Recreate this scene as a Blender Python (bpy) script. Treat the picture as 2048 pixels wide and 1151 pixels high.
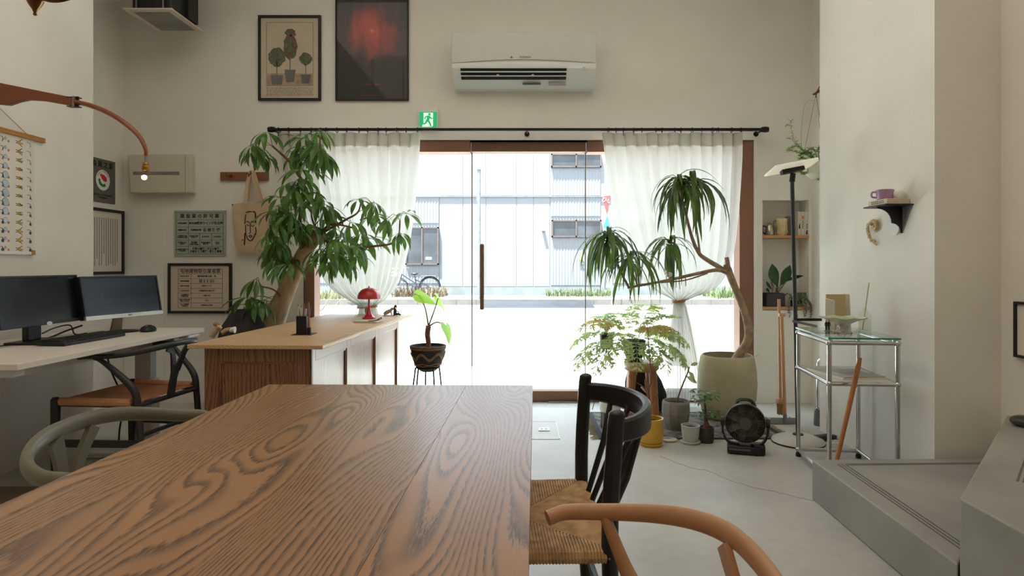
import bpy, bmesh, math, random
from mathutils import Vector, Matrix, Euler
PI = math.pi
R = random.Random(11)
S = bpy.context.scene
C = S.collection
for o in list(bpy.data.objects): bpy.data.objects.remove(o)

# ---------------------------------------------------------------- camera, sky, sun, lights, exposure
F = 1260.0                                   # focal length in pixels of the 2048 px wide frame
CX, CY, CH = 1050.0, 530.0, 1.10             # principal point and camera height
cam = bpy.data.cameras.new('camera'); camo = bpy.data.objects.new('camera', cam); C.objects.link(camo)
camo.location = (0, 0, CH); camo.rotation_euler = (PI/2, 0, 0)
cam.sensor_width = 36; cam.lens = 36*F/2048; cam.clip_start = .02
cam.shift_x = (1024-CX)/2048; cam.shift_y = -(575.5-CY)/2048
S.camera = camo
S.view_settings.view_transform = 'Standard'; S.view_settings.look = 'None'
S.view_settings.gamma = 1; S.view_settings.exposure = 0.72; S.view_settings.use_curve_mapping = False
S.cycles.use_denoising = True
S.cycles.max_bounces = 10; S.cycles.diffuse_bounces = 6; S.cycles.glossy_bounces = 4
S.cycles.transmission_bounces = 8; S.cycles.transparent_max_bounces = 16
S.cycles.caustics_reflective = False; S.cycles.caustics_refractive = False
S.cycles.sample_clamp_indirect = 6
w = bpy.data.worlds.new('sky'); S.world = w; w.use_nodes = True
bg = w.node_tree.nodes['Background']; bg.inputs[0].default_value = (.76, .88, 1.0, 1); bg.inputs[1].default_value = 3.0
sun = bpy.data.lights.new('sun', 'SUN'); sun.energy = 25; sun.angle = .01; sun.color = (1, .97, .93)
so = bpy.data.objects.new('sun', sun); C.objects.link(so); so.location = (0, 0, 20)
so.rotation_euler = Vector((.22, .22, -1)).to_track_quat('-Z', 'Y').to_euler()
def area(name, loc, sx, sy, e, col, rot=(0, 0, 0)):
    l = bpy.data.lights.new(name, 'AREA'); l.shape = 'RECTANGLE'; l.size = sx; l.size_y = sy; l.energy = e; l.color = col
    o = bpy.data.objects.new(name, l); C.objects.link(o); o.location = loc; o.rotation_euler = rot; return o
area('interior_fill_light', (-.3, .2, 3.62), 3.6, 4.5, 22, (1, .84, .66))  # unseen warm fill light added below the ceiling to brighten the interior
area('interior_fill_light', (-.3, 3.2, 3.62), 3.6, 1.6, 14, (1, .92, .82))  # second added fill, lifts the back wall and nearby side walls

# ---------------------------------------------------------------- helpers
def W(px, py, d):                            # the point a pixel of the photograph shows at depth d (metres from the camera)
    return Vector(((px-CX)*d/F, d, CH-(py-CY)*d/F))
def lin(c):
    return tuple(((v/255)/12.92 if v/255 <= .04045 else ((v/255+.055)/1.055)**2.4) for v in c)
ROOT = {}
def finish(me, smooth):
    if smooth:
        me.shade_smooth()
        try: me.set_sharp_from_angle(angle=math.radians(smooth))
        except Exception: pass
def obj(name, bm, mat, parent=None, smooth=35, world=True, bevel=0, kind=None, label=None):
    me = bpy.data.meshes.new(name)
    o = bpy.data.objects.new(name, me); C.objects.link(o)
    bmesh.ops.recalc_face_normals(bm, faces=bm.faces)
    if parent is not None:
        m = ROOT.get(parent, Matrix())
        if world: bm.transform(m.inverted())
        o.parent = parent; ROOT[o] = m
    elif world and kind != 'structure' and bm.verts:
        xs = [v.co for v in bm.verts]
        c = Vector(((min(v.x for v in xs)+max(v.x for v in xs))/2, (min(v.y for v in xs)+max(v.y for v in xs))/2, min(v.z for v in xs)))
        bm.transform(Matrix.Translation(-c)); o.location = c; ROOT[o] = Matrix.Translation(c)
    bm.to_mesh(me); bm.free(); finish(me, smooth)
    for m_ in (mat if isinstance(mat, (list, tuple)) else [mat]): me.materials.append(m_)
    if bevel:
        b = o.modifiers.new('bevel', 'BEVEL'); b.width = bevel; b.segments = 2; b.limit_method = 'ANGLE'; b.angle_limit = .7
    if kind: o['kind'] = kind
    if label: o['label'] = label
    return o
def tag(o, label, cat, group=None, kind=None):
    o['label'] = label; o['category'] = cat
    if group: o['group'] = group
    if kind: o['kind'] = kind
    return o
def thing(name, label, cat, loc=(0, 0, 0), rz=0, group=None, sc=1):
    o = bpy.data.objects.new(name, None); C.objects.link(o)
    o.location = loc; o.rotation_euler = (0, 0, rz); o.empty_display_size = .05
    ROOT[o] = Matrix.Translation(Vector(loc)) @ Matrix.Rotation(rz, 4, 'Z')
    return tag(o, label, cat, group)
def struct(name, bm, mat, parent=None, **k):
    return obj(name, bm, mat, parent, kind='structure', **k)
def place(name, me, parent, loc, rot=(0, 0, 0), sc=1, world=True):   # a piece that shares mesh data
    o = bpy.data.objects.new(name, me); C.objects.link(o); o.parent = parent
    v = Vector(loc)
    if world: v = ROOT[parent].inverted() @ v
    o.location = v; o.rotation_euler = rot; o.scale = (sc, sc, sc) if isinstance(sc, (int, float)) else sc
    return o
def mesh_of(name, bm, mat, smooth=60):
    me = bpy.data.meshes.new(name); bm.to_mesh(me); bm.free(); finish(me, smooth)
    for m_ in (mat if isinstance(mat, (list, tuple)) else [mat]): me.materials.append(m_)
    return me
def NB(): return bmesh.new()
def box(bm, x0, x1, y0, y1, z0, z1, mi=0, M=None):
    v = [bm.verts.new((x, y, z)) for x in (x0, x1) for y in (y0, y1) for z in (z0, z1)]
    if M is not None:
        for q in v: q.co = M @ q.co
    for f in ((0, 1, 3, 2), (4, 6, 7, 5), (0, 4, 5, 1), (2, 3, 7, 6), (0, 2, 6, 4), (1, 5, 7, 3)):
        bm.faces.new([v[i] for i in f]).material_index = mi
    return bm
def B(*a, **k): return box(NB(), *a, **k)
def catmull(pts, k=6):
    P = [Vector(p) for p in pts]
    if len(P) < 3: return P
    P = [P[0]*2-P[1]] + P + [P[-1]*2-P[-2]]; out = []
    for i in range(1, len(P)-2):
        a, b, c, d = P[i-1], P[i], P[i+1], P[i+2]
        for j in range(k):
            t = j/k
            out.append(.5*((2*b)+(c-a)*t+(2*a-5*b+4*c-d)*t*t+(3*b-a-3*c+d)*t**3))
    out.append(P[-2]); return out
def lerpn(vals, n):
    out = []
    for i in range(n):
        t = i/(n-1)*(len(vals)-1); a = min(int(t), len(vals)-2); f = t-a
        x, y = vals[a], vals[a+1]
        out.append(x+(y-x)*f if not isinstance(x, (tuple, list)) else tuple(p+(q-p)*f for p, q in zip(x, y)))
    return out
def sweep(bm, pts, rad, n=8, up=None, cap=True, mi=0, closed=False):
    P = [Vector(p) for p in pts]; m = len(P)
    if isinstance(rad, (int, float)): rad = [rad]*m
    elif isinstance(rad, tuple): rad = [rad]*m
    elif len(rad) != m: rad = lerpn(rad, m)
    rings = []; nrm = None
    for i in range(m):
        if closed: t = P[(i+1) % m]-P[i-1]
        else: t = P[min(i+1, m-1)]-P[max(i-1, 0)]
        if t.length < 1e-9: t = Vector((0, 0, 1))
        t.normalize()
        if up is not None:
            s = t.cross(Vector(up))
            if s.length < 1e-4: s = t.orthogonal()
            s.normalize(); nn = s.cross(t)
        else:
            if nrm is None: nrm = t.orthogonal().normalized()
            nn = nrm-t*nrm.dot(t)
            if nn.length < 1e-5: nn = t.orthogonal()
            nn.normalize(); nrm = nn; s = t.cross(nn)
        r = rad[i]; a, b = r if isinstance(r, tuple) else (r, r)
        rings.append([bm.verts.new(P[i]+s*a*math.cos(2*PI*k/n)+nn*b*math.sin(2*PI*k/n)) for k in range(n)])
    for i in range(m if closed else m-1):
        A, Bq = rings[i], rings[(i+1) % m]
        for k in range(n):
            bm.faces.new((A[k], A[(k+1) % n], Bq[(k+1) % n], Bq[k])).material_index = mi
    if cap and not closed:
        bm.faces.new(rings[0][::-1]).material_index = mi; bm.faces.new(rings[-1]).material_index = mi
    return bm
def tube(bm, a, b, r, n=8, mi=0): return sweep(bm, [a, b], r, n, mi=mi)
def flat(bm, pts, w, h, up, mi=0):           # rectangular section sweep (w across, h along up)
    P = [Vector(p) for p in pts]; m = len(P); rings = []
    ws = lerpn(w, m) if isinstance(w, list) else [w]*m; hs = lerpn(h, m) if isinstance(h, list) else [h]*m
    for i in range(m):
        t = (P[min(i+1, m-1)]-P[max(i-1, 0)]).normalized(); s = t.cross(Vector(up)).normalized(); nn = s.cross(t)
        rings.append([bm.verts.new(P[i]+s*ws[i]*a/2+nn*hs[i]*b/2) for a, b in ((-1, -1), (1, -1), (1, 1), (-1, 1))])
    for i in range(m-1):
        for k in range(4): bm.faces.new((rings[i][k], rings[i][(k+1) % 4], rings[i+1][(k+1) % 4], rings[i+1][k])).material_index = mi
    bm.faces.new(rings[0][::-1]).material_index = mi; bm.faces.new(rings[-1]).material_index = mi
    return bm
def lathe(bm, prof, c=(0, 0, 0), n=28, sx=1, sy=1, mi=0, M=None):
    rings = []
    for r, z in prof:
        if r < 1e-6: rings.append([bm.verts.new((c[0], c[1], c[2]+z))])
        else: rings.append([bm.verts.new((c[0]+r*sx*math.cos(2*PI*k/n), c[1]+r*sy*math.sin(2*PI*k/n), c[2]+z)) for k in range(n)])
    if M is not None:
        for q in rings:
            for v in q: v.co = M @ v.co
    for A, Bq in zip(rings, rings[1:]):
        for k in range(n):
            k2 = (k+1) % n
            if len(A) == 1 and len(Bq) == 1: continue
            if len(A) == 1: f = (A[0], Bq[k2], Bq[k])
            elif len(Bq) == 1: f = (A[k], A[k2], Bq[0])
            else: f = (A[k], A[k2], Bq[k2], Bq[k])
            bm.faces.new(f).material_index = mi
    return bm
def disc(bm, c, r, axis='z', n=16, mi=0, h=.001):
    M = Matrix.Translation(Vector(c))
    if axis == 'y': M = M @ Matrix.Rotation(PI/2, 4, 'X')
    if axis == 'x': M = M @ Matrix.Rotation(PI/2, 4, 'Y')
    return lathe(bm, [(0, -h/2), (r, -h/2), (r, h/2), (0, h/2)], n=n, M=M, mi=mi)
def ball(bm, c, r, sx=1, sy=1, sz=1, n=16, mi=0, M=None):
    T = Matrix.Translation(Vector(c)) @ (M or Matrix()) @ Matrix.Diagonal((sx, sy, sz, 1))
    k = max(6, n//2)
    return lathe(bm, [(r*math.sin(PI*i/k) if 0 < i < k else 0, -r*math.cos(PI*i/k)) for i in range(k+1)], n=n, M=T, mi=mi)
def prism(bm, poly, axis, h0, h1, mi=0):     # poly in the two other axes, extruded along axis
    def P(a, b, h): return {'x': (h, a, b), 'y': (a, h, b), 'z': (a, b, h)}[axis]
    A = [bm.verts.new(P(a, b, h0)) for a, b in poly]; Bq = [bm.verts.new(P(a, b, h1)) for a, b in poly]
    n = len(poly)
    bm.faces.new(A).material_index = mi; bm.faces.new(Bq[::-1]).material_index = mi
    for i in range(n): bm.faces.new((A[i], Bq[i], Bq[(i+1) % n], A[(i+1) % n])).material_index = mi
    return bm
FACING = {'-y': (PI/2, 0, 0), '+x': (PI/2, 0, PI/2), '-x': (PI/2, 0, -PI/2), 'up': (0, 0, 0)}
def text(name, body, size, loc, mat, parent, face='-y', align='CENTER', ext=.0004, rot=None, sx=1, bold=0):
    cu = bpy.data.curves.new(name, 'FONT'); cu.body = body; cu.size = size; cu.extrude = ext; cu.offset = bold
    cu.align_x = align; cu.align_y = 'CENTER'; cu.materials.append(mat); cu.resolution_u = 2
    o = bpy.data.objects.new(name, cu); C.objects.link(o); o.parent = parent
    o.location = ROOT[parent].inverted() @ Vector(loc); o.rotation_euler = rot or FACING[face]; o.scale = (sx, 1, 1)
    return o

# ---------------------------------------------------------------- materials
def nodes(name):
    m = bpy.data.materials.new(name); m.use_nodes = True
    nt = m.node_tree; p = nt.nodes['Principled BSDF']
    return m, nt, p, nt.nodes['Material Output']
def N(nt, t, **k):
    n = nt.nodes.new(t)
    for a, b in k.items():
        if a.startswith('i_'):
            key = a[2:]; n.inputs[int(key) if key.isdigit() else key].default_value = b
        else: setattr(n, a, b)
    return n
def L(nt, a, b): nt.links.new(a, b)
def coords(nt, scale=(1, 1, 1), rnd=True):
    tc = N(nt, 'ShaderNodeTexCoord'); mp = N(nt, 'ShaderNodeMapping'); mp.inputs['Scale'].default_value = scale
    if rnd:
        oi = N(nt, 'ShaderNodeObjectInfo'); mu = N(nt, 'ShaderNodeVectorMath', operation='MULTIPLY_ADD')
        cb = N(nt, 'ShaderNodeCombineXYZ')
        for i in range(3): L(nt, oi.outputs['Random'], cb.inputs[i])
        mu.inputs[1].default_value = (7.3, 13.7, 5.1); L(nt, cb.outputs[0], mu.inputs[0]); L(nt, tc.outputs['Object'], mu.inputs[2])
        L(nt, mu.outputs[0], mp.inputs['Vector'])
    else: L(nt, tc.outputs['Object'], mp.inputs['Vector'])
    return mp.outputs[0]
def pm(name, col, rough=.5, metal=0, var=.12, scale=6, bump=0, bscale=80, stretch=(1, 1, 1), spec=.5, coat=0, emit=0, rnd=True, col2=None, det=4, sheen=0, alpha=1):
    m, nt, p, out = nodes(name)
    v = coords(nt, stretch, rnd)
    nz = N(nt, 'ShaderNodeTexNoise'); nz.inputs['Scale'].default_value = scale; nz.inputs['Detail'].default_value = det; L(nt, v, nz.inputs['Vector'])
    cr = N(nt, 'ShaderNodeValToRGB'); c = lin(col)
    d = lin(col2) if col2 else tuple(x*(1-var*2) for x in c)
    e = c if col2 else tuple(min(1, x*(1+var)) for x in c)
    cr.color_ramp.elements[0].position = .3; cr.color_ramp.elements[1].position = .7
    cr.color_ramp.elements[0].color = (*d, 1); cr.color_ramp.elements[1].color = (*e, 1)
    L(nt, nz.outputs['Fac'], cr.inputs['Fac']); L(nt, cr.outputs['Color'], p.inputs['Base Color'])
    p.inputs['Roughness'].default_value = rough; p.inputs['Metallic'].default_value = metal
    p.inputs['Specular IOR Level'].default_value = spec; p.inputs['Coat Weight'].default_value = coat; p.inputs['Coat Roughness'].default_value = .08
    if sheen: p.inputs['Sheen Weight'].default_value = sheen
    if emit: L(nt, cr.outputs['Color'], p.inputs['Emission Color']); p.inputs['Emission Strength'].default_value = emit
    if bump:
        n2 = N(nt, 'ShaderNodeTexNoise'); n2.inputs['Scale'].default_value = bscale; n2.inputs['Detail'].default_value = 3; L(nt, v, n2.inputs['Vector'])
        b = N(nt, 'ShaderNodeBump'); b.inputs['Strength'].default_value = bump; b.inputs['Distance'].default_value = .004
        L(nt, n2.outputs['Fac'], b.inputs['Height']); L(nt, b.outputs[0], p.inputs['Normal'])
    return m
def wood(name, light, dark, axis='y', freq=25, lin_=40, across=5, along=1.1, rough=.42, strength=1.0, rag=.7, bump=.12, fib=22):
    m, nt, p, out = nodes(name)
    ax = {'x': 0, 'y': 1, 'z': 2}[axis]
    sc = [across]*3; sc[ax] = along; v = coords(nt, tuple(sc))
    n1 = N(nt, 'ShaderNodeTexNoise'); n1.inputs['Scale'].default_value = 1; n1.inputs['Detail'].default_value = 1.5; n1.inputs['Roughness'].default_value = .45; L(nt, v, n1.inputs['Vector'])
    sc2 = [300]*3; sc2[ax] = fib; v2 = coords(nt, tuple(sc2))
    n2 = N(nt, 'ShaderNodeTexNoise'); n2.inputs['Scale'].default_value = 1; n2.inputs['Detail'].default_value = 2; L(nt, v2, n2.inputs['Vector'])
    tc = N(nt, 'ShaderNodeTexCoord'); sx = N(nt, 'ShaderNodeSeparateXYZ'); L(nt, tc.outputs['Object'], sx.inputs[0])
    o1, o2 = [i for i in range(3) if i != ax]
    ad = N(nt, 'ShaderNodeMath', operation='ADD'); L(nt, sx.outputs[o1], ad.inputs[0]); L(nt, sx.outputs[o2], ad.inputs[1])
    h = N(nt, 'ShaderNodeMath', operation='MULTIPLY'); h.inputs[1].default_value = lin_; L(nt, ad.outputs[0], h.inputs[0])
    h2 = N(nt, 'ShaderNodeMath', operation='MULTIPLY_ADD'); h2.inputs[1].default_value = freq; L(nt, n1.outputs['Fac'], h2.inputs[0]); L(nt, h.outputs[0], h2.inputs[2])
    h3 = N(nt, 'ShaderNodeMath', operation='MULTIPLY_ADD'); h3.inputs[1].default_value = rag; L(nt, n2.outputs['Fac'], h3.inputs[0]); L(nt, h2.outputs[0], h3.inputs[2])
    fr = N(nt, 'ShaderNodeMath', operation='FRACT'); L(nt, h3.outputs[0], fr.inputs[0])
    cr = N(nt, 'ShaderNodeValToRGB'); e = cr.color_ramp.elements
    e[0].position = 0; e[0].color = (1, 1, 1, 1); e[1].position = 1; e[1].color = (.12, .12, .12, 1)
    q = e.new(.22); q.color = (.75, .75, .75, 1); q = e.new(.45); q.color = (.12, .12, .12, 1); q = e.new(.9); q.color = (0, 0, 0, 1); q = e.new(.97); q.color = (.7, .7, .7, 1)
    L(nt, fr.outputs[0], cr.inputs['Fac'])
    pr = N(nt, 'ShaderNodeMapRange'); pr.inputs[1].default_value = .35; pr.inputs[2].default_value = .62; pr.inputs[3].default_value = .42; pr.inputs[4].default_value = 1.0
    L(nt, n2.outputs['Fac'], pr.inputs[0])
    mu = N(nt, 'ShaderNodeMath', operation='MULTIPLY'); L(nt, cr.outputs['Color'], mu.inputs[0]); L(nt, pr.outputs[0], mu.inputs[1])
    mu2 = N(nt, 'ShaderNodeMath', operation='MULTIPLY_ADD'); mu2.inputs[1].default_value = .16; L(nt, n2.outputs['Fac'], mu2.inputs[0]); L(nt, mu.outputs[0], mu2.inputs[2])
    st = N(nt, 'ShaderNodeMath', operation='MULTIPLY'); st.use_clamp = True; st.inputs[1].default_value = strength; L(nt, mu2.outputs[0], st.inputs[0])
    v3 = coords(nt, (2.2, 2.2, 2.2)); n3 = N(nt, 'ShaderNodeTexNoise'); L(nt, v3, n3.inputs['Vector']); n3.inputs['Scale'].default_value = 1
    base = N(nt, 'ShaderNodeMix', data_type='RGBA'); l = lin(light); base.inputs[6].default_value = (*tuple(x*.82 for x in l), 1); base.inputs[7].default_value = (*tuple(min(1, x*1.15) for x in l), 1)
    L(nt, n3.outputs['Fac'], base.inputs[0])
    mx = N(nt, 'ShaderNodeMix', data_type='RGBA'); mx.inputs[7].default_value = (*lin(dark), 1)
    L(nt, st.outputs[0], mx.inputs[0]); L(nt, base.outputs[2], mx.inputs[6]); L(nt, mx.outputs[2], p.inputs['Base Color'])
    p.inputs['Roughness'].default_value = rough
    if bump:
        b = N(nt, 'ShaderNodeBump'); b.invert = True; b.inputs['Strength'].default_value = bump; b.inputs['Distance'].default_value = .002
        L(nt, st.outputs[0], b.inputs['Height']); L(nt, b.outputs[0], p.inputs['Normal'])
    return m
def leafmat(name, col, col2, trans=.35, rough=.4, scale=9):
    m = pm(name, col, rough, col2=col2, scale=scale); nt = m.node_tree; p = nt.nodes['Principled BSDF']; out = nt.nodes['Material Output']
    src = p.inputs['Base Color'].links[0].from_socket
    t = N(nt, 'ShaderNodeBsdfTranslucent'); hs = N(nt, 'ShaderNodeHueSaturation'); hs.inputs['Value'].default_value = 1.8; hs.inputs['Hue'].default_value = .485
    L(nt, src, hs.inputs['Color']); L(nt, hs.outputs[0], t.inputs[0])
    mx = N(nt, 'ShaderNodeMixShader'); mx.inputs[0].default_value = trans
    L(nt, p.outputs[0], mx.inputs[1]); L(nt, t.outputs[0], mx.inputs[2]); L(nt, mx.outputs[0], out.inputs[0])
    return m
def glass(name, tint=(.96, .98, .97), fr=1.45, rough=.0, spec=1.0):
    m, nt, p, out = nodes(name); nt.nodes.remove(p)
    v = coords(nt); nz = N(nt, 'ShaderNodeTexNoise'); nz.inputs['Scale'].default_value = 3; L(nt, v, nz.inputs['Vector'])
    mr = N(nt, 'ShaderNodeMapRange'); mr.inputs[3].default_value = rough; mr.inputs[4].default_value = rough+.02; L(nt, nz.outputs['Fac'], mr.inputs[0])
    t = N(nt, 'ShaderNodeBsdfTransparent'); t.inputs[0].default_value = (*tint, 1)
    g = N(nt, 'ShaderNodeBsdfGlossy'); L(nt, mr.outputs[0], g.inputs['Roughness'])
    fz = N(nt, 'ShaderNodeFresnel'); fz.inputs[0].default_value = fr
    sc = N(nt, 'ShaderNodeMath', operation='MULTIPLY'); sc.inputs[1].default_value = spec; L(nt, fz.outputs[0], sc.inputs[0])
    ge = N(nt, 'ShaderNodeNewGeometry'); fb = N(nt, 'ShaderNodeMath', operation='SUBTRACT'); fb.inputs[0].default_value = 1; L(nt, ge.outputs['Backfacing'], fb.inputs[1])
    s2 = N(nt, 'ShaderNodeMath', operation='MULTIPLY'); L(nt, sc.outputs[0], s2.inputs[0]); L(nt, fb.outputs[0], s2.inputs[1]); sc = s2
    mx = N(nt, 'ShaderNodeMixShader'); L(nt, sc.outputs[0], mx.inputs[0]); L(nt, t.outputs[0], mx.inputs[1]); L(nt, g.outputs[0], mx.inputs[2]); L(nt, mx.outputs[0], out.inputs[0])
    return m
def sheer(name, col, transp=.2, transl=.6):
    m, nt, p, out = nodes(name); nt.nodes.remove(p)
    v = coords(nt, (1, 1, 1)); wv = N(nt, 'ShaderNodeTexNoise'); wv.inputs['Scale'].default_value = 140; L(nt, v, wv.inputs['Vector'])
    mr = N(nt, 'ShaderNodeMapRange'); mr.inputs[3].default_value = transp*.6; mr.inputs[4].default_value = transp*1.4; L(nt, wv.outputs['Fac'], mr.inputs[0])
    d = N(nt, 'ShaderNodeBsdfDiffuse'); d.inputs[0].default_value = (*lin(col), 1)
    t = N(nt, 'ShaderNodeBsdfTranslucent'); t.inputs[0].default_value = (*lin(col), 1)
    a = N(nt, 'ShaderNodeMixShader'); a.inputs[0].default_value = transl; L(nt, d.outputs[0], a.inputs[1]); L(nt, t.outputs[0], a.inputs[2])
    tr = N(nt, 'ShaderNodeBsdfTransparent'); b = N(nt, 'ShaderNodeMixShader'); L(nt, mr.outputs[0], b.inputs[0]); L(nt, a.outputs[0], b.inputs[1]); L(nt, tr.outputs[0], b.inputs[2])
    L(nt, b.outputs[0], out.inputs[0]); return m

M_wall = pm('wall_paint', (233, 229, 221), .85, var=.02, scale=2.5, bump=.15, bscale=140, rnd=False)
M_white = pm('white_plastic', (232, 232, 228), .4, var=.015)
M_paper = pm('paper', (226, 220, 208), .8, var=.02)
M_black = pm('black_plastic', (22, 22, 23), .45, var=.1)
M_blackmetal = pm('black_metal', (24, 25, 26), .4, .3, var=.1)
M_blackframe = pm('black_frame', (26, 27, 27), .5, var=.12)
M_ink = pm('ink', (28, 30, 34), .8, var=.1)
M_ink2 = pm('grey_ink', (96, 96, 98), .8, var=.1)
M_chrome = pm('chrome', (205, 205, 205), .14, 1, var=.03)
M_steel = pm('brushed_steel', (150, 148, 144), .35, .9, var=.05)
M_brass = pm('brass', (150, 112, 52), .3, .95, var=.15)
M_glass = glass('clear_glass')
M_pane = glass('window_glass', (.97, .985, .98), 1.35, spec=.5)
M_soil = pm('potting_soil', (62, 44, 34), .95, var=.4, scale=60, bump=1, bscale=120)
M_concrete = pm('smooth_concrete', (158, 157, 149), .55, var=.09, scale=3, det=7, bump=.06, bscale=40, rnd=False)
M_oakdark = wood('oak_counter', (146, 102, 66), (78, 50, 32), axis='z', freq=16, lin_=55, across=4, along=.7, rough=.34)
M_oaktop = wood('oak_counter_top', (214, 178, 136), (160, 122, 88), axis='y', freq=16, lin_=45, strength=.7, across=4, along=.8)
M_table = wood('oak_table', (174, 127, 86), (80, 54, 37), axis='y', freq=34, lin_=62, across=4.4, along=.85, rough=.33, strength=1.05, rag=.4, fib=34)
M_table.node_tree.nodes['Principled BSDF'].inputs['Specular IOR Level'].default_value = 1.0
M_table.node_tree.nodes['Principled BSDF'].inputs['Coat Weight'].default_value = .22; M_table.node_tree.nodes['Principled BSDF'].inputs['Coat Roughness'].default_value = .22
M_frame = wood('stained_timber', (140, 98, 74), (104, 70, 52), axis='x', freq=6, lin_=60, strength=.5)
M_framev = wood('stained_timber_upright', (140, 98, 74), (112, 76, 58), axis='z', freq=6, lin_=60, strength=.4)
M_beech = wood('pale_beech', (192, 144, 104), (166, 118, 82), axis='x', freq=2, lin_=20, strength=.35, rough=.36, across=2)
M_beechz = wood('pale_beech_upright', (202, 154, 112), (170, 120, 84), axis='z', freq=5, lin_=70, strength=.5, rough=.4)
M_teak = wood('teak', (142, 76, 42), (98, 48, 26), axis='x', freq=6, lin_=90, strength=.5, rough=.35)
# ---------------------------------------------------------------- the room
def floor_mat():
    m, nt, p, out = nodes('mortar_floor')
    v = coords(nt, (1, 1, 1), False)
    n1 = N(nt, 'ShaderNodeTexNoise'); n1.inputs['Scale'].default_value = 1.6; n1.inputs['Detail'].default_value = 6; L(nt, v, n1.inputs['Vector'])
    n2 = N(nt, 'ShaderNodeTexNoise'); n2.inputs['Scale'].default_value = 18; n2.inputs['Detail'].default_value = 5; L(nt, v, n2.inputs['Vector'])
    mx = N(nt, 'ShaderNodeMath', operation='MULTIPLY_ADD'); mx.inputs[1].default_value = .35; L(nt, n2.outputs[0], mx.inputs[0]); L(nt, n1.outputs[0], mx.inputs[2])
    cr = N(nt, 'ShaderNodeValToRGB'); e = cr.color_ramp.elements
    e[0].position = .45; e[0].color = (*lin((168, 166, 159)), 1); e[1].position = .9; e[1].color = (*lin((198, 196, 189)), 1)
    L(nt, mx.outputs[0], cr.inputs['Fac']); L(nt, cr.outputs[0], p.inputs['Base Color'])
    mr = N(nt, 'ShaderNodeMapRange'); mr.inputs[3].default_value = .32; mr.inputs[4].default_value = .55; L(nt, n2.outputs[0], mr.inputs[0]); L(nt, mr.outputs[0], p.inputs['Roughness'])
    b = N(nt, 'ShaderNodeBump'); b.inputs['Strength'].default_value = .05; L(nt, n2.outputs[0], b.inputs['Height']); L(nt, b.outputs[0], p.inputs['Normal'])
    return m
M_floor = floor_mat()
ZC = 3.7; YB = 5.04
floor = struct('floor', B(-3.36, 2.6, -4, 5.34, -.15, 0), M_floor)
cp = [W(1320, 912, 1386/382), W(1380, 934, 1386/404), W(1420, 942, 1386/412), W(1460, 960, 1386/430), W(1500, 972, 1386/442), W(1560, 985, 1386/455), W(1600, 995, 1386/465), W(1636, 1001, 1386/471)]
cp = catmull(cp, 5); cp = [Vector((p.x+R.uniform(-.004, .004), p.y+R.uniform(-.01, .01), .0003)) for p in cp]
struct('crack', flat(NB(), cp, .0028, .0008, (0, 0, 1)), pm('crack_line', (120, 116, 108), .9), floor)
struct('ceiling', B(-3.36, 2.6, -4, 5.34, ZC, ZC+.15), M_wall)
bm = NB(); box(bm, -3.36, -2.755, -4, 4.02, 0, ZC); box(bm, -3.36, -3.212, 4.02, 5.34, 0, ZC)
struct('wall_left', bm, M_wall)
OX0, OX1, OZ = -1.772, 1.844, 2.10
NX0, NX1, NZ0, NZ1 = 1.90, 2.27, .74, 1.62
bm = NB()
box(bm, -3.212, OX0, YB, 5.34, 0, ZC); box(bm, OX0, OX1, YB, 5.34, OZ, ZC); box(bm, OX1, NX0, YB, 5.34, 0, ZC)
box(bm, NX0, NX1, YB, 5.34, 0, NZ0); box(bm, NX0, NX1, YB, 5.34, NZ1, ZC); box(bm, NX0, NX1, 5.22, 5.34, NZ0, NZ1); box(bm, NX1, 2.6, YB, 5.34, 0, ZC)
wall_back = struct('wall_back', bm, M_wall)
bm = NB(); box(bm, 2.29, 2.6, -4, 5.04, 0, ZC); box(bm, 1.97, 2.29, 3.03, 4.21, 0, ZC)
struct('wall_right', bm, M_wall)
struct('wall_front', B(-3.36, 2.6, -4.15, -4, 0, ZC), M_wall)
# flush service door at the back left corner
d2 = struct('door_2', B(-3.205, -2.884, YB-.006, YB, .01, 1.54), M_wall, bevel=.001)
# niche shelves
M_shelf = wood('niche_shelf_wood', (196, 144, 100), (160, 110, 74), axis='x', freq=5, lin_=60, strength=.5)
sh1 = struct('trim_1', B(NX0, NX1, YB-.008, 5.22, 1.316, 1.34), M_shelf, bevel=.002)
sh2 = struct('trim_2', B(NX0, NX1, YB-.008, 5.22, .744, .768), M_shelf, bevel=.002)
# timber surround of the glazing, header, jambs and bottom rail
YG = 5.14
struct('trim_3', B(OX0, -.44, YB+.01, YG+.05, 2.008, OZ), M_frame, bevel=.002)
struct('trim_4', B(.50, OX1, YB+.01, YG+.05, 2.008, OZ), M_frame, bevel=.002)
struct('trim_5', B(OX0, OX0+.084, YB+.01, YG+.05, 0, 2.008), M_framev, bevel=.002)
struct('trim_6', B(OX1-.124, OX1-.012, YB+.01, YG+.05, 0, 2.008), M_framev, bevel=.002)
struct('trim_7', B(OX0+.084, -.44, YB+.03, YG+.05, 0, .088), M_frame, bevel=.002)
struct('trim_8', B(.50, OX1-.124, YB+.03, YG+.05, 0, .088), M_frame, bevel=.002)
bm = NB(); box(bm, OX0-.006, OX0, YB-.003, YB+.1, 0, OZ+.006); box(bm, OX1-.012, OX1+.006, YB-.003, YB+.1, 0, OZ+.006); box(bm, OX0, OX1-.012, YB-.003, YB+.1, OZ, OZ+.006)
struct('trim_9', bm, M_white)
M_edge = pm('glass_edge_strip', (132, 134, 128), .3, .4)
def pane(n, x0, x1, z0, z1, y):
    r = struct('window_%d' % n, B(x0, x1, y-.004, y+.004, z0, z1), M_pane)
    return r
w1 = pane(1, OX0+.084, -.446, .088, 2.008, YG); w2 = pane(2, .506, OX1-.124, .088, 2.008, YG)
door = struct('door_1', B(-.428, .488, YG-.006, YG+.006, .10, 2.02), M_pane)
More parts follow.
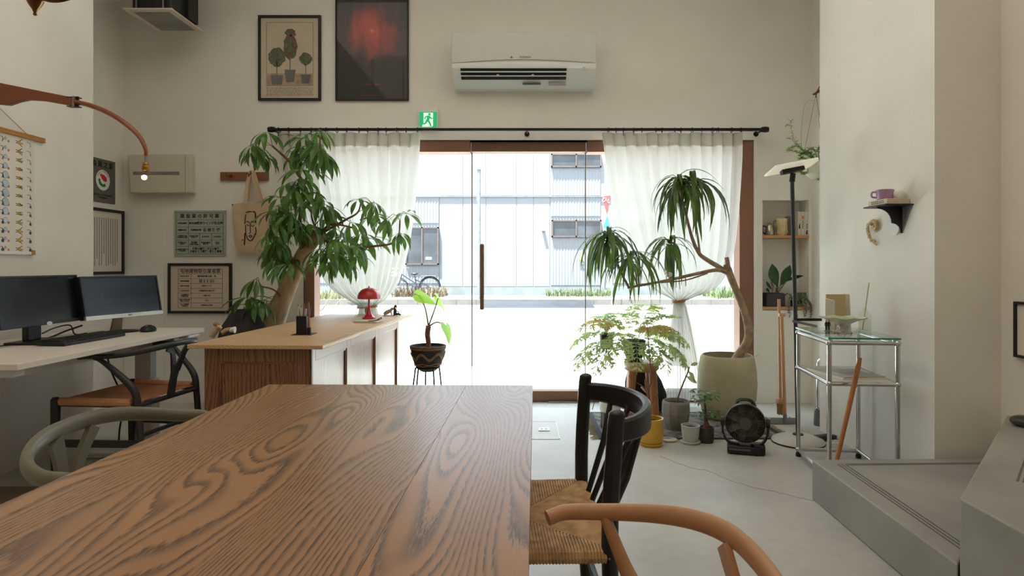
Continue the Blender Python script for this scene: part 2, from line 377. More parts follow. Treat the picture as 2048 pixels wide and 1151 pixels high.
bm = NB(); box(bm, -.436, -.428, YG-.012, YG+.012, .02, 2.1); box(bm, .488, .496, YG-.012, YG+.012, .02, 2.1)
struct('glass_edge', bm, M_edge, door)
struct('top_rail', B(-.432, .49, YG-.07, YG+.03, 2.014, 2.092), wood('door_rail_timber', (120, 84, 58), (82, 54, 38), axis='x', freq=12, lin_=60, strength=.8), door, bevel=.003)
struct('bottom_rail', B(-.432, .49, YG-.07, YG+.03, .006, .088), M_frame, door, bevel=.003)
bm = NB(); P = W(964, 555, 5.06)
box(bm, P.x-.018, P.x+.018, 5.045, 5.075, .742, 1.272); hdl = struct('pull_handle', bm, wood('handle_timber', (118, 88, 66), (84, 60, 44), axis='z', freq=4, lin_=80, strength=.6), door, bevel=.012)
bm = NB()
for z in (.84, 1.17): tube(bm, (P.x, 5.075, z), (P.x, YG, z), .008)
struct('handle_standoff', bm, M_steel, hdl)
struct('pivot_plate', B(.18, .44, YG-.11, YG-.06, .0, .012), M_steel, door)
# floor access panel with its socket
fp = struct('trim_10', B(-.235, .215, 3.985, 4.43, 0, .002), M_floor, bevel=.0008)
bm = NB()
for a in ((-.24, .22, 3.98, 3.986), (-.24, .22, 4.429, 4.435), (-.24, -.235, 3.98, 4.435), (.215, .22, 3.98, 4.435)): box(bm, *a, 0, .004)
struct('edge_strip', bm, M_white, fp)
bm = NB(); box(bm, .09, .165, 4.17, 4.245, .002, .008)
oc = struct('floor_socket', bm, M_white, fp, bevel=.002)
bm = NB()
for x in (.112, .142): disc(bm, (x, 4.207, .0085), .008)
struct('socket_hole', bm, M_black, oc)

# ---------------------------------------------------------------- concrete steps
st1 = struct('trim_11', prism(NB(), [(1.353, 2.97), (2.289, 2.995), (2.289, 2.975), (1.325, 1.93)], 'z', 0, .185), M_concrete, bevel=.006)
st2 = struct('trim_12', prism(NB(), [(1.325, 1.92), (2.275, 2.975), (2.289, 2.975), (2.289, .2), (1.30, .2)], 'z', 0, .392), M_concrete, bevel=.006)
M_groove = pm('groove_shadow_mortar', (108, 106, 97), .8)
def groove(a, b, off, z, n, par):
    a, b = Vector((*a, 0)), Vector((*b, 0)); t = (b-a).normalized(); s = Vector((-t.y, t.x, 0))
    for k in range(n):
        q = s*(off+.016*k)
        bm = NB(); flat(bm, [Vector((a.x+q.x, a.y+q.y, z)), Vector((b.x+q.x, b.y+q.y, z))], .006, .0016, (0, 0, 1))
        struct('groove', bm, M_groove, par)
groove((1.42, 2.90), (1.385, 2.02), .02, .1855, 3, st1)
groove((1.48, 2.915), (2.2, 2.935), -.03, .1855, 2, st1)
groove((1.56, 2.115), (2.13, 2.745), -.105, .3925, 3, st2)
groove((2.28, .5), (2.28, .51), 0, .3925, 1, st2)

# ---------------------------------------------------------------- outdoors
GZ = -.12
M_road = pm('sunlit_asphalt', (122, 121, 118), .9, var=.05, scale=.4, bump=.2, bscale=30, rnd=False)
M_apron = pm('pale_concrete_apron', (216, 224, 218), .9, var=.02, scale=1, rnd=False)
struct('road', B(-40, 40, 7.6, 19.3, GZ-.2, GZ), M_road)
struct('apron', B(-40, 40, 5.34, 7.6, GZ-.2, GZ+.004), M_apron)
bm = NB()
for a, b, y0, y1 in ((-30, 30, 11.3, 9.0), (-30, 30, 13.4, 10.6)):
    flat(bm, [(a, y0+4, GZ+.001), (b, y1-4, GZ+.001)], .03, .003, (0, 0, 1))
struct('road_seam', bm, pm('seam_tar', (118, 117, 114), .9), None)
# kerb stones, each its own
kerb = thing('kerb', 'grey concrete kerb running along the far side of the road', 'kerb', (0, 19.38, GZ))
M_kerb = pm('kerb_concrete', (96, 95, 90), .85, var=.1, scale=3)
km = mesh_of('kerbstone', B(-.296, .296, -.08, .08, 0, .17), M_kerb, 0)
for i in range(-28, 28): place('kerbstone', km, kerb, (i*.6, 19.38, GZ), sc=(1, 1, 1+R.uniform(-.02, .02)))
struct('pavement', B(-40, 40, 19.46, 23.4, GZ-.2, GZ+.12), pm('weedy_gravel', (112, 110, 98), .95, var=.2, scale=4))
FY = 23.5
def fx(px): return (px-CX)*FY/F
def fz(py): return CH-(py-CY)*FY/F
bld = thing('building', 'white clad two storey building across the road with small windows', 'building', (0, FY, GZ))
M_clad = pm('white_cladding', (116, 119, 123), .6, var=.02, scale=.3)
M_corr = pm('corrugated_sheet', (112, 115, 120), .5, var=.01, scale=.5)
obj('wall', B(-22, 22, FY, FY+6, GZ, 6.6), M_clad, bld)
obj('plinth', B(-22, 22, FY-.06, FY, GZ+.1, fz(574)), pm('plinth_mortar', (106, 114, 116), .9, var=.12, scale=2), bld)
for x0, x1 in ((880, 926), (927, 972), (973, 1033), (1034, 1067), (1068, 1100)):
    obj('wall_panel', B(fx(x0), fx(x1)-.014, FY-.012, FY, fz(572), fz(394)), M_clad, bld)
    obj('wall_panel', B(fx(x0), fx(x1)-.014, FY-.012, FY, fz(391), fz(230)), M_clad, bld)
def corr(x0, x1, z0, z1, pitch=.11):
    bm = NB(); n = int((x1-x0)/pitch); vs = []
    for i in range(n):
        for f, y in ((0, 0), (.35, 0), (.5, -.012), (.85, -.012)):
            vs.append((x0+(i+f)*pitch, FY-.02+y))
    A = [bm.verts.new((x, y, z0)) for x, y in vs]; D = [bm.verts.new((x, y, z1)) for x, y in vs]
    for i in range(len(vs)-1): bm.faces.new((A[i], A[i+1], D[i+1], D[i]))
    return obj('corrugated_panel', bm, M_corr, bld, smooth=0)
corr(fx(1101), fx(1206), fz(570), fz(476)); corr(fx(1101), fx(1206), fz(432), fz(394)); corr(fx(1101), fx(1206), fz(391), fz(337)); 
corr(fx(790), fx(879), fz(566), fz(532)); corr(fx(790), fx(879), fz(446), fz(394)); corr(fx(1225), fx(1420), fz(566), fz(394)); corr(fx(560), fx(760), fz(566), fz(394))
obj('flashing', B(fx(560), fx(1500), FY-.07, FY, fz(394), fz(392)), pm('flashing_metal', (104, 108, 112), .5), bld)
M_wf = pm('bronze_sash', (84, 74, 70), .5); M_wg = pm('frosted_window_pane', (62, 66, 70), .25, var=.25, scale=1.5)
for x0, x1, y0, y1, sp in ((812, 878, 454, 529, 845), (1103, 1202, 440, 474, 1152), (1102, 1202, 308, 335, 1152), (660, 740, 454, 529, 700), (1260, 1370, 440, 474, 1315)):
    bm = NB(); X0, X1, Z0, Z1 = fx(x0), fx(x1), fz(y1), fz(y0); t = .05
    for a in ((X0, X1, Z0, Z0+t), (X0, X1, Z1-t, Z1), (X0, X0+t, Z0, Z1), (X1-t, X1, Z0, Z1), (fx(sp)-t/2, fx(sp)+t/2, Z0, Z1)): box(bm, a[0], a[1], FY-.13, FY, a[2], a[3])
    wf = obj('window', bm, M_wf, bld)
    obj('pane', B(X0+t, fx(sp)-t/2, FY-.07, FY-.04, Z0+t, Z1-t), M_wg, wf); obj('pane', B(fx(sp)+t/2, X1-t, FY-.09, FY-.06, Z0+t, Z1-t), M_wg, wf)
obj('notice_sheet', B(fx(852), fx(864), FY-.1, FY-.092, fz(519), fz(514)), M_white, bld)
ys = obj('warning_sign', B(fx(1159), fx(1166), FY-.08, FY-.06, fz(519), fz(512)), pm('yellow_sign', (130, 124, 66), .6), bld)
obj('warning_sign', prism(NB(), [(fx(1159), fz(528)), (fx(1167), fz(528)), (fx(1163), fz(521))], 'y', FY-.08, FY-.06), ys.data.materials[0], bld)
obj('wall_lamp', B(fx(1084), fx(1090), FY-.16, FY, fz(462), fz(460)), M_steel, bld)
# post in front of the facade
P = W(958, 600, 20.2); pt = thing('sign_post', 'slim pale grey steel post with bracket on the far pavement', 'post', (P.x, 20.2, GZ+.12))
obj('post', tube(NB(), (P.x, 20.2, GZ+.12), (P.x, 20.2, 4.2), .055, 10), pm('galvanised_post', (112, 116, 120), .5, .3), pt)
bm = NB(); sweep(bm, [(P.x, 20.2, 4.1), (P.x-.12, 20.2, 3.9), (P.x-.1, 20.2, 3.4), (P.x, 20.2, 2.9)], .014, 6); box(bm, P.x-.07, P.x+.07, 20.13, 20.27, 4.16, 4.22)
obj('bracket', bm, M_steel, pt)
# ramp plate in the gutter
tag(obj('kerb_ramp', prism(NB(), [(17.9, GZ+.003), (19.28, GZ+.15), (19.28, GZ+.003)], 'x', -1.3, 2.0), pm('ramp_steel', (54, 58, 64), .35, .4, var=.15, scale=2)), 'dark grey metal kerb ramp plate lying in the gutter', 'ramp')
# banner
P = W(1213, 430, 18.9); bn = thing('banner_flag', 'twisted red and blue banner flag on a thin pole across the road', 'banner', (P.x, 18.9, GZ))
obj('pole', tube(NB(), (P.x+.16, 18.95, GZ), (P.x+.16, 18.95, 3.3), .012, 6), M_white, bn)
z0 = P.z
ra = obj('red_cloth', prism(NB(), [(P.x-.14, z0+.55), (P.x+.14, z0+.6), (P.x+.02, z0)], 'y', 18.89, 18.9), pm('red_banner', (150, 60, 62), .8), bn, label='red upper half of the banner')
rb_ = obj('blue_cloth', prism(NB(), [(P.x+.02, z0), (P.x+.16, z0-.6), (P.x-.16, z0-.6)], 'y', 18.89, 18.9), pm('blue_banner', (44, 112, 150), .8), bn, label='blue lower half of the banner')
text('lettering', 'ひい', .17, (P.x+.01, 18.88, z0+.43), M_white, ra, rot=(PI/2, .3, 0)); text('lettering', 'お店', .13, (P.x+.01, 18.88, z0-.45), M_white, rb_)
# bicycle
def bicycle():
    P = W(860, 578, 22.3); bx, by = P.x, 22.3; wr = .33; gz = GZ+.12
    t = thing('bicycle', 'black city bicycle parked across the road by the white building', 'bicycle', (bx-.55, by, gz))
    mt = pm('bicycle_paint', (52, 56, 64), .4, .3); mtyre = pm('tyre_rubber', (48, 48, 50), .8)
    for x in (bx, bx-1.12):
        bm = NB(); sweep(bm, [(x+wr*math.cos(a*PI/14), by, gz+wr+wr*math.sin(a*PI/14)) for a in range(28)], .022, 6, closed=True)
        wl = obj('wheel', bm, mtyre, t)
        bm = NB()
        for k in range(12): tube(bm, (x, by, gz+wr), (x+wr*math.cos(k*PI/6), by, gz+wr+wr*math.sin(k*PI/6)), .004, 4)
        obj('spoke', bm, M_steel, wl); obj('hub', ball(NB(), (x, by, gz+wr), .035), M_steel, wl)
    Z = lambda z: gz+z
    bm = NB()
    bb = (bx-.45, by, Z(.28)); seat = (bx-.55, by, Z(.75)); head = (bx-1.0, by, Z(.78)); fh = (bx-1.04, by, Z(.6))
    for a, b in ((bb, seat), (bb, fh), ((bx-.5, by, Z(.45)), head), (bb, (bx, by, Z(wr))), ((bx-.53, by, Z(.6)), (bx, by, Z(wr)))): tube(bm, a, b, .018, 8)
    sweep(bm, catmull([head, fh, (bx-1.1, by, Z(.45)), (bx-1.12, by, Z(wr))], 4), .016, 8)
    obj('frame', bm, mt, t)
    bm = NB(); sweep(bm, catmull([(bx-1.0, by, Z(.78)), (bx-.97, by, Z(1.02)), (bx-.92, by-.2, Z(1.03)), (bx-.78, by-.28, Z(1.0))], 5), .012, 6); sweep(bm, catmull([(bx-.97, by, Z(1.02)), (bx-.92, by+.2, Z(1.03)), (bx-.78, by+.28, Z(1.0))], 5), .012, 6)
    obj('handlebar', bm, M_steel, t)
    obj('saddle', ball(NB(), (bx-.55, by, Z(.8)), .13, 1, .6, .32), M_black, t)
    bm = NB(); sweep(bm, [(bx+(wr+.04)*math.cos(a*PI/12), by, Z(wr)+(wr+.04)*math.sin(a*PI/12)) for a in range(0, 14)], (.03, .006), 6); obj('mudguard', bm, mt, t)
    bm = NB(); box(bm, bx-.32, bx+.22, by-.07, by+.07, Z(.72), Z(.735)); tube(bm, (bx+.1, by, Z(.72)), (bx, by, Z(wr)), .008); obj('rear_rack', bm, M_steel, t)
    bm = NB(); 
    for i in range(6):
        for s in (-1, 1): tube(bm, (bx-1.38+i*.06, by+s*.14, Z(.72)), (bx-1.4+i*.066, by+s*.16, Z(.98)), .005, 4)
    for z, q in ((.72, .14), (.85, .15), (.98, .16)): sweep(bm, [(bx-1.4, by-q, Z(z)), (bx-1.04, by-q, Z(z)), (bx-1.04, by+q, Z(z)), (bx-1.4, by+q, Z(z))], .006, 4, closed=True)
    obj('basket', bm, M_steel, t)
    bm = NB(); disc(bm, (bx-.45, by-.06, Z(.28)), .1, 'y', 14, h=.01); tube(bm, (bx-.45, by-.08, Z(.28)), (bx-.35, by-.1, Z(.14)), .01); obj('crank', bm, mt, t)
    bm = NB(); tube(bm, (bx+.02, by+.05, Z(.3)), (bx-.04, by+.14, Z(0)), .01); obj('kickstand', bm, M_steel, t)
bicycle()
def weeds(name, label, x0, x1, y0, y1, n, h, col, col2):
    bm = NB(); m = leafmat('weed_'+name, col, col2, .3)
    for i in range(n):
        x, y = R.uniform(x0, x1), R.uniform(y0, y1); hh = h*R.uniform(.4, 1); a = R.uniform(0, 2*PI); b = R.uniform(.1, .6)*hh; w_ = .02
        d = Vector((math.cos(a), math.sin(a), 0)); s = Vector((-d.y, d.x, 0))*w_
        p0 = Vector((x, y, GZ+.11)); p1 = p0+d*b*.4+Vector((0, 0, hh*.6)); p2 = p0+d*b+Vector((0, 0, hh))
        v = [bm.verts.new(q) for q in (p0-s, p0+s, p1+s, p1-s, p2)]
        bm.faces.new(v[:4]); bm.faces.new((v[3], v[2], v[4]))
    return tag(obj(name, bm, m, smooth=0), label, 'weeds', kind='stuff')
weeds('dry_grass', 'dry brown grass along the wall beneath the parked bicycle', fx(790)*.95, fx(890)*.95, 21.6, 23.2, 500, .4, (110, 100, 82), (76, 66, 54))
weeds('green_weeds', 'green weeds growing along the foot of the white building opposite the door', fx(1090)*.95, fx(1225)*.95, 22, 23.2, 420, .32, (96, 108, 80), (74, 86, 64))
weeds('roadside_weeds', 'pale green weeds by the far kerb left of the curtain', fx(640)*.9, fx(705)*.9, 20, 22, 260, .35, (112, 116, 84), (84, 88, 64))
weeds('corner_weeds', 'green weeds on the far pavement seen right of the right curtain', fx(1405)*.95, fx(1475)*.95, 20.5, 23, 260, .45, (92, 108, 72), (72, 86, 60))

def twigs():
    d = 6.2; t = thing('dry_branch', 'bare dry branch standing outside the glass left of the curtain', 'branch', (W(633, 645, d).x, d, GZ+.004)); a = W(630, 650, d)
    m = pm('dry_branch_bark', (150, 112, 86), .9, var=.15)
    obj('stem', sweep(NB(), catmull([(a.x-.03, d, GZ), W(632, 640, d), W(645, 618, d), W(652, 610, d), W(668, 612, d), W(680, 600, d)], 4), [.012, .007, .004], 6), m, t)
    obj('twig', sweep(NB(), catmull([W(645, 618, d), W(655, 602, d), W(662, 592, d), W(668, 586, d)], 4), [.006, .003], 6), m, t)
twigs()
# ---------------------------------------------------------------- dining table
def table():
    t = thing('dining_table', 'long brown oak table with bold cathedral grain filling the foreground', 'table', (-.412, 1.075, 0), -.0165)
    n = 4; wd = .843/n
    for i in range(n):
        x0 = -.4215+i*wd
        o = obj('plank', B(-wd/2+.0002, wd/2-.0002, -.93, .93, 0, .03), M_table, t, world=False, smooth=0, bevel=.0006)
        o.location = (x0+wd/2, 0, .69)
    bm = NB()
    for s in (-1, 1): box(bm, -.34, .34, s*.84-.012, s*.84+.012, .61, .69); box(bm, s*.34-.012, s*.34+.012, -.84, .84, .61, .69)
    obj('apron', bm, M_oakdark, t, world=False)
    for sx in (-1, 1):
        for sy in (-1, 1):
            bm = NB(); flat(bm, [(sx*.345, sy*.85, .69), (sx*.35, sy*.86, 0)], [.06, .035], [.06, .035], (0, 1, 0)); obj('leg', bm, M_oakdark, t, world=False)
table()
# ---------------------------------------------------------------- counter
def counter():
    t = thing('counter', 'oak panelled counter with overhanging top standing left of the glass door', 'counter', (-.961, 2.99, 0), -math.radians(2.45))
    wdt, ln = .66, 1.9
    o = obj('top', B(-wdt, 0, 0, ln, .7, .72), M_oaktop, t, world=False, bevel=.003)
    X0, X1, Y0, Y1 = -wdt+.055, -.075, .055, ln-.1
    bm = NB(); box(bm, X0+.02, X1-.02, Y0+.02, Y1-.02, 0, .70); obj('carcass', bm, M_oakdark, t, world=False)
    sw = .07
    # front end facing the room: two stiles, rails and a recessed panel
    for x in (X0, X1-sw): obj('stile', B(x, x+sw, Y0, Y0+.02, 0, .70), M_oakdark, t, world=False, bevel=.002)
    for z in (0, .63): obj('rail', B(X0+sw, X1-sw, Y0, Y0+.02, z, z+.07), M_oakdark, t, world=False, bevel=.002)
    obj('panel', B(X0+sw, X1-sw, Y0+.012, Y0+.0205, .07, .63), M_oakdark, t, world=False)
    bm = NB()
    for a in ((X0+sw, X1-sw, .07, .08), (X0+sw, X1-sw, .62, .63), (X0+sw, X0+sw+.01, .08, .62), (X1-sw-.01, X1-sw, .08, .62)): box(bm, a[0], a[1], Y0+.005, Y0+.012, a[2], a[3])
    obj('panel_moulding', bm, M_oakdark, t, world=False)
    ys = [Y0+.02, .62, 1.2, Y1-.02]
    for y in ys: obj('stile', B(X1-.02, X1, y-.035 if y > .1 else y-.02, y+.035 if y < Y1-.05 else y+.02, 0, .70), M_oakdark, t, world=False, bevel=.002)
    for a, b in zip(ys, ys[1:]):
        for z in (0, .63): obj('rail', B(X1-.02, X1, a+.035, b-.035, z, z+.07), M_oakdark, t, world=False, bevel=.002)
        obj('panel', B(X1-.0205, X1-.012, a+.035, b-.035, .07, .63), M_oakdark, t, world=False)
        bm = NB()
        for c in ((a+.035, b-.035, .07, .08), (a+.035, b-.035, .62, .63), (a+.035, a+.045, .08, .62), (b-.045, b-.035, .08, .62)): box(bm, X1-.012, X1-.005, c[0], c[1], c[2], c[3])
        obj('panel_moulding', bm, M_oakdark, t, world=False)
counter()
# ---------------------------------------------------------------- white desk
def desk():
    M_desk = pm('white_laminate', (222, 214, 204), .45, var=.02); M_leg = pm('white_powder_coat', (206, 206, 202), .45, var=.02)
    t = thing('desk', 'white sitting standing desk along the left wall holding two monitors', 'desk', (-2.3, 3.12, 0))
    obj('top', B(-2.66, -1.95, 2.42, 3.83, .695, .72), M_desk, t, bevel=.002)
    for y in (2.49, 3.62):
        bm = NB(); box(bm, -2.24, -2.12, y-.04, y+.04, .03, .45); lo = obj('leg', bm, M_leg, t, bevel=.006)
        bm = NB(); box(bm, -2.225, -2.135, y-.03, y+.03, .45, .66); obj('leg_tube', bm, M_leg, lo, bevel=.004)
        obj('foot', B(-2.55, -1.98, y-.035, y+.035, 0, .03), M_leg, t, bevel=.008)
        obj('bracket', B(-2.6, -2.0, y-.03, y+.03, .66, .695), M_leg, t, bevel=.004)
    obj('crossbar', B(-2.22, -2.14, 2.6, 3.58, .63, .67), M_leg, t)
    c = obj('control_panel', B(-2.03, -1.955, 3.66, 3.79, .672, .695), M_white, t, bevel=.006)
    obj('cable_tray', B(-2.5, -2.38, 2.8, 3.4, .6, .69), M_leg, t)
    return t
desk()
def monitor_pair():
    M_scr = pm('black_screen', (20, 22, 24), .22, var=.2, scale=3, rnd=False)
    def mon(name, label, c, rz, w_, h, tilt, silver):
        t = thing(name, label, 'monitor', c, rz)    # local: screen faces -y, centre of base at the origin
        M = Matrix.Translation((0, 0, .085+h/2)) @ Matrix.Rotation(-tilt, 4, 'X')
        obj('casing', box(NB(), -w_/2, w_/2, 0, .035, -h/2, h/2, M=M), M_black, t, world=False, bevel=.004)
        z0 = -h/2+(.018 if silver else .016)
        sm = M_scr if not silver else silver
        obj('screen', box(NB(), -w_/2+.01, w_/2-.01, -.0012, .002, z0, h/2-.01, M=M), sm, t, world=False)
        bm = NB(); bz = .008
        for a in ((-w_/2, w_/2, -h/2, z0), (-w_/2, w_/2, h/2-.01, h/2), (-w_/2, -w_/2+.01, z0, h/2-.01), (w_/2-.01, w_/2, z0, h/2-.01)): box(bm, a[0], a[1], -.006, 0, a[2], a[3], M=M)
        bz = obj('bezel', bm, M_black, t, world=False, bevel=.001)
        if silver:
            obj('chin', box(NB(), -w_/2, w_/2, -.009, .004, -h/2-.004, z0, M=M), pm('silver_plastic', (196, 196, 182), .4, .3), t, world=False, label='silver strip below the screen')
        return t, M
    t, M = mon('monitor', 'black bezel monitor with an oval logo nearest the camera on the white desk', (-2.385, 3.105, .72), PI/2+.03, .56, .245, .16, None)
    obj('stand', B(-.045, .045, .03, .06, .012, .2), M_black, t, world=False, bevel=.004)
    obj('base', B(-.12, .12, -.09, .09, 0, .012), M_black, t, world=False, bevel=.004)
    bm = NB(); lathe(bm, [(0, -.001), (.014, -.001), (.014, .001), (0, .001)], sx=1.35, sy=.7, n=20, M=M @ Matrix.Translation((.02, -.008, -.118)) @ Matrix.Rotation(PI/2, 4, 'X'))
    obj('logo', bm, pm('logo_silver', (206, 206, 206), .3, .4), t, world=False, label='silver oval logo')
    def scr2():
        m, nt, p, out = nodes('dim_landscape_screen')
        v = coords(nt, (1, 1, 1), False); n = N(nt, 'ShaderNodeTexNoise'); n.inputs['Scale'].default_value = 16; n.inputs['Detail'].default_value = 8; L(nt, v, n.inputs['Vector'])
        sp = N(nt, 'ShaderNodeSeparateXYZ'); L(nt, v, sp.inputs[0])
        a = N(nt, 'ShaderNodeMath', operation='MULTIPLY_ADD'); a.inputs[1].default_value = .07; L(nt, n.outputs[0], a.inputs[0]); L(nt, sp.outputs[2], a.inputs[2])
        cr = N(nt, 'ShaderNodeValToRGB'); cr.color_ramp.interpolation = 'EASE'; e = cr.color_ramp.elements
        for i, (pos, c) in enumerate(((.10, (40, 44, 46)), (.205, (44, 50, 52)), (.215, (52, 68, 80)), (.232, (46, 52, 52)), (.30, (50, 54, 52)), (.315, (42, 50, 58)), (.40, (38, 48, 60)))):
            q = e[i] if i < 2 else e.new(pos)
            q.position = pos; q.color = (*lin(c), 1)
        L(nt, a.outputs[0], cr.inputs[0]); p.inputs['Base Color'].default_value = (.004, .004, .005, 1); L(nt, cr.outputs[0], p.inputs['Emission Color']); p.inputs['Emission Strength'].default_value = .16; p.inputs['Specular IOR Level'].default_value = .25; p.inputs['Roughness'].default_value = .25
        return m
    t, M = mon('monitor', 'silver chinned monitor showing a dim landscape at the far end of the desk', (-2.30, 3.605, .72), PI/2-.236, .515, .235, .18, scr2())
    text('logo_text', 'ASUS', .012, (0, 0, 0), M_ink2, t).location = M @ Vector((.02, -.0098, -.111))
    bm = NB(); flat(bm, [(0, .05, .008), (0, .03, .12)], [.07, .05], .012, (0, 1, 0)); obj('stand', bm, pm('stand_champagne', (140, 122, 96), .4, .5), t, world=False)
    bm = NB(); lathe(bm, [(0, 0), (.085, 0), (.085, .006), (.03, .012), (0, .012)], n=24); obj('base', bm, M_black, t, world=False)
monitor_pair()
def keyboard():
    t = thing('keyboard', 'black keyboard lying on the white desk before the nearer monitor', 'keyboard', (-2.222, 3.17, .72), PI/2-.02)
    M = Matrix.Rotation(.05, 4, 'X')
    obj('case', box(NB(), -.22, .22, -.07, .07, .003, .02, M=M), M_black, t, world=False, bevel=.005)
    me = mesh_of('key', box(NB(), -.0085, .0085, -.0085, .0085, 0, .006), M_black, 0)
    for r in range(5):
        for c in range(21):
            place('key', me, t, M @ Vector((-.2+c*.02, -.048+r*.023, .02)), (.05, 0, 0), world=False)
keyboard()
t = thing('mouse', 'black computer mouse on the far end of the white desk', 'mouse', (-2.30, 3.60-.02, .72), .3)
t.location = (-2.165, 3.62, .72); ROOT[t] = Matrix.Translation((-2.165, 3.62, .72)) @ Matrix.Rotation(.3, 4, 'Z')
bm = NB(); lathe(bm, [(.0, 0), (.052, 0), (.056, .012), (.045, .026), (.02, .036), (0, .038)], n=20, sx=.75, sy=1.1); obj('shell', bm, M_black, t, world=False)
bm = NB(); disc(bm, (0, -.03, .034), .009, 'x', 12, h=.006); obj('wheel', bm, M_steel, t, world=False)
def cable(name, label, pts, r=.004, m=None): return tag(obj(name, sweep(NB(), catmull(pts, 6), r, 6), m or M_black), label, 'cable')
cable('cable', 'black cable arching behind the nearer monitor stand', [W(85, 668, 3.2)+Vector((0, 0, .005)), W(110, 655, 3.4), W(140, 650, 3.5), W(150, 668, 3.45), (-2.42, 3.48, .725)])
cable('cable', 'black cable slanting down between the two monitors', [W(165, 650, 3.5), W(130, 662, 3.45), W(95, 676, 3.3), (-2.5, 3.2, .725)], .005)
cable('cable', 'thin black cable trailing off the desk at the left of the keyboard', [(-2.36, 3.02, .726), (-2.44, 2.93, .725), (-2.5, 2.75, .725), (-2.58, 2.6, .725)], .003)
cable('cable', 'black cable hanging below the desk behind the dark chair', [(-2.4, 3.6, .64), (-2.38, 3.62, .5), (-2.36, 3.7, .3), (-2.42, 3.76, .12), (-2.45, 3.8, .006)], .005)
tag(obj('floor_mat', B(-2.72, -1.9, 2.55, 3.12, 0, .006), pm('brown_mat', (128, 110, 90), .9, var=.08, scale=12)), 'flat brown mat on the floor under the desk at the left', 'mat')
tag(obj('footrest', B(-2.70, -2.2, 2.2, 2.50, 0, .05), wood('footrest_wood', (206, 176, 130), (180, 146, 102), axis='x', freq=5, lin_=60), bevel=.004), 'pale wooden board on the floor at the left edge beside the table', 'board')

# ---------------------------------------------------------------- chairs
def cord_seat(name, parent, xs, ys, z, mats, r=.0043, rail=.016, dish=.012):
    """woven cord seat: xs half width front/back, ys front/back; cords run in from each rail to the diagonals"""
    wf, wb = xs; yf, yb = ys; c = Vector((0, (yf+yb)/2, 0))
    P = [Vector((-wb, yb, 0)), Vector((wb, yb, 0)), Vector((wf, yf, 0)), Vector((-wf, yf, 0))]
    bm = NB()
    def zz(p):
        u = min(1, max(abs(p.x)/max(wf, .01), abs((p.y-c.y)/((yf-yb)/2)))); return z-dish*(1-u*u)
    for i in range(4):
        a, b = P[i], P[(i+1) % 4]; ln = (b-a).length; n = max(8, int(ln/(r*1.75)))
        out = ((a+b)/2-c).normalized()
        for k in range(n):
            u = (k+.5)/n; e = a+(b-a)*u; depth = 1-abs(2*u-1)
            q = e+(c-(a+b)/2)*depth*.99
            zr = z-rail; rc = Vector((e.x, e.y, zr))
            pts = [rc-out*rail*.6+Vector((0, 0, -rail*.8)), rc+Vector((0, 0, -rail)), rc+out*rail*.75+Vector((0, 0, -rail*.65)), rc+out*rail, rc+out*rail*.7+Vector((0, 0, rail*.7)), rc+Vector((0, 0, rail))]
            m_ = e.lerp(q, .5); pts += [Vector((m_.x, m_.y, zz(m_))), Vector((q.x, q.y, zz(q)))]
            rr = r*.93*R.uniform(.94, 1.04)
            sweep(bm, pts, rr, 5)
    box(bm, -min(xs)*.93, min(xs)*.93, min(ys)*.93, max(ys)*.93, z-.03, z-dish-.004)
    return obj(name, bm, mats, parent, world=False, smooth=0)
M_cord = pm('paper_cord', (208, 170, 126), .85, var=.18, scale=30)
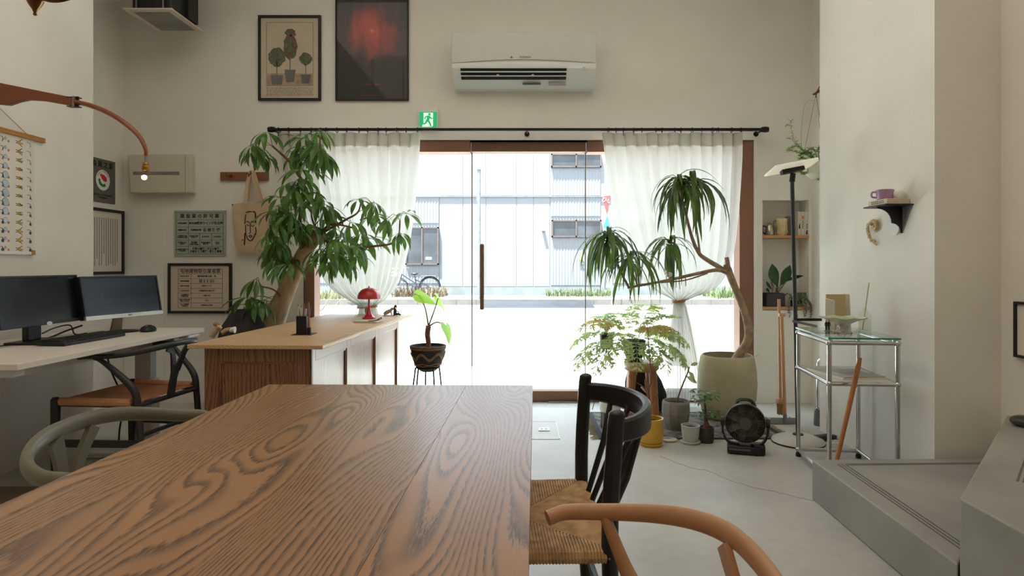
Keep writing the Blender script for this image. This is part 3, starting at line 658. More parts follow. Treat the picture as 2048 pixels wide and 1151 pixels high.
def wishbone(label, loc, rz, frame, seat, tip=.09, armz=.70, topz=.75, half=.27, group=None, bowr=1.0, seatcol='cord', depth=.275, jt=-.005, sa=.098):
    t = thing('wishbone_chair', label, 'chair', loc, rz, group)     # faces +y
    f = lambda n, bm, m=frame: obj(n, bm, m, t, world=False, smooth=50)
    h = half
    y0 = min(tip-.04, -.02); bow = [(h-.008, tip, armz-.007), (h-.001, (tip+y0)/2, armz-.002)]
    for i in range(9):
        a = PI*i/16; bow.append((h*math.cos(a)**.82 if i < 8 else 0, y0-(depth+y0)*math.sin(a)**.95, armz+(topz-armz)*math.sin(a)**2))
    bow = bow+[(-x, y, z) for x, y, z in bow[-2::-1]]
    pts = catmull(bow, 6); n = len(pts)
    rad = []
    for p in pts:
        k = min(1, max(0, (-p.y)/depth)); rad.append((.0175*bowr*(1-.25*k), .0175*bowr*(1+.3*k)))
    rad[0] = rad[-1] = (.011, .012); 
    f('backrest', sweep(NB(), pts, rad, 14, up=(0, 0, 1)))
    for s in (-1, 1):
        f('leg', sweep(NB(), [(s*.25, .215, 0), (s*.252, .215, .2), (s*.25, .212, .40), (s*.25, .212, .452), (s*.25, .212, .462)], [.014, .018, .021, .021, .012], 12))
        f('leg', sweep(NB(), catmull([(s*.215, -.235, 0), (s*.218, -.215, .2), (s*.22, -.20, .40), (s*.225, -.18, .50), (s*.24, -.10+.5*min(0, jt), .585), (s*(h-.012), -.03+jt, .645), (s*(h-.006), jt, armz-.010+.2*max(0, -jt-.01))], 4), [.012, .015, .0175, .0175, .015, .011, .0085], 12))
    bm = NB(); fl = [(0, -.205, .425), (0, -.222, .52), (0, -.238, .585)]
    flat(bm, catmull(fl, 4), [.05, .045, .058], .011, (0, -1, .1)); f('splat', bm)
    for s in (-1, 1):
        bm = NB(); flat(bm, catmull([(s*.012, -.232, .56), (s*sa*.5, -.232-(depth-.235)*.5, .66), (s*sa, -depth*(.955 if sa > .08 else .98)+.004, topz-.018)], 5), [.036, .03, .036], .010, (0, -1, .1)); f('splat_arm', bm)
    for y, z, hw, r in ((.212, .43, .25, .013), (-.2, .425, .215, .012)): f('seat_rail', tube(NB(), (-hw, y, z), (hw, y, z), r, 10))
    for s in (-1, 1):
        f('seat_rail', tube(NB(), (s*.25, .212, .43), (s*.22, -.2, .425), .012, 10))
        bm = NB(); flat(bm, [(s*.25, .213, .24), (s*.218, -.212, .24)], .016, .034, (0, 0, 1)); f('stretcher', bm)
    f('stretcher', tube(NB(), (-.25, .213, .30), (.25, .213, .30), .011, 8)); f('stretcher', tube(NB(), (-.218, -.21, .28), (.218, -.21, .28), .011, 8))
    if seatcol == 'cord': cord_seat('seat', t, (.25, .218), (.212, -.2), .447, seat)
    else:
        bm = NB(); nx, ny = 12, 10; g = []
        for j in range(ny+1):
            v = j/ny; y = -.205+.42*v; hw = .222+(.25-.222)*v
            row = []
            for i in range(nx+1):
                u = i/nx*2-1; q = abs(u); z = .446-.016*(1-u*u)*(1-(2*v-1)**2)-(.018 if q > .999 else 0)
                row.append(bm.verts.new((u*hw*(1.0), y, z)))
            g.append(row)
        for j in range(ny):
            for i in range(nx): bm.faces.new((g[j][i], g[j][i+1], g[j+1][i+1], g[j+1][i]))
        ex = bmesh.ops.solidify(bm, geom=bm.faces[:], thickness=.014)
        so_ = obj('seat', bm, seat, t, world=False, smooth=50)
        for s in (-1, 1): obj('seat_edge', tube(NB(), (s*.228, -.17, .44), (s*.25, .185, .443), .02, 10), seat, so_, world=False)
    return t
M_olive = pm('olive_paint', (112, 110, 92), .38, var=.04); M_char = pm('charcoal_paint', (48, 50, 50), .42, var=.06)
M_leather = pm('tan_leather', (210, 154, 110), .5, var=.1, scale=14, bump=.15, bscale=200)
wishbone('olive grey wishbone armchair pushed against the left side of the long table', (-.785, 1.41, 0), -PI/2+.03, M_olive, M_cord, tip=-.03, armz=.705, topz=.745, half=.252, sa=.062, bowr=.80, depth=.225, jt=-.045)
wishbone('charcoal wishbone chair with a tan leather seat at the white desk', (-2.03, 3.27, 0), PI/2-.12, M_char, M_leather, seatcol='leather', bowr=.66, armz=.665, topz=.705)
wishbone('natural beech wishbone armchair in front at the right of the table', (.035, .72, 0), PI/2, M_beech, M_cord, tip=.0, armz=.716, topz=.755, half=.262, bowr=.66, depth=.238, jt=-.085)
def spindle_chair():
    M_bk = pm('black_stained_wood', (30, 31, 31), .32, var=.08)
    t = thing('spindle_chair', 'black spindle back chair with a woven cord seat right of the table', 'chair', (-.04, 1.685, 0), PI/2+.05)   # faces +y local = -x
    f = lambda n, bm, m=M_bk: obj(n, bm, m, t, world=False, smooth=50)
    for s in (-1, 1):
        f('back_post', sweep(NB(), catmull([(s*.215, -.245, 0), (s*.235, -.225, .44), (s*.245, -.235, .7), (s*.246, -.24, .758)], 4), [.016, .02, .0195, .019], 14))
        f('post_cap', ball(NB(), (s*.246, -.24, .757), .0188, 1, 1, .55), M_bk)
        f('leg', sweep(NB(), [(s*.215, .215, 0), (s*.222, .213, .25), (s*.225, .212, .445)], [.014, .019, .018], 12))
        f('stretcher', tube(NB(), (s*.221, .213, .22), (s*.225, -.235, .2), .010, 8)); f('seat_rail', tube(NB(), (s*.225, .212, .425), (s*.235, -.225, .425), .013, 8))
        f('stretcher', tube(NB(), (s*.218, .214, .12), (s*.22, -.24, .11), .010, 8))
    f('seat_rail', tube(NB(), (-.225, .212, .425), (.225, .212, .425), .013, 8)); f('seat_rail', tube(NB(), (-.235, -.225, .425), (.235, -.225, .425), .013, 8))
    f('stretcher', tube(NB(), (-.22, .213, .28), (.22, .213, .28), .010, 8)); f('stretcher', tube(NB(), (-.225, -.236, .24), (.225, -.236, .24), .010, 8))
    rail = catmull([(.246, -.235, .715), (.19, -.30, .715), (.1, -.345, .715), (0, -.36, .715), (-.1, -.345, .715), (-.19, -.30, .715), (-.246, -.235, .715)], 6)
    bm = NB(); flat(bm, rail, .022, [.05, .062, .066, .062, .05], (0, 0, 1)); f('backrest', bm).modifiers.new('bevel', 'BEVEL').width = .006
    for i in range(5):
        u = (i-2)/2; f('spindle', sweep(NB(), [(u*.13, -.226, .43), (u*.16, -.30+.02*abs(u), .58), (u*.185, -.352+.045*u*u, .70)], [.008, .0095, .008], 8))
    cord_seat('seat', t, (.225, .235), (.212, -.225), .444, M_cord)
spindle_chair()

# ---------------------------------------------------------------- wall unit, exit sign, pictures
def aircon():
    y0 = 4.80; a = W(904, 64, 4.82); b = W(1192, 168, 4.82); X0, X1, ZT, ZB = a.x, b.x, a.z, b.z; H = ZT-ZB
    t = thing('air_conditioner', 'white split air conditioner mounted high on the wall above the door', 'air conditioner', ((X0+X1)/2, 4.92, ZB))
    M_ac = pm('ac_white', (226, 228, 224), .35, var=.01); M_acp = pm('ac_front_panel', (204, 205, 198), .28, var=.01)
    prof = [(5.04, ZT), (4.84, ZT), (4.815, ZT-.02), (4.815, ZB+H*.42), (4.80, ZB+H*.37), (4.80, ZB+H*.30), (4.805, ZB+H*.27), (4.90, ZB+H*.08), (4.95, ZB), (5.04, ZB)]
    obj('body', prism(NB(), prof, 'x', X0, X1), M_ac, t, bevel=.004, smooth=30)
    n = 20; poly = [(X0, ZT-.005), (X1, ZT-.005)]+[(X1-(X1-X0)*i/n, ZB+H*.39+math.sin(PI*i/n)*.028) for i in range(n+1)]
    obj('front_panel', prism(NB(), poly, 'y', 4.802, 4.817), M_acp, t, bevel=.003)
    text('brand_lettering', 'MITSUBISHI', .022, ((X0+X1)/2+.01, 4.801, ZB+H*.50), M_ink2, t, sx=.8)
    bm = NB()
    for k in range(3):
        r = .011; cx = (X0+X1)/2-.095; cz = ZB+H*.50; ang = PI/2+k*2*PI/3
        c = Vector((math.cos(ang)*r, math.sin(ang)*r)); d = Vector((-c.y, c.x))*.5
        prism(bm, [(cx, cz), (cx+c.x*.5+d.x, cz+c.y*.5+d.y), (cx+c.x, cz+c.y), (cx+c.x*.5-d.x, cz+c.y*.5-d.y)], 'y', 4.801, 4.8025)
    obj('emblem', bm, M_ink2, t)
    # outlet slot with two vanes, follows the slope of the lower body
    def sl(k): return 4.805+(.095)*(.27-k)/.19 if k < .27 else 4.8
    za, zb = .285, .125
    px0, px1 = X0+.066, X1-.226
    bm = NB(); prism(bm, [(sl(za)-.004, ZB+H*za), (sl(zb)-.004, ZB+H*zb), (sl(zb)+.004, ZB+H*zb), (sl(za)+.004, ZB+H*za)], 'x', px0, px1); obj('outlet', bm, pm('outlet_dark', (34, 35, 34), .7), t)
    for k in (.235, .178):
        bm = NB(); flat(bm, [(px0, sl(k)-.008, ZB+H*k), (px1, sl(k)-.008, ZB+H*k)], .02, .007, (0, -.6, 1)); v = obj('vane', bm, M_ac, t)
    for u in (.34, .67): obj('vane_clip', B(px0+(px1-px0)*u, px0+(px1-px0)*u+.018, sl(.19)-.014, sl(.19)-.004, ZB+H*.16, ZB+H*.2), M_ac, t)
    k = .07
    obj('label_sticker', B(X1-.36, X1-.226, 4.885, 4.915, ZB+H*.04, ZB+H*.075), pm('grey_sticker', (168, 168, 166), .6), t); obj('label_sticker', B(X0+.54, X0+.68, 4.885, 4.91, ZB+H*.05, ZB+H*.068), M_ink2, t)
    obj('display_mark', B(X1-.105, X1-.082, 4.797, 4.803, ZB+H*.2+.02, ZB+H*.2+.045), pm('display_grey', (186, 188, 186), .5), t)
    obj('service_cover', B(X1-.222, X1-.065, 4.7985, 4.802, ZB+H*.285, ZB+H*.33), M_ac, t)
aircon()
def exit_sign():
    a, b = W(838, 217, 5.0), W(876, 257, 5.0); X0, X1, ZT, ZB = a.x, b.x, a.z, b.z
    t = thing('exit_sign', 'green and white emergency exit sign with a running figure above the curtain', 'sign', ((X0+X1)/2, 5.02, ZB))
    obj('housing', B(X0, X1, 4.985, 5.04, ZB, ZT), M_white, t, bevel=.004)
    mg = pm('exit_green', (16, 160, 96), .4, var=.01, emit=.55); mw = pm('exit_white', (226, 240, 232), .4, var=.01, emit=.45)
    gx0, gx1, gz0, gz1 = X0+.006, X1-.006, ZB+.008, ZT-.03; g = gx1-gx0
    pn = obj('panel', B(gx0, gx1, 4.981, 4.986, gz0, gz1), mg, t)
    Q = lambda u, v: (gx0+u*g, gz0+v*(gz1-gz0))
    obj('doorway', prism(NB(), [Q(.24, .93), Q(.78, .93), Q(.78, .10), Q(.70, .02), Q(.15, .02), Q(.2, .18), Q(.24, .3)], 'y', 4.9795, 4.981), mw, pn)
    bm = NB()
    def st(p, q, w1, w2=None):
        p, q = Vector((*p, 0)), Vector((*q, 0)); d = (q-p).normalized(); s = Vector((-d.y, d.x, 0)); w2 = w2 or w1
        pts = [p+s*w1, q+s*w2, q-s*w2, p-s*w1]; prism(bm, [Q(v.x, v.y) for v in pts], 'y', 4.978, 4.9795)
    cx, cz = Q(.58, .83); disc(bm, (cx, 4.9788, cz), g*.075, 'y', 14, h=.0015)
    st((.55, .74), (.47, .42), .09, .07); st((.52, .73), (.36, .66), .04); st((.36, .66), (.30, .52), .035); st((.58, .70), (.66, .55), .04); st((.66, .55), (.78, .58), .03)
    st((.5, .44), (.6, .25), .06, .05); st((.6, .25), (.66, .05), .05, .04); st((.44, .46), (.36, .24), .06, .05); st((.36, .24), (.14, .20), .05, .04)
    obj('running_figure', bm, mg, pn)
exit_sign()
M_pglass = glass('picture_glass', (1, 1, 1), 1.45, .005, .8)
def frame_thing(name, label, cat, x0, x1, z0, z1, y, fw=.02, paper=None, dep=.022, mat=None):
    t = thing(name, label, cat, ((x0+x1)/2, y, z0)); bm = NB(); yf = y-dep
    for a in ((x0, x1, z0, z0+fw), (x0, x1, z1-fw, z1), (x0, x0+fw, z0+fw, z1-fw), (x1-fw, x1, z0+fw, z1-fw)): box(bm, a[0], a[1], yf, y, a[2], a[3])
    obj('frame', bm, mat or M_blackframe, t, bevel=.0015)
    pr = obj('print', B(x0+fw, x1-fw, y-dep*.5, y, z0+fw, z1-fw), paper or M_paper, t)
    obj('glazing', B(x0+fw, x1-fw, y-dep*.72, y-dep*.66, z0+fw, z1-fw), M_pglass, t)
    return t, pr, y-dep*.5
def lines_of_print(bm, x0, x1, z, y, h, words=9, h2=.0006):
    x = x0
    while x < x1-.004:
        w_ = min(x1-x, R.uniform(.008, .03)); box(bm, x, x+w_, y-h2, y, z, z+h); x += w_+R.uniform(.004, .009)
# botanical print
t, pr, yp = frame_thing('framed_print', 'framed old print of potted garden trees in a thin black frame', 'picture', -2.128, -1.628, 2.412, 3.092, 5.04, .02, pm('aged_paper', (206, 192, 168), .8, var=.05, scale=5))
bm = NB(); X0, X1, Z0, Z1 = -2.065, -1.69, 2.53, 3.035
for a in ((X0, X1, Z0, Z0+.003), (X0, X1, Z1, Z1+.003), (X0, X0+.003, Z0, Z1), (X1-.003, X1, Z0, Z1)): box(bm, a[0], a[1], yp-.0006, yp, a[2], a[3])
for i in range(7): lines_of_print(bm, X0, X1, 2.452+i*.0105, yp, .0035)
obj('engraved_text', bm, M_ink2, pr)
mgd = pm('print_foliage', (104, 110, 84), .85, var=.25, scale=60); mgn = pm('print_ground', (176, 150, 120), .85, var=.15, scale=20); mgp = pm('print_pot', (112, 114, 116), .85, var=.1); mrd = pm('print_red', (150, 76, 62), .85, var=.2, scale=50)
obj('printed_ground', B(X0+.006, X1-.006, yp-.0005, yp, Z0+.004, Z0+.1), mgn, pr)
def blob(cx, cz, rx, rz, n=26, jag=.12): return [(cx+rx*math.cos(2*PI*i/n)*(1+R.uniform(-jag, jag)), cz+rz*math.sin(2*PI*i/n)*(1+R.uniform(-jag, jag))) for i in range(n)]
bm = NB(); prism(bm, blob(-1.98, 2.76, .07, .075), 'y', yp-.0012, yp-.0006); prism(bm, blob(-1.75, 2.745, .05, .05), 'y', yp-.0012, yp-.0006); prism(bm, blob(-1.875, 2.84, .055, .1), 'y', yp-.0014, yp-.0006); prism(bm, blob(-1.875, 2.955, .04, .03), 'y', yp-.0014, yp-.0006); obj('printed_foliage', bm, mgd, pr)
bm = NB(); prism(bm, [(-2.03, 2.615), (-1.93, 2.615), (-1.94, 2.54), (-2.02, 2.54)], 'y', yp-.0014, yp-.0008); prism(bm, [(-1.79, 2.62), (-1.71, 2.62), (-1.72, 2.55), (-1.78, 2.55)], 'y', yp-.0014, yp-.0008); prism(bm, [(-1.92, 2.66), (-1.83, 2.66), (-1.845, 2.56), (-1.905, 2.56)], 'y', yp-.0014, yp-.0008)
box(bm, -1.984, -1.976, yp-.0012, yp-.0006, 2.61, 2.72); box(bm, -1.753, -1.747, yp-.0012, yp-.0006, 2.61, 2.72); box(bm, -1.879, -1.871, yp-.0012, yp-.0006, 2.65, 2.78); obj('printed_pot', bm, mgp, pr)
bm = NB()
for i in range(16): disc(bm, (-1.875+R.uniform(-.045, .045), yp-.0016, 2.85+R.uniform(-.08, .12)), R.uniform(.005, .011), 'y', 8, h=.0006)
obj('printed_flower', bm, mrd, pr)
# dark red poster
def redposter():
    m, nt, p, out = nodes('dark_red_poster'); v = coords(nt, (1, 1, 1), False)
    mp = N(nt, 'ShaderNodeMapping'); mp.inputs['Location'].default_value = (0, 0, -.56); L(nt, v, mp.inputs['Vector'])
    ln = N(nt, 'ShaderNodeVectorMath', operation='LENGTH'); mp2 = N(nt, 'ShaderNodeMapping'); mp2.inputs['Scale'].default_value = (1.4, 0, 1.5); L(nt, mp.outputs[0], mp2.inputs['Vector']); L(nt, mp2.outputs[0], ln.inputs[0])
    nz = N(nt, 'ShaderNodeTexNoise'); nz.inputs['Scale'].default_value = 9; nz.inputs['Detail'].default_value = 6; ms = N(nt, 'ShaderNodeMapping'); ms.inputs['Scale'].default_value = (1, 1, .45); L(nt, v, ms.inputs['Vector']); L(nt, ms.outputs[0], nz.inputs['Vector'])
    a = N(nt, 'ShaderNodeMath', operation='MULTIPLY_ADD'); a.inputs[1].default_value = .55; L(nt, nz.outputs[0], a.inputs[0]); L(nt, ln.outputs['Value'], a.inputs[2])
    cr = N(nt, 'ShaderNodeValToRGB'); e = cr.color_ramp.elements
    for i, (pos, c) in enumerate(((.27, (240, 160, 60)), (.74, (34, 32, 30)), (.34, (190, 66, 42)), (.48, (136, 46, 36)), (.60, (66, 40, 36)))):
        q = e[i] if i < 2 else e.new(pos); q.position = pos; q.color = (*lin(c), 1)
    L(nt, a.outputs[0], cr.inputs[0]); L(nt, cr.outputs[0], p.inputs['Base Color']); p.inputs['Roughness'].default_value = .5
    return m
t, pr, yp = frame_thing('framed_poster', 'tall dark poster with a red glow at its centre in a black frame', 'poster', -1.512, -.928, 2.412, 3.245, 5.04, .012, redposter())
bm = NB(); prism(bm, [(-1.235, 2.70), (-1.225, 2.74), (-1.205, 2.74), (-1.195, 2.70), (-1.2, 2.6), (-1.21, 2.52), (-1.22, 2.52), (-1.23, 2.6)], 'y', yp-.0008, yp-.0002); obj('printed_tower', bm, pm('poster_dark', (28, 22, 20), .6), pr)
bm = NB(); lines_of_print(bm, -1.3, -1.13, 2.45, yp, .008); lines_of_print(bm, -1.28, -1.15, 2.535, yp, .014); obj('printed_text', bm, pm('poster_red_ink', (120, 44, 36), .6), pr)
# permit plate
def grid(bm, x0, x1, z0, z1, y, rows, vs, w_=.0022):
    for z in rows: box(bm, x0, x1, y-.0008, y, z-w_/2, z+w_/2)
    for x, a, b in vs: box(bm, x-w_/2, x+w_/2, y-.0008, y, a, b)
def permit():
    a, b = W(350, 421, 5.04), W(453, 512, 5.04); X0, X1, Z0, Z1 = a.x, b.x, b.z, a.z
    t = thing('permit_plate', 'pale green construction permit plate pinned to the back wall', 'sign', ((X0+X1)/2, 5.03, Z0))
    pl = obj('plate', B(X0, X1, 5.028, 5.034, Z0, Z1), pm('pale_green_acrylic', (166, 174, 160), .25, var=.02), t, bevel=.001)
    y = 5.028; gx0, gx1, gz0, gz1 = X0+.016, X1-.02, Z0+.018, Z1-.018; n = 6; H = gz1-gz0
    rz = [gz1, gz1-H*.17, gz1-H*.34, gz1-H*.50, gz1-H*.665, gz1-H*.82, gz0]; cx = gx0+(gx1-gx0)*.26; c2 = gx0+(gx1-gx0)*.5; c3 = gx0+(gx1-gx0)*.755
    bm = NB(); grid(bm, gx0, gx1, gz0, gz1, y, rz, [(gx0, gz0, gz1), (gx1, gz0, gz1), (cx, gz0, rz[1]), (c2, rz[5], rz[3]), (c3, rz[5], rz[3])]); obj('ruled_line', bm, M_ink, pl)
    T = lambda s, sz, x, z, al='CENTER', sx=1: text('lettering', s, sz, (x, y-.0006, z), M_ink, t, align=al, sx=sx, bold=.0006)
    mid = lambda i: (rz[i]+rz[i+1])/2
    T('建 設 業 の 許 可 票', .036, (gx0+gx1)/2, mid(0)); T('株式会社', .02, cx+.045, mid(1)); T('武市ウインド名古屋', .026, cx+.17, mid(1), sx=.9)
    T('代表取締役', .017, cx+.06, mid(2)); T('各 務 雅 博', .028, cx+.185, mid(2))
    for i, s in ((1, '商号又は名称'), (2, '代表者の氏名'), (3, '一般建設業又は\n特定建設業の別'), (4, '許可を受けた\n建設業'), (5, 'この店舗で営業して\nいる建設業')): T(s, .0125, (gx0+cx)/2, mid(i), sx=.9)
    T('許可を受けた\n建 設 業', .012, (cx+c2)/2, mid(3)); T('許 可 番 号', .012, (c2+c3)/2, mid(3)); T('許可年月日', .012, (c3+gx1)/2, mid(3))
    T('建築工事業\n大工工事業\n内装仕上工事業', .010, (cx+c2)/2, mid(4)); T('愛知県知事許可\n(般)第 号', .011, (c2+c3)/2, mid(4)); T('令和 年\n月 日', .011, (c3+gx1)/2, mid(4))
    T('建築工事業・大工工事業\n内装仕上工事業・解体工事業', .021, (cx+gx1)/2, mid(5), sx=.92)
    for x in (X0+.008, X1-.008):
        for z in (Z0+.008, Z1-.008): obj('pin', disc(NB(), (x, 5.026, z), .004, 'y', 10, h=.006), M_steel, t)
permit()
def license_():
    a, b = W(338, 526, 5.04), W(465, 626, 5.04); X0, X1, Z0, Z1 = a.x, b.x, b.z, a.z
    t, pr, y = frame_thing('framed_licence', 'black framed estate agent licence sheet low on the back wall', 'sign', X0, X1, Z0, Z1, 5.04, .02, pm('licence_sheet', (212, 196, 178), .8, var=.02))
    gx0, gx1, gz0, gz1 = X0+.08, X1-.075, Z0+.045, Z1-.045; H = gz1-gz0; rz = [gz1]+[gz1-H*(.13+.87*i/7) for i in range(8)]; cx = gx0+(gx1-gx0)*.29
    bm = NB(); grid(bm, gx0, gx1, gz0, gz1, y, rz, [(gx0, gz0, gz1), (gx1, gz0, gz1), (cx, gz0, rz[1])]); obj('ruled_line', bm, M_ink, pr)
    T = lambda s, sz, x, z, al='CENTER', sx=1: text('lettering', s, sz, (x, y-.0006, z), M_ink, t, align=al, sx=sx, bold=.0004)
    mid = lambda i: (rz[i]+rz[i+1])/2
    T('宅地建物取引業者票', .036, (gx0+gx1)/2, mid(0)*1)
    for i, s in enumerate(('免 許 証 番 号', '免許有効期間', '商号又は名称', '代 表 者 氏 名', 'この事務所の\n代表者氏名', '専任の宅地建物\n取引士の氏名', '主たる事務所\nの所在地')): T(s, .0125, (gx0+cx)/2, mid(i+1), sx=.95)
    for i, s in enumerate(('愛知県知事(1)第    号', '令和   年   月   日から\n令和   年   月   日まで', '武市ウインド', '代表取締役 各務 雅博', '各務 雅博', '雅博', '愛知県名古屋市')): T(s, .013 if i else .016, (cx+gx1)/2, mid(i+1))
license_()
# member sign and framed document on the side wall of the recess
def member():
    X = -3.212; y0, y1, z0, z1 = 4.62, 4.93, 1.575, 1.905; cy = 4.785
    t = thing('member_sign', 'grey metal membership plate with a round red and green emblem', 'sign', (X, cy, z0))
    pl = obj('plate', B(X, X+.006, y0, y1, z0, z1), pm('grey_metal_plate', (112, 110, 104), .35, .3, var=.03), t, bevel=.001)
    xs = X+.0066
    text('lettering', '会 員 之 証', .05, (xs, cy, z1-.045), M_ink, t, '+x', bold=.001)
    cz = 1.745; obj('emblem_disc', disc(NB(), (xs, cy, cz), .078, 'x', 36, h=.0012), M_white, pl)
    def arc(a0, a1, r0, r1, n=14):
        A = [(cy+r1*math.cos(a0+(a1-a0)*i/n), cz+r1*math.sin(a0+(a1-a0)*i/n)) for i in range(n+1)]
        return A+[(cy+r0*math.cos(a1+(a0-a1)*i/n)*1+.0, cz+r0*math.sin(a1+(a0-a1)*i/n)) for i in range(n+1)]
    def drop(c, rot, s):
        out = []
        for i in range(24):
            a = 2*PI*i/24; r = s*(1+.55*math.cos(a)**3 if math.cos(a) > 0 else 1)
            x, z = r*math.cos(a), s*.62*math.sin(a); out.append((c[0]+x*math.cos(rot)-z*math.sin(rot), c[1]+x*math.sin(rot)+z*math.cos(rot)))
        return out
    obj('emblem_red', prism(NB(), drop((cy+.012, cz+.016), 2.6, .034), 'x', xs+.0006, xs+.0016), pm('emblem_red', (206, 34, 48), .5), pl, label='red half of the emblem')
    obj('emblem_green', prism(NB(), arc(PI*.95, PI*1.72, .030, .052), 'x', xs+.0006, xs+.0014), pm('emblem_green', (16, 132, 84), .5), pl, label='green half of the emblem')
    for i, ch in enumerate('REAL PARTNER'):
        a = math.radians(150-i*11); text('lettering', ch, .016, (xs+.0006, cy+.066*math.cos(a), cz+.066*math.sin(a)), M_ink, t, rot=(PI/2, 0, PI/2))
    text('lettering', '公益社団法人 全日本不動産協会会員', .013, (xs, cy, 1.632), M_ink, t, '+x'); text('lettering', '不動産保証協会会員', .011, (xs, cy, 1.612), M_ink, t, '+x')
member()
def doc():
    X = -3.212; y0, y1, z0, z1 = 4.45, 5.02, 1.03, 1.53; fw = .022
    t = thing('framed_document', 'black framed sheet of vertical printed text in the left corner', 'picture', (X, (y0+y1)/2, z0)); bm = NB()
    for a in ((y0, y1, z0, z0+fw), (y0, y1, z1-fw, z1), (y0, y0+fw, z0+fw, z1-fw), (y1-fw, y1, z0+fw, z1-fw)): box(bm, X, X+.022, a[0], a[1], a[2], a[3])
    obj('frame', bm, M_blackframe, t, bevel=.0015); pr = obj('print', B(X, X+.011, y0+fw, y1-fw, z0+fw, z1-fw), M_paper, t)
    obj('glazing', B(X+.014, X+.0155, y0+fw, y1-fw, z0+fw, z1-fw), M_pglass, t)
    bm = NB()
    for i in range(15):
        y = 4.945-i*.026; z = z1-.07-(0 if i % 4 else .0); e = z0+.07+(R.uniform(0, .1) if i % 3 == 0 else 0)
        while z > e:
            h = R.uniform(.004, .007); box(bm, X+.011, X+.0116, y-.005, y+.005, z-h, z); z -= h+.003
    obj('vertical_text', bm, M_ink2, pr)
doc()
# white ventilation unit
def ventunit():
    a, b = W(262, 310, 5.0), W(389, 387, 5.0); X0, X1, Z0, Z1 = a.x, b.x, b.z, a.z
    t = thing('ventilation_unit', 'white wall ventilation unit with a grey slot at the back left', 'ventilation unit', ((X0+X1)/2, 5.01, Z0))
    obj('cover', prism(NB(), [(X0, Z1), (X1, Z1), (X1, Z0), (X0+.02, Z0)], 'y', 4.955, 5.02), pm('vent_cover', (206, 198, 182), .5, var=.015), t, bevel=.008)
    obj('back_plate', B(X0+.01, X1-.01, 5.0, 5.04, Z0+.01, Z1-.01), M_white, t); obj('slot', B(X0+.045, X1-.095, 4.9535, 4.96, Z0+.142, Z0+.168), pm('vent_slot', (136, 132, 126), .7), t)
    obj('cover_seam', B(X1-.05, X1-.0485, 4.9535, 4.958, Z0+.004, Z1-.004), M_ink2, t)
ventunit()
# hook rail and tote bag
def hooks():
    a, b = W(438, 343, 5.0), W(534, 360, 5.0); X0, X1, Z0, Z1 = a.x, b.x, b.z, a.z
    t = thing('hook_rail', 'short reddish timber rail with brass hooks on the back wall', 'hook rail', ((X0+X1)/2, 5.03, Z0))
    obj('board', B(X0, X1, 5.018, 5.04, Z0, Z1), wood('rail_timber', (142, 88, 62), (112, 64, 44), axis='x', freq=6, lin_=70, strength=.5), t, bevel=.002)
    for px in (460, 502):
        p = W(px, 351, 5.0); x, z = p.x, p.z
        bm = NB(); disc(bm, (x, 5.014, z), .014, 'y', 16, h=.008); sweep(bm, catmull([(x, 5.012, z+.004), (x-.01, 4.985, z-.006), (x-.004, 4.965, z-.012), (x+.004, 4.96, z+.012)], 5), [.007, .006, .006, .008], 8)
        sweep(bm, catmull([(x, 5.01, z+.006), (x-.018, 4.995, z+.014), (x-.032, 4.985, z+.022)], 4), [.006, .005, .007], 8)
        obj('hook', bm, M_brass, t)
hooks()
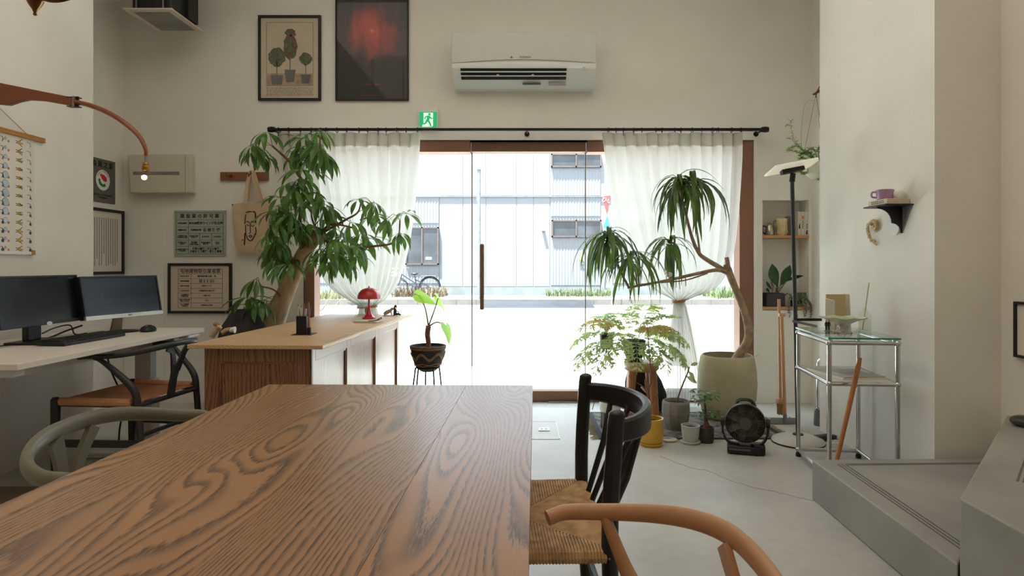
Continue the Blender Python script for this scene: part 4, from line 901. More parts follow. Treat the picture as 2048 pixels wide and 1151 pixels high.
def tote():
    cloth = pm('natural_canvas', (208, 182, 150), .9, var=.06, scale=10, bump=.3, bscale=300)
    t = thing('tote_bag', 'natural canvas tote bag with a black line face hanging from the hook', 'bag', (-2.2, 4.96, 1.19))
    g = lambda px, py: W(px, py, 4.97)
    tl, tr, bl, br = g(463, 408), g(539, 397), g(470, 506), g(531, 508); bm = NB(); n, m = 18, 20; rows = []
    def pt(u, v, s):
        a = tl.lerp(tr, u); b = bl.lerp(br, u); p = a.lerp(b, v); bul = .028*math.sin(PI*u)**.6*(.35+.65*v)*math.sin(PI*min(1, v*.9+.1))**.4
        wr = .006*math.sin(7*u+3*v)*math.sin(PI*u)+.005*math.sin(11*u-6*v); return Vector((p.x, 4.975+s*bul+(wr if s < 0 else 0), p.z))
    for s in (-1, 1):
        g_ = [[bm.verts.new(pt(i/n, j/m, s)) for i in range(n+1)] for j in range(m+1)]
        for j in range(m):
            for i in range(n): bm.faces.new((g_[j][i], g_[j][i+1], g_[j+1][i+1], g_[j+1][i]))
        rows.append(g_)
    bmesh.ops.remove_doubles(bm, verts=bm.verts, dist=.0005)
    bd = obj('bag_body', bm, cloth, t, smooth=80)
    hk = W(503, 347, 4.965)
    for dx, yy in ((-.003, 4.962), (.006, 4.98)):
        bm = NB(); flat(bm, catmull([g(492, 409)+Vector((dx, yy-4.97, 0)), g(495, 380)+Vector((dx, yy-4.97, 0)), Vector((hk.x-.018+dx, yy, hk.z-.03)), Vector((hk.x+dx, yy, hk.z+.014)), Vector((hk.x+.018+dx, yy, hk.z-.03)), g(515, 380)+Vector((dx, yy-4.97, 0)), g(522, 402)+Vector((dx, yy-4.97, 0))], 6), .028, .002, (0, 1, 0)); obj('strap', bm, cloth, t)
    bm = NB()
    def stroke(pts, w_=.0036):
        P = []
        for px, py in pts:
            q = g(px, py); u = (q.x-tl.x)/(tr.x-tl.x); v = (tl.z+(tr.z-tl.z)*u-q.z)/(tl.z-bl.z); P.append(pt(min(.97, max(.03, u)), min(.97, max(.03, v)), -1)+Vector((0, -.003, 0)))
        sweep(bm, catmull(P, 4), (w_, .0012), 6, up=(0, 1, 0))
    stroke([(493, 424), (500, 422), (506, 422)]); stroke([(508, 421), (513, 424), (514, 434), (515, 442)], .005); stroke([(492, 428), (491, 438), (490, 446)]); stroke([(492, 448), (493, 462), (497, 473), (503, 476), (509, 471), (514, 462)])
    stroke([(494, 441), (498, 441), (502, 443)], .003); stroke([(504, 443), (507, 440), (512, 440)], .003); stroke([(495, 446), (498, 449), (501, 447)], .0025); stroke([(505, 447), (509, 449), (512, 446)], .0025)
    stroke([(503, 444), (503, 455), (503, 461), (500, 463)], .0028); stroke([(499, 468), (503, 466), (507, 467), (503, 470), (499, 468)], .0026); stroke([(491, 463), (491, 475), (490, 486)], .005); stroke([(484, 478), (488, 476)], .003); stroke([(515, 450), (516, 458), (514, 464)])
    obj('line_drawing', bm, M_ink, t, label='black brush line drawing of a face')
tote()
# eyewear chart on the left wall
def chart():
    X = -2.755; y0, y1, zt, zb = 2.92, 3.525, 1.80, 1.163
    t = thing('wall_chart', 'white hanging chart printed with rows of small coloured figures on the left wall', 'poster', (X, 3.22, zb))
    obj('sheet', B(X+.008, X+.0095, y0, y1, zb, zt), M_paper, t)
    wb = wood('chart_bar_wood', (186, 132, 66), (150, 100, 46), axis='y', freq=6, lin_=80)
    obj('bar', B(X, X+.02, y0-.05, y1+.07, zt-.005, zt+.022), wb, t, bevel=.002); obj('bar', B(X+.002, X+.018, y0+.02, y1-.015, zb-.004, zb+.012), M_white, t); obj('bar_end', B(X+.002, X+.02, y1-.03, y1-.004, zb-.006, zb+.02), wb, t)
    bm = NB(); tube(bm, (X+.01, y1-.05, zt+.02), (X+.01, 3.22, zt+.16), .002, 5); tube(bm, (X+.01, y0+.05, zt+.02), (X+.01, 3.22, zt+.16), .002, 5); obj('string', bm, pm('jute', (170, 150, 116), .9), t)
    xs = X+.0097; n = 13; P = {k: NB() for k in 'bydkp'}
    def dd(k, y, z, r, sy=1): lathe(P[k], [(0, -.0003), (r, -.0003), (r, .0003), (0, .0003)], n=12, sx=1, sy=sy, M=Matrix.Translation((xs, y, z)) @ Matrix.Rotation(PI/2, 4, 'Y'))
    def ln(k, a, b, w_=.002): flat(P[k], [(xs+.0003, *a), (xs+.0003, *b)], w_, .0006, (1, 0, 0))
    for i in range(n):
        z = zt-.035-i*(zt-zb-.06)/(n-1); f = math.sin(PI*i/(n-1))
        for yb in (3.335, 3.15, 2.98):
            r = .006+.016*f**2; dd('k', yb-.006, z+.006, r+.0015)
            lathe(P['b'], [(0, .0003), (r, .0003), (r, .0006), (0, .0006)], n=12, M=Matrix.Translation((xs, yb-.006, z+.006)) @ Matrix.Rotation(PI/2, 4, 'Y'))
            dd('p', yb+.014, z-.006, .007); ln('k', (yb-.03, z+.012), (yb-.018, z)); ln('k', (yb-.03, z-.012), (yb-.018, z))
            y = yb+.085
            if y < y1: dd('y', y, z, .010, 1.2); dd('p', y+.018, z-.003, .006); a = .8*math.cos(i*.6); ln('k', (y, z+.006), (y+.02, z+.006+.022*a), .003); ln('k', (y, z-.006), (y+.02, z-.006-.018*a), .003); ln('k', (y-.024, z+.006), (y-.008, z+.003), .003); ln('k', (y-.024, z-.006), (y-.008, z-.003), .003)
            y = yb+.15
            if y < y1: ln('k', (y-.012, z+.012), (y+.01, z+.010), .002); ln('d', (y+.01, z+.010), (y+.012+.008*f, z-.014), .002+.003*i/n); dd('d', y+.012, z-.006, .002+.009*i/n); 
    for k, m in (('b', pm('print_blue', (186, 204, 216), .8)), ('y', pm('print_yellow', (202, 168, 70), .8)), ('d', pm('print_indigo', (92, 92, 120), .8)), ('k', M_ink), ('p', pm('print_pink', (196, 140, 130), .8))): obj('printed_figure', P[k], m, t, kind='stuff')
chart()
# hung square vent below the ceiling
def ceilingvent():
    t = thing('hanging_vent', 'square white vent grille on a black box hung from the ceiling', 'vent', (-2.67, 4.67, 2.905))
    x0, x1, y0, y1, z = -2.845, -2.495, 4.45, 4.90, 2.905; fr = pm('vent_frame_white', (214, 204, 186), .5, var=.01)
    bm = NB(); k = .045
    for a in ((x0, x1, y0, y0+k), (x0, x1, y1-k, y1), (x0, x0+k, y0+k, y1-k), (x1-k, x1, y0+k, y1-k)): box(bm, *a, z, z+.012)
    obj('frame', bm, fr, t, bevel=.002)
    gr = obj('grille', B(x0+k, x1-k, y0+k, y1-k, z+.004, z+.010), pm('grille_grey', (150, 152, 144), .6), t)
    bm = NB()
    for i in range(26): box(bm, x0+k+.01*i, x0+k+.01*i+.004, y0+k, y1-k, z+.001, z+.005)
    obj('grille_bar', bm, pm('grille_bar_grey', (176, 176, 166), .6), gr)
    obj('casing', B(x0+.05, x1-.02, y0+.03, y1-.08, z+.012, z+.5), pm('black_casing', (34, 38, 38), .5, var=.1), t, bevel=.01)
    bm = NB(); 
    for x in (x0+.10, x0+.2, x0+.28): box(bm, x, x+.004, y0+.025, y0+.03, z+.012, z+.5)
    box(bm, x1-.02, x1+.01, y0+.2, y0+.34, z+.02, z+.3); obj('casing_rib', bm, M_black, t)
    bm = NB()
    for x in (x0+.06, x0+.25): tube(bm, (x+.03, y0+.015, z+.015), (x+.03, y0+.015, ZC), .006, 6)
    for x in (x0+.02, x1-.012): tube(bm, (x, y0+.3, z+.012), (x, y0+.3, ZC), .003, 5)
    obj('suspension_rod', bm, M_steel, t)
ceilingvent()
# brass pendant at the top left corner
def pendant():
    p = W(70, 32, 2.0); x, y, z = p.x, p.y, p.z
    t = thing('pendant_lamp', 'old brass ceiling lamp with a pointed finial at the top left', 'lamp', (x, y, z)); bz = pm('aged_brass', (116, 84, 48), .28, .95, var=.25, scale=20)
    lathe_ = lambda pr: lathe(NB(), pr, (x, y, z), 20)
    obj('finial', lathe_([(0, 0), (.006, .004), (.004, .010), (.008, .02), (.018, .035), (.024, .048), (.02, .056), (.026, .064), (.022, .072), (.008, .078), (0, .08)]), bz, t)
    obj('stem', tube(NB(), (x, y, z+.075), (x, y, ZC), .009, 10), bz, t)
    for k in range(3):
        a = k*2*PI/3+.1; d = Vector((math.cos(a), math.sin(a), 0)); c = Vector((x, y, z))
        obj('arm', sweep(NB(), catmull([c+Vector((0, 0, .075)), c+d*.03+Vector((0, 0, .058)), c+d*.075+Vector((0, 0, .056)), c+d*.13+Vector((0, 0, .08)), c+d*.16+Vector((0, 0, .13))], 5), [.008, .010, .009, .006], 8), bz, t)
        q = c+d*.16+Vector((0, 0, .13)); obj('cup', lathe(NB(), [(0, 0), (.02, .004), (.034, .02), (.036, .03), (.03, .028), (.012, .03), (.012, .09), (0, .09)], q, 16), bz, t)
    bm = NB(); lathe(bm, [(0, .085), (.04, .082), (.066, .092), (.07, .1), (.04, .105), (0, .11)], (x+.02, y, z), 24); obj('bowl', bm, bz, t)
pendant()
# swing arm wall lamp
def swinglamp():
    d = 3.2; g = lambda px, py: W(px, py, d); o = g(-12, 190)
    t = thing('swing_arm_lamp', 'teak swing arm wall lamp with a glowing bare bulb', 'lamp', (-2.755, d, g(0, 190).z))
    bm = NB(); up = [(-14, 163), (0, 166), (40, 174), (90, 184), (135, 193), (152, 196)]; dn = [(152, 212), (135, 210), (90, 202), (60, 200), (40, 204), (20, 211), (0, 209), (-14, 207)]
    poly = [(g(*q).x, g(*q).z) for q in up+dn]; prism(bm, poly, 'y', d-.014, d+.014); obj('inner_arm', bm, M_teak, t, bevel=.004, smooth=30)
    pts = catmull([g(152, 204), g(175, 209), g(205, 220), g(235, 236), g(262, 256), g(280, 275), g(291, 298), g(292, 312)], 6)
    obj('outer_arm', sweep(NB(), pts, [(.012, .024), (.012, .024), (.012, .023), (.012, .020), (.011, .016), (.009, .012), (.008, .009)], 12, up=(0, 1, 0)), M_teak, t)
    bm = NB(); a = g(155, 204); box(bm, a.x-.012, a.x-.004, d-.02, d+.02, a.z-.026, a.z+.026)
    hg = obj('hinge', bm, M_steel, t); bm = NB(); box(bm, a.x-.045, a.x+.012, d-.016, d+.016, a.z+.02, a.z+.024); box(bm, a.x-.045, a.x+.012, d-.016, d+.016, a.z-.026, a.z-.022); tube(bm, (a.x, d, a.z-.028), (a.x, d, a.z+.028), .006); obj('hinge_plate', bm, M_blackmetal, t)
    bm = NB(); box(bm, -2.755, -2.735, d-.03, d+.03, o.z-.09, o.z+.09); tube(bm, (-2.715, d, o.z-.075), (-2.715, d, o.z+.085), .012, 12); box(bm, -2.74, -2.7, d-.008, d+.008, o.z+.06, o.z+.07); box(bm, -2.74, -2.7, d-.008, d+.008, o.z-.062, o.z-.052); obj('wall_bracket', bm, M_blackmetal, t)
    e = g(291, 312); bm = NB(); sweep(bm, [e, g(291, 318), g(291, 326)], .006, 10); obj('swivel', bm, M_steel, t)
    s = g(291, 342); obj('socket', lathe(NB(), [(.013, 0), (.017, .004), (.017, .022), (.014, .026), (.015, .034), (.010, .044), (.006, .048), (0, .048)], s, 16), M_brass, t)
    c = g(288.5, 353); bl = obj('bulb', lathe(NB(), [(0, -.03), (.016, -.028), (.028, -.018), (.0325, -.003), (.030, .012), (.02, .022), (.013, .03)], c, 20), glass('bulb_glass', (1, .98, .94), 1.3, 0, .5), t)
    me, nt, p, out = nodes('filament_glow'); p.inputs['Emission Color'].default_value = (1, .72, .42, 1); p.inputs['Emission Strength'].default_value = 30; p.inputs['Base Color'].default_value = (1, .8, .5, 1)
    obj('filament', ball(NB(), c+Vector((0, 0, -.004)), .013, 1, 1, .9), me, bl)
swinglamp()
# ---------------------------------------------------------------- curtains and rod
ZR = W(1055, 260, 4.95).z
def rod():
    a, b = W(543, 262, 4.93).x, W(1530, 258, 4.93).x
    t = thing('curtain_rod', 'long black metal curtain rod across the whole shop front', 'curtain rod', ((a+b)/2, 4.93, ZR))
    obj('rod', tube(NB(), (a, 4.93, ZR), (b, 4.93, ZR), .0125, 12), M_blackmetal, t)
    for x in (a, b): obj('finial', lathe(NB(), [(0, -.03), (.02, -.026), (.024, 0), (.02, .026), (0, .03)], n=14, M=Matrix.Translation((x, 4.93, ZR)) @ Matrix.Rotation(PI/2, 4, 'Y')), M_blackmetal, t)
    for px in (550, 1054, 1522):
        x = W(px, 260, 4.93).x; bm = NB(); tube(bm, (x, 4.93, ZR-.012), (x, 5.04, ZR-.012), .007); disc(bm, (x, 5.036, ZR-.012), .02, 'y', 14, h=.008)
        obj('bracket', bm, M_blackmetal, t)
    bm = NB(); sweep(bm, [(.019*math.cos(k*PI/7), 0, .019*math.sin(k*PI/7)) for k in range(14)], .003, 5, closed=True); sweep(bm, [(0, 0, -.02), (0, 0, -.045)], .0018, 4)
    me = mesh_of('ring', bm, M_blackmetal)
    for x0, x1, n in ((560, 832, 15), (1212, 1478, 15)):
        for i in range(n): place('ring', me, t, (W(x0+(x1-x0)*i/(n-1)+R.uniform(-5, 5), 260, 4.93).x, 4.93, ZR-.004), (0, 0, PI/2+R.uniform(-.3, .3)))
rod()
M_sheer = sheer('white_linen', (214, 212, 206), .10, .48); M_sheer2 = sheer('white_linen_heading', (200, 197, 188), .02, .4)
def curtain(name, label, rows, n=13, yb=4.935, amp=.03, tie=None, band=None):
    zs = [W(0, r[0], 4.94).z for r in rows]; xl = [W(r[1], 0, 4.94).x for r in rows]; xr = [W(r[2], 0, 4.94).x for r in rows]
    nu, bm = n*12, NB(); G = []
    ctl = [Vector((a, b, z)) for a, b, z in zip(xl, xr, zs)]
    cur = catmull(ctl, 5); ph = [R.uniform(-.5, .5) for _ in range(n+1)]; am = [R.uniform(.6, 1.25) for _ in range(n+1)]
    for j, c in enumerate(cur):
        w_ = c.y-c.x; wmax = xr[0]-xl[0]; k = min(1, max(.35, w_/wmax)); a_ = amp*(.55+.45*k)*(.55 if j < 4 else 1)
        row = []
        for i in range(nu+1):
            u = i/nu; f = u*n; q = int(min(f, n-1)); A = am[q]+(am[q+1]-am[q])*(f-q); p = ph[q]+(ph[q+1]-ph[q])*(f-q)
            s = math.sin(2*PI*f+p+.5*math.sin(j*.11+q)); uu = u+.012*math.cos(2*PI*f+p)
            row.append(bm.verts.new((c.x+w_*uu, yb+a_*A*s, c.z+.004*math.sin(f*3))))
        G.append(row)
    for r0, r1 in zip(G, G[1:]):
        for i in range(nu): bm.faces.new((r0[i], r0[i+1], r1[i+1], r1[i]))
    # doubled heading
    hb = NB(); H = []
    for j in range(5): H.append([hb.verts.new((v.co.x, v.co.y-.003, v.co.z)) for v in G[j]])
    for r0, r1 in zip(H, H[1:]):
        for i in range(nu): hb.faces.new((r0[i], r0[i+1], r1[i+1], r1[i]))
    hb_pts = None
    t = thing(name, label, 'curtain', ((xl[0]+xr[0])/2, yb, zs[-1]), group=None)
    obj('cloth', bm, M_sheer, t, smooth=180); obj('heading', hb, M_sheer2, t, smooth=180)
    if tie:
        c = W(tie[0], tie[1], 4.94); r = tie[2]; bm = NB(); sweep(bm, [(c.x+r*1.12*math.cos(k*PI/10), yb+.034*math.sin(k*PI/10), c.z+.006*math.cos(k*PI/10)) for k in range(20)], (.003, .011), 6, up=(0, 0, 1), closed=True)
        obj('tie_band', bm, pm('tan_leather_tie', (186, 140, 86), .6, var=.1), t)
curtain('curtain', 'white linen curtain gathered behind the counter at the left of the door', [(266, 552, 838), (300, 556, 836), (340, 565, 833), (420, 588, 826), (500, 616, 814), (550, 640, 800), (580, 664, 786), (598, 692, 772), (612, 716, 754), (628, 716, 758), (660, 708, 764), (720, 700, 770), (796, 698, 774)], tie=(735, 613, .072))
curtain('curtain', 'white linen curtain tied with a tan band at the right of the door', [(266, 1200, 1481), (300, 1205, 1481), (340, 1210, 1480), (420, 1224, 1475), (500, 1248, 1466), (550, 1274, 1450), (580, 1306, 1424), (594, 1334, 1388), (602, 1346, 1369), (614, 1345, 1373), (660, 1340, 1384), (720, 1336, 1396), (800, 1330, 1408)], tie=(1357, 602, .046))

# ---------------------------------------------------------------- plant helpers
def strap_bm(Lh, Wd, p0, p1, n=8, fold=.25, taper=.5):
    bm = NB(); p = Vector((0, 0, 0)); prev = None
    for i in range(n+1):
        s = i/n; a = math.radians(p0+(p1-p0)*min(1, s**.52*1.04)); d = Vector((math.cos(a), 0, math.sin(a))); nn = Vector((-math.sin(a), 0, math.cos(a)))
        w_ = Wd/2*min(1, .45+s*4)*(1-s**2.2)**.8 if s < 1 else .0005
        row = [bm.verts.new(p+Vector((0, -w_, 0))+nn*w_*fold), bm.verts.new(p), bm.verts.new(p+Vector((0, w_, 0))+nn*w_*fold)]
        if prev:
            for k in range(2): bm.faces.new((prev[k], prev[k+1], row[k+1], row[k]))
        prev = row; p = p+d*(Lh/n)
    return bm
def blade(bm, M, Lh, Wd, p0, p1, n=5, fold=.2, peak=.5):
    p = Vector((0, 0, 0)); prev = None
    for i in range(n+1):
        s = i/n; a = math.radians(p0+(p1-p0)*s); d = Vector((math.cos(a), 0, math.sin(a))); nn = Vector((-math.sin(a), 0, math.cos(a)))
        w_ = Wd/2*max(.03, math.sin(PI*s**(math.log(.5)/math.log(peak)))) if 0 < s < 1 else Wd*.02
        row = [bm.verts.new(M @ (p+Vector((0, -w_, 0))+nn*w_*fold)), bm.verts.new(M @ p), bm.verts.new(M @ (p+Vector((0, w_, 0))+nn*w_*fold))]
        if prev:
            for k in range(2): bm.faces.new((prev[k], prev[k+1], row[k+1], row[k]))
        prev = row; p = p+d*(Lh/n)
    return bm
def whorl_mesh(name, mat, n, Lh, Wd, pitch, droop, seed):
    r = random.Random(seed); bm = NB()
    for k in range(n):
        M = Matrix.Rotation(2*PI*(k+r.uniform(-.2, .2))/n, 4, 'Z') @ Matrix.Translation((.012, 0, 0)); p = pitch+r.uniform(-12, 12); l = Lh*r.uniform(.75, 1.1)
        sweep(bm, [M @ Vector((-.012, 0, 0)), M @ Vector((.02*math.cos(math.radians(p)), 0, .02*math.sin(math.radians(p))))], .0014, 3)
        blade(bm, M @ Matrix.Translation((.018*math.cos(math.radians(p)), 0, .018*math.sin(math.radians(p)))), l, Wd*r.uniform(.85, 1.1), p, p-droop*r.uniform(.8, 1.2))
    return mesh_of(name, bm, mat, 0)
M_schef = leafmat('umbrella_leaf', (92, 132, 58), (50, 84, 38), .3, .3, 8)
M_bark = pm('pale_bark', (148, 122, 94), .85, var=.28, scale=14, bump=.8, bscale=60, stretch=(1, 1, .4))
M_twig = pm('brown_twig', (116, 84, 62), .8, var=.2, scale=20)
M_green_stem = pm('green_stem', (104, 124, 66), .6, var=.15)
def pot_soil(t, c, r): obj('soil', lathe(NB(), [(0, .006), (r*.5, .004), (r, 0)], c, 20), M_soil, t)
# ---------------------------------------------------------------- umbrella tree
def umbrella_tree():
    d = 4.5; base = W(536, 640, d); t = thing('umbrella_tree', 'large leaning umbrella tree with drooping leaflets behind the counter', 'plant', (base.x-.03, d, 0))
    bg_ = pm('dark_felt', (52, 48, 48), .9, var=.12, scale=30)
    c = (base.x-.10, d, 0)
    obj('planter', lathe(NB(), [(0, 0), (.20, 0), (.225, .1), (.235, .35), (.225, .60), (.205, .64), (.195, .63), (.21, .6), (0, .58)], c, 28), bg_, t, smooth=60)
    obj('soil', lathe(NB(), [(0, .605), (.2, .60)], c, 20), M_soil, t)
    tr = [W(530, 668, d), W(545, 640, d), W(562, 606, d), W(578, 570, d+.02), W(592, 540, d+.03), W(606, 508, d+.03), W(624, 484, d+.02), W(640, 466, d)]
    bm = NB(); sweep(bm, catmull(tr, 5), [.105, .09, .068, .059, .054, .051, .048, .045], 14)
    trunk = obj('trunk', bm, pm('umbrella_bark', (186, 160, 128), .85, var=.22, scale=14, bump=.8, bscale=60, stretch=(1, 1, .4)), t, smooth=70)
    for off in ((.04, -.045, .6), (-.042, -.045, .4), (.052, -.02, .8), (.01, -.06, .5)):
        P = [p+Vector((off[0]*(1-i*.08), off[1]*(1-i*.08), 0)) for i, p in enumerate(tr[:-2])]; P[-1] = tr[-3]
        obj('aerial_root', sweep(NB(), catmull(P, 5), [.015, .012, .010, .008], 7), pm('aerial_root_bark', (198, 172, 138), .85, var=.2), trunk)
    skel = []
    def br(pts, r0, r1, dy):
        n = len(pts); P = catmull([W(x, y, d+dy*(i/(n-1))) for i, (x, y) in enumerate(pts)], 5)
        obj('branch', sweep(NB(), P, [r0, r1], 7), M_twig if r0 < .02 else M_bark, t); skel.extend(P)
    br([(606, 505), (598, 460), (602, 420), (606, 370), (594, 345), (578, 322), (545, 292)], .017, .007, -.12)
    br([(602, 420), (606, 380), (622, 330), (638, 300), (640, 272)], .010, .006, .1); br([(640, 470), (655, 452), (672, 448), (705, 455)], .012, .006, -.15)
    br([(640, 468), (690, 440), (715, 425), (722, 405)], .010, .005, .1); br([(690, 500), (740, 493), (782, 487), (797, 470), (800, 440)], .010, .005, -.05); br([(650, 480), (680, 500), (700, 500)], .010, .006, -.1)
    br([(600, 530), (570, 508), (548, 480), (540, 450)], .012, .006, -.2); br([(592, 545), (565, 525), (545, 505)], .009, .005, -.1); br([(574, 612), (562, 592), (545, 578), (520, 572)], .008, .005, -.15); br([(640, 470), (625, 440), (622, 415)], .01, .005, .15)
    br([(610, 500), (590, 470), (578, 445)], .01, .006, -.2); br([(720, 440), (745, 430), (748, 412)], .007, .004, .05)
    pts = [(533, 268), (505, 292), (521, 312), (638, 262), (616, 272), (606, 296), (622, 300), (588, 312), (630, 318), (650, 308), (606, 343), (598, 360), (575, 371), (590, 380), (559, 398), (556, 414), (606, 390), (632, 386), (606, 412), (585, 430), (636, 408), (655, 415), (538, 424), (535, 450), (525, 472), (538, 486), (572, 450), (598, 446), (653, 438), (702, 448), (717, 402), (747, 408), (744, 436), (775, 440), (812, 430), (799, 470), (736, 480), (668, 483), (689, 477), (715, 490), (658, 508), (694, 511), (546, 501), (569, 511), (528, 514), (562, 535), (660, 530), (687, 520), (713, 514), (546, 520), (582, 516), (640, 290), (600, 280), (640, 500), (580, 530), (676, 520), (700, 495), (556, 480), (590, 465), (618, 452), (725, 470), (670, 460), (648, 525), (512, 561), (499, 598), (520, 607), (486, 612), (530, 603), (510, 622)]
    ms = [whorl_mesh('leaf', M_schef, R.choice((7, 8, 9)), .165, .039, p, dr, i) for i, (p, dr) in enumerate(((-28, 60), (-42, 50), (-15, 75), (-52, 38), (-10, 60), (-34, 65)))]
    bm = NB()
    for i, (px, py) in enumerate(pts):
        if px < 548 and 410 < py < 530: px = 534+px*.032
        dd = d+R.uniform(-.28, .2); p = W(px, py-4, dd)
        place('leaf', ms[i % 6], t, p, (R.uniform(-.3, .3), R.uniform(-.3, .3), R.uniform(0, 6.28)), R.uniform(.85, 1.15))
        q = min(skel, key=lambda s: (s-p).length+max(0, s.z-p.z)*.8)
        if (q-p).length < .5: sweep(bm, catmull([q, q.lerp(p, .5)+Vector((0, 0, .035)), p], 3), .0022, 4)
    obj('petiole', bm, M_green_stem, t, kind='stuff')
umbrella_tree()
c = W(488, 640, 4.30); tag(obj('dark_bag', lathe(NB(), [(0, 0), (.19, 0), (.21, .05), (.205, .35), (.185, .55), (.15, .68), (.085, .78), (.05, .80), (0, .80)], (c.x, 4.30, 0), 26, 1, .8), pm('dark_grey_felt', (50, 46, 46), .9, var=.12, scale=30), smooth=60), 'dark grey fabric bag standing behind the left corner of the counter', 'bag')
# ---------------------------------------------------------------- dracaena in the big pot
def dracaena():
    d = 4.55; P0 = W(1454, 838, d); t = thing('dracaena', 'tall bare stemmed dracaena with drooping strap leaves in a big beige pot', 'plant', (P0.x, d, 0))
    c = (P0.x, d, 0.0068); M_pot = pm('beige_fibre_pot', (182, 174, 144), .8, var=.06, scale=6, bump=.15, bscale=90)
    pr = [(0, 0), (.15, 0), (.172, .02), (.20, .14), (.208, .24), (.203, .34), (.188, .43), (.176, .448), (.168, .448), (.172, .43), (.18, .38), (0, .37)]
    obj('pot', lathe(NB(), pr, c, 40), M_pot, t, smooth=50); obj('soil', lathe(NB(), [(0, .405), (.178, .395)], c, 24), M_soil, t)
    tr = [W(1462, 740, d), W(1476, 712, d), W(1492, 688, d), W(1498, 662, d), W(1488, 620, d), W(1474, 585, d), W(1462, 555, d), W(1456, 538, d), W(1452, 528, d)]
    sk = pm('dracaena_bark', (158, 134, 106), .85, var=.2, scale=24, bump=.5, bscale=90)
    stem = obj('stem', sweep(NB(), catmull(tr, 4), [.038, .034, .030, .031, .026, .024, .026, .026, .02], 12), sk, t, smooth=70)
    obj('pruned_stub', sweep(NB(), [W(1456, 540, d), W(1455, 525, d), W(1453, 514, d)], [.02, .016, .015], 10), sk, t)
    f = lambda pts, r0, r1, dy=0: obj('branch', sweep(NB(), catmull([W(x, y, d+dy*i/(len(pts)-1)) for i, (x, y) in enumerate(pts)], 4), [r0, r1], 9), sk, t)
    f([(1455, 545), (1440, 540), (1422, 541), (1380, 550), (1330, 561), (1255, 575)], .017, .008, -.12); f([(1415, 546), (1370, 560), (1322, 565)], .006, .004, -.06)
    f([(1450, 542), (1435, 532), (1412, 518), (1398, 506), (1385, 478), (1372, 430), (1358, 372)], .02, .008); f([(1400, 508), (1395, 470), (1388, 420), (1385, 368)], .008, .007, .05)
    f([(1258, 575), (1240, 540), (1226, 500), (1216, 470)], .009, .008, -.05); f([(1275, 571), (1266, 545), (1260, 515)], .006, .006, .03); f([(1362, 553), (1352, 520), (1341, 484)], .007, .007, .05)
    bm = NB()
    for (x, y), (x2, y2) in (((1258, 575), (1263, 606)), ((1278, 568), (1276, 590)), ((1352, 556), (1352, 575)), ((1358, 555), (1360, 578)), ((1370, 552), (1372, 572))): sweep(bm, [W(x, y, d-.05), W(x2, y2, d-.05)], .003, 4)
    obj('hanging_root', bm, M_twig, t)
    M_dr = leafmat('dracaena_leaf', (92, 122, 50), (38, 58, 34), .3, .35, 5)
    ms = [mesh_of('leaf', strap_bm(l, .036, p0, p1), M_dr, 0) for l, p0, p1 in ((.47, 40, -98), (.50, 20, -97), (.44, 0, -95), (.42, -30, -94), (.32, 75, -60), (.5, 30, -97))]
    for (px, py, dd, n, sc) in ((1358, 360, d, 36, 1.05), (1386, 364, d+.04, 36, 1.05), (1215, 470, d-.17, 42, 1.0), (1262, 512, d-.08, 24, .95), (1340, 484, d+.05, 30, .86)):
        c = W(px, py, dd)
        for i in range(n):
            k = R.choice((0, 1, 1, 2, 3, 3, 5)) if i > 2 else 4
            place('leaf', ms[k], t, c+Vector((R.uniform(-.008, .008), R.uniform(-.008, .008), R.uniform(-.05, .012))), (R.uniform(-.15, .15), R.uniform(-.1, .1), i*2.399+R.uniform(-.3, .3)), sc*R.uniform(.6, 1.08))
    sm = [mesh_of('pot_leaf', strap_bm(.12, .022, 60, 10), M_dr, 0)]
    for i, (x, y) in enumerate(((1450, 726), (1478, 730), (1490, 722), (1440, 722), (1484, 728), (1495, 724))): place('pot_leaf', sm[0], t, W(x, y, d+R.uniform(-.03, .05)), (0, 0, i*1.3-.4), R.uniform(.7, 1.1))
    b = thing('bird_ornament', 'small white bird ornament perched on the bare dracaena branch', 'ornament', W(1338, 556, d-.06)); q = W(1338, 549, d-.06)
    bm = NB(); ball(bm, q, .022, 1.15, .8, .9); ball(bm, q+Vector((-.018, 0, .020)), .013); obj('body', bm, M_white, b, smooth=60)
    bm = NB(); flat(bm, [q+Vector((.015, 0, .002)), q+Vector((.05, 0, -.008))], [.016, .008], .004, (0, 0, 1)); obj('tail', bm, M_white, b)
dracaena()
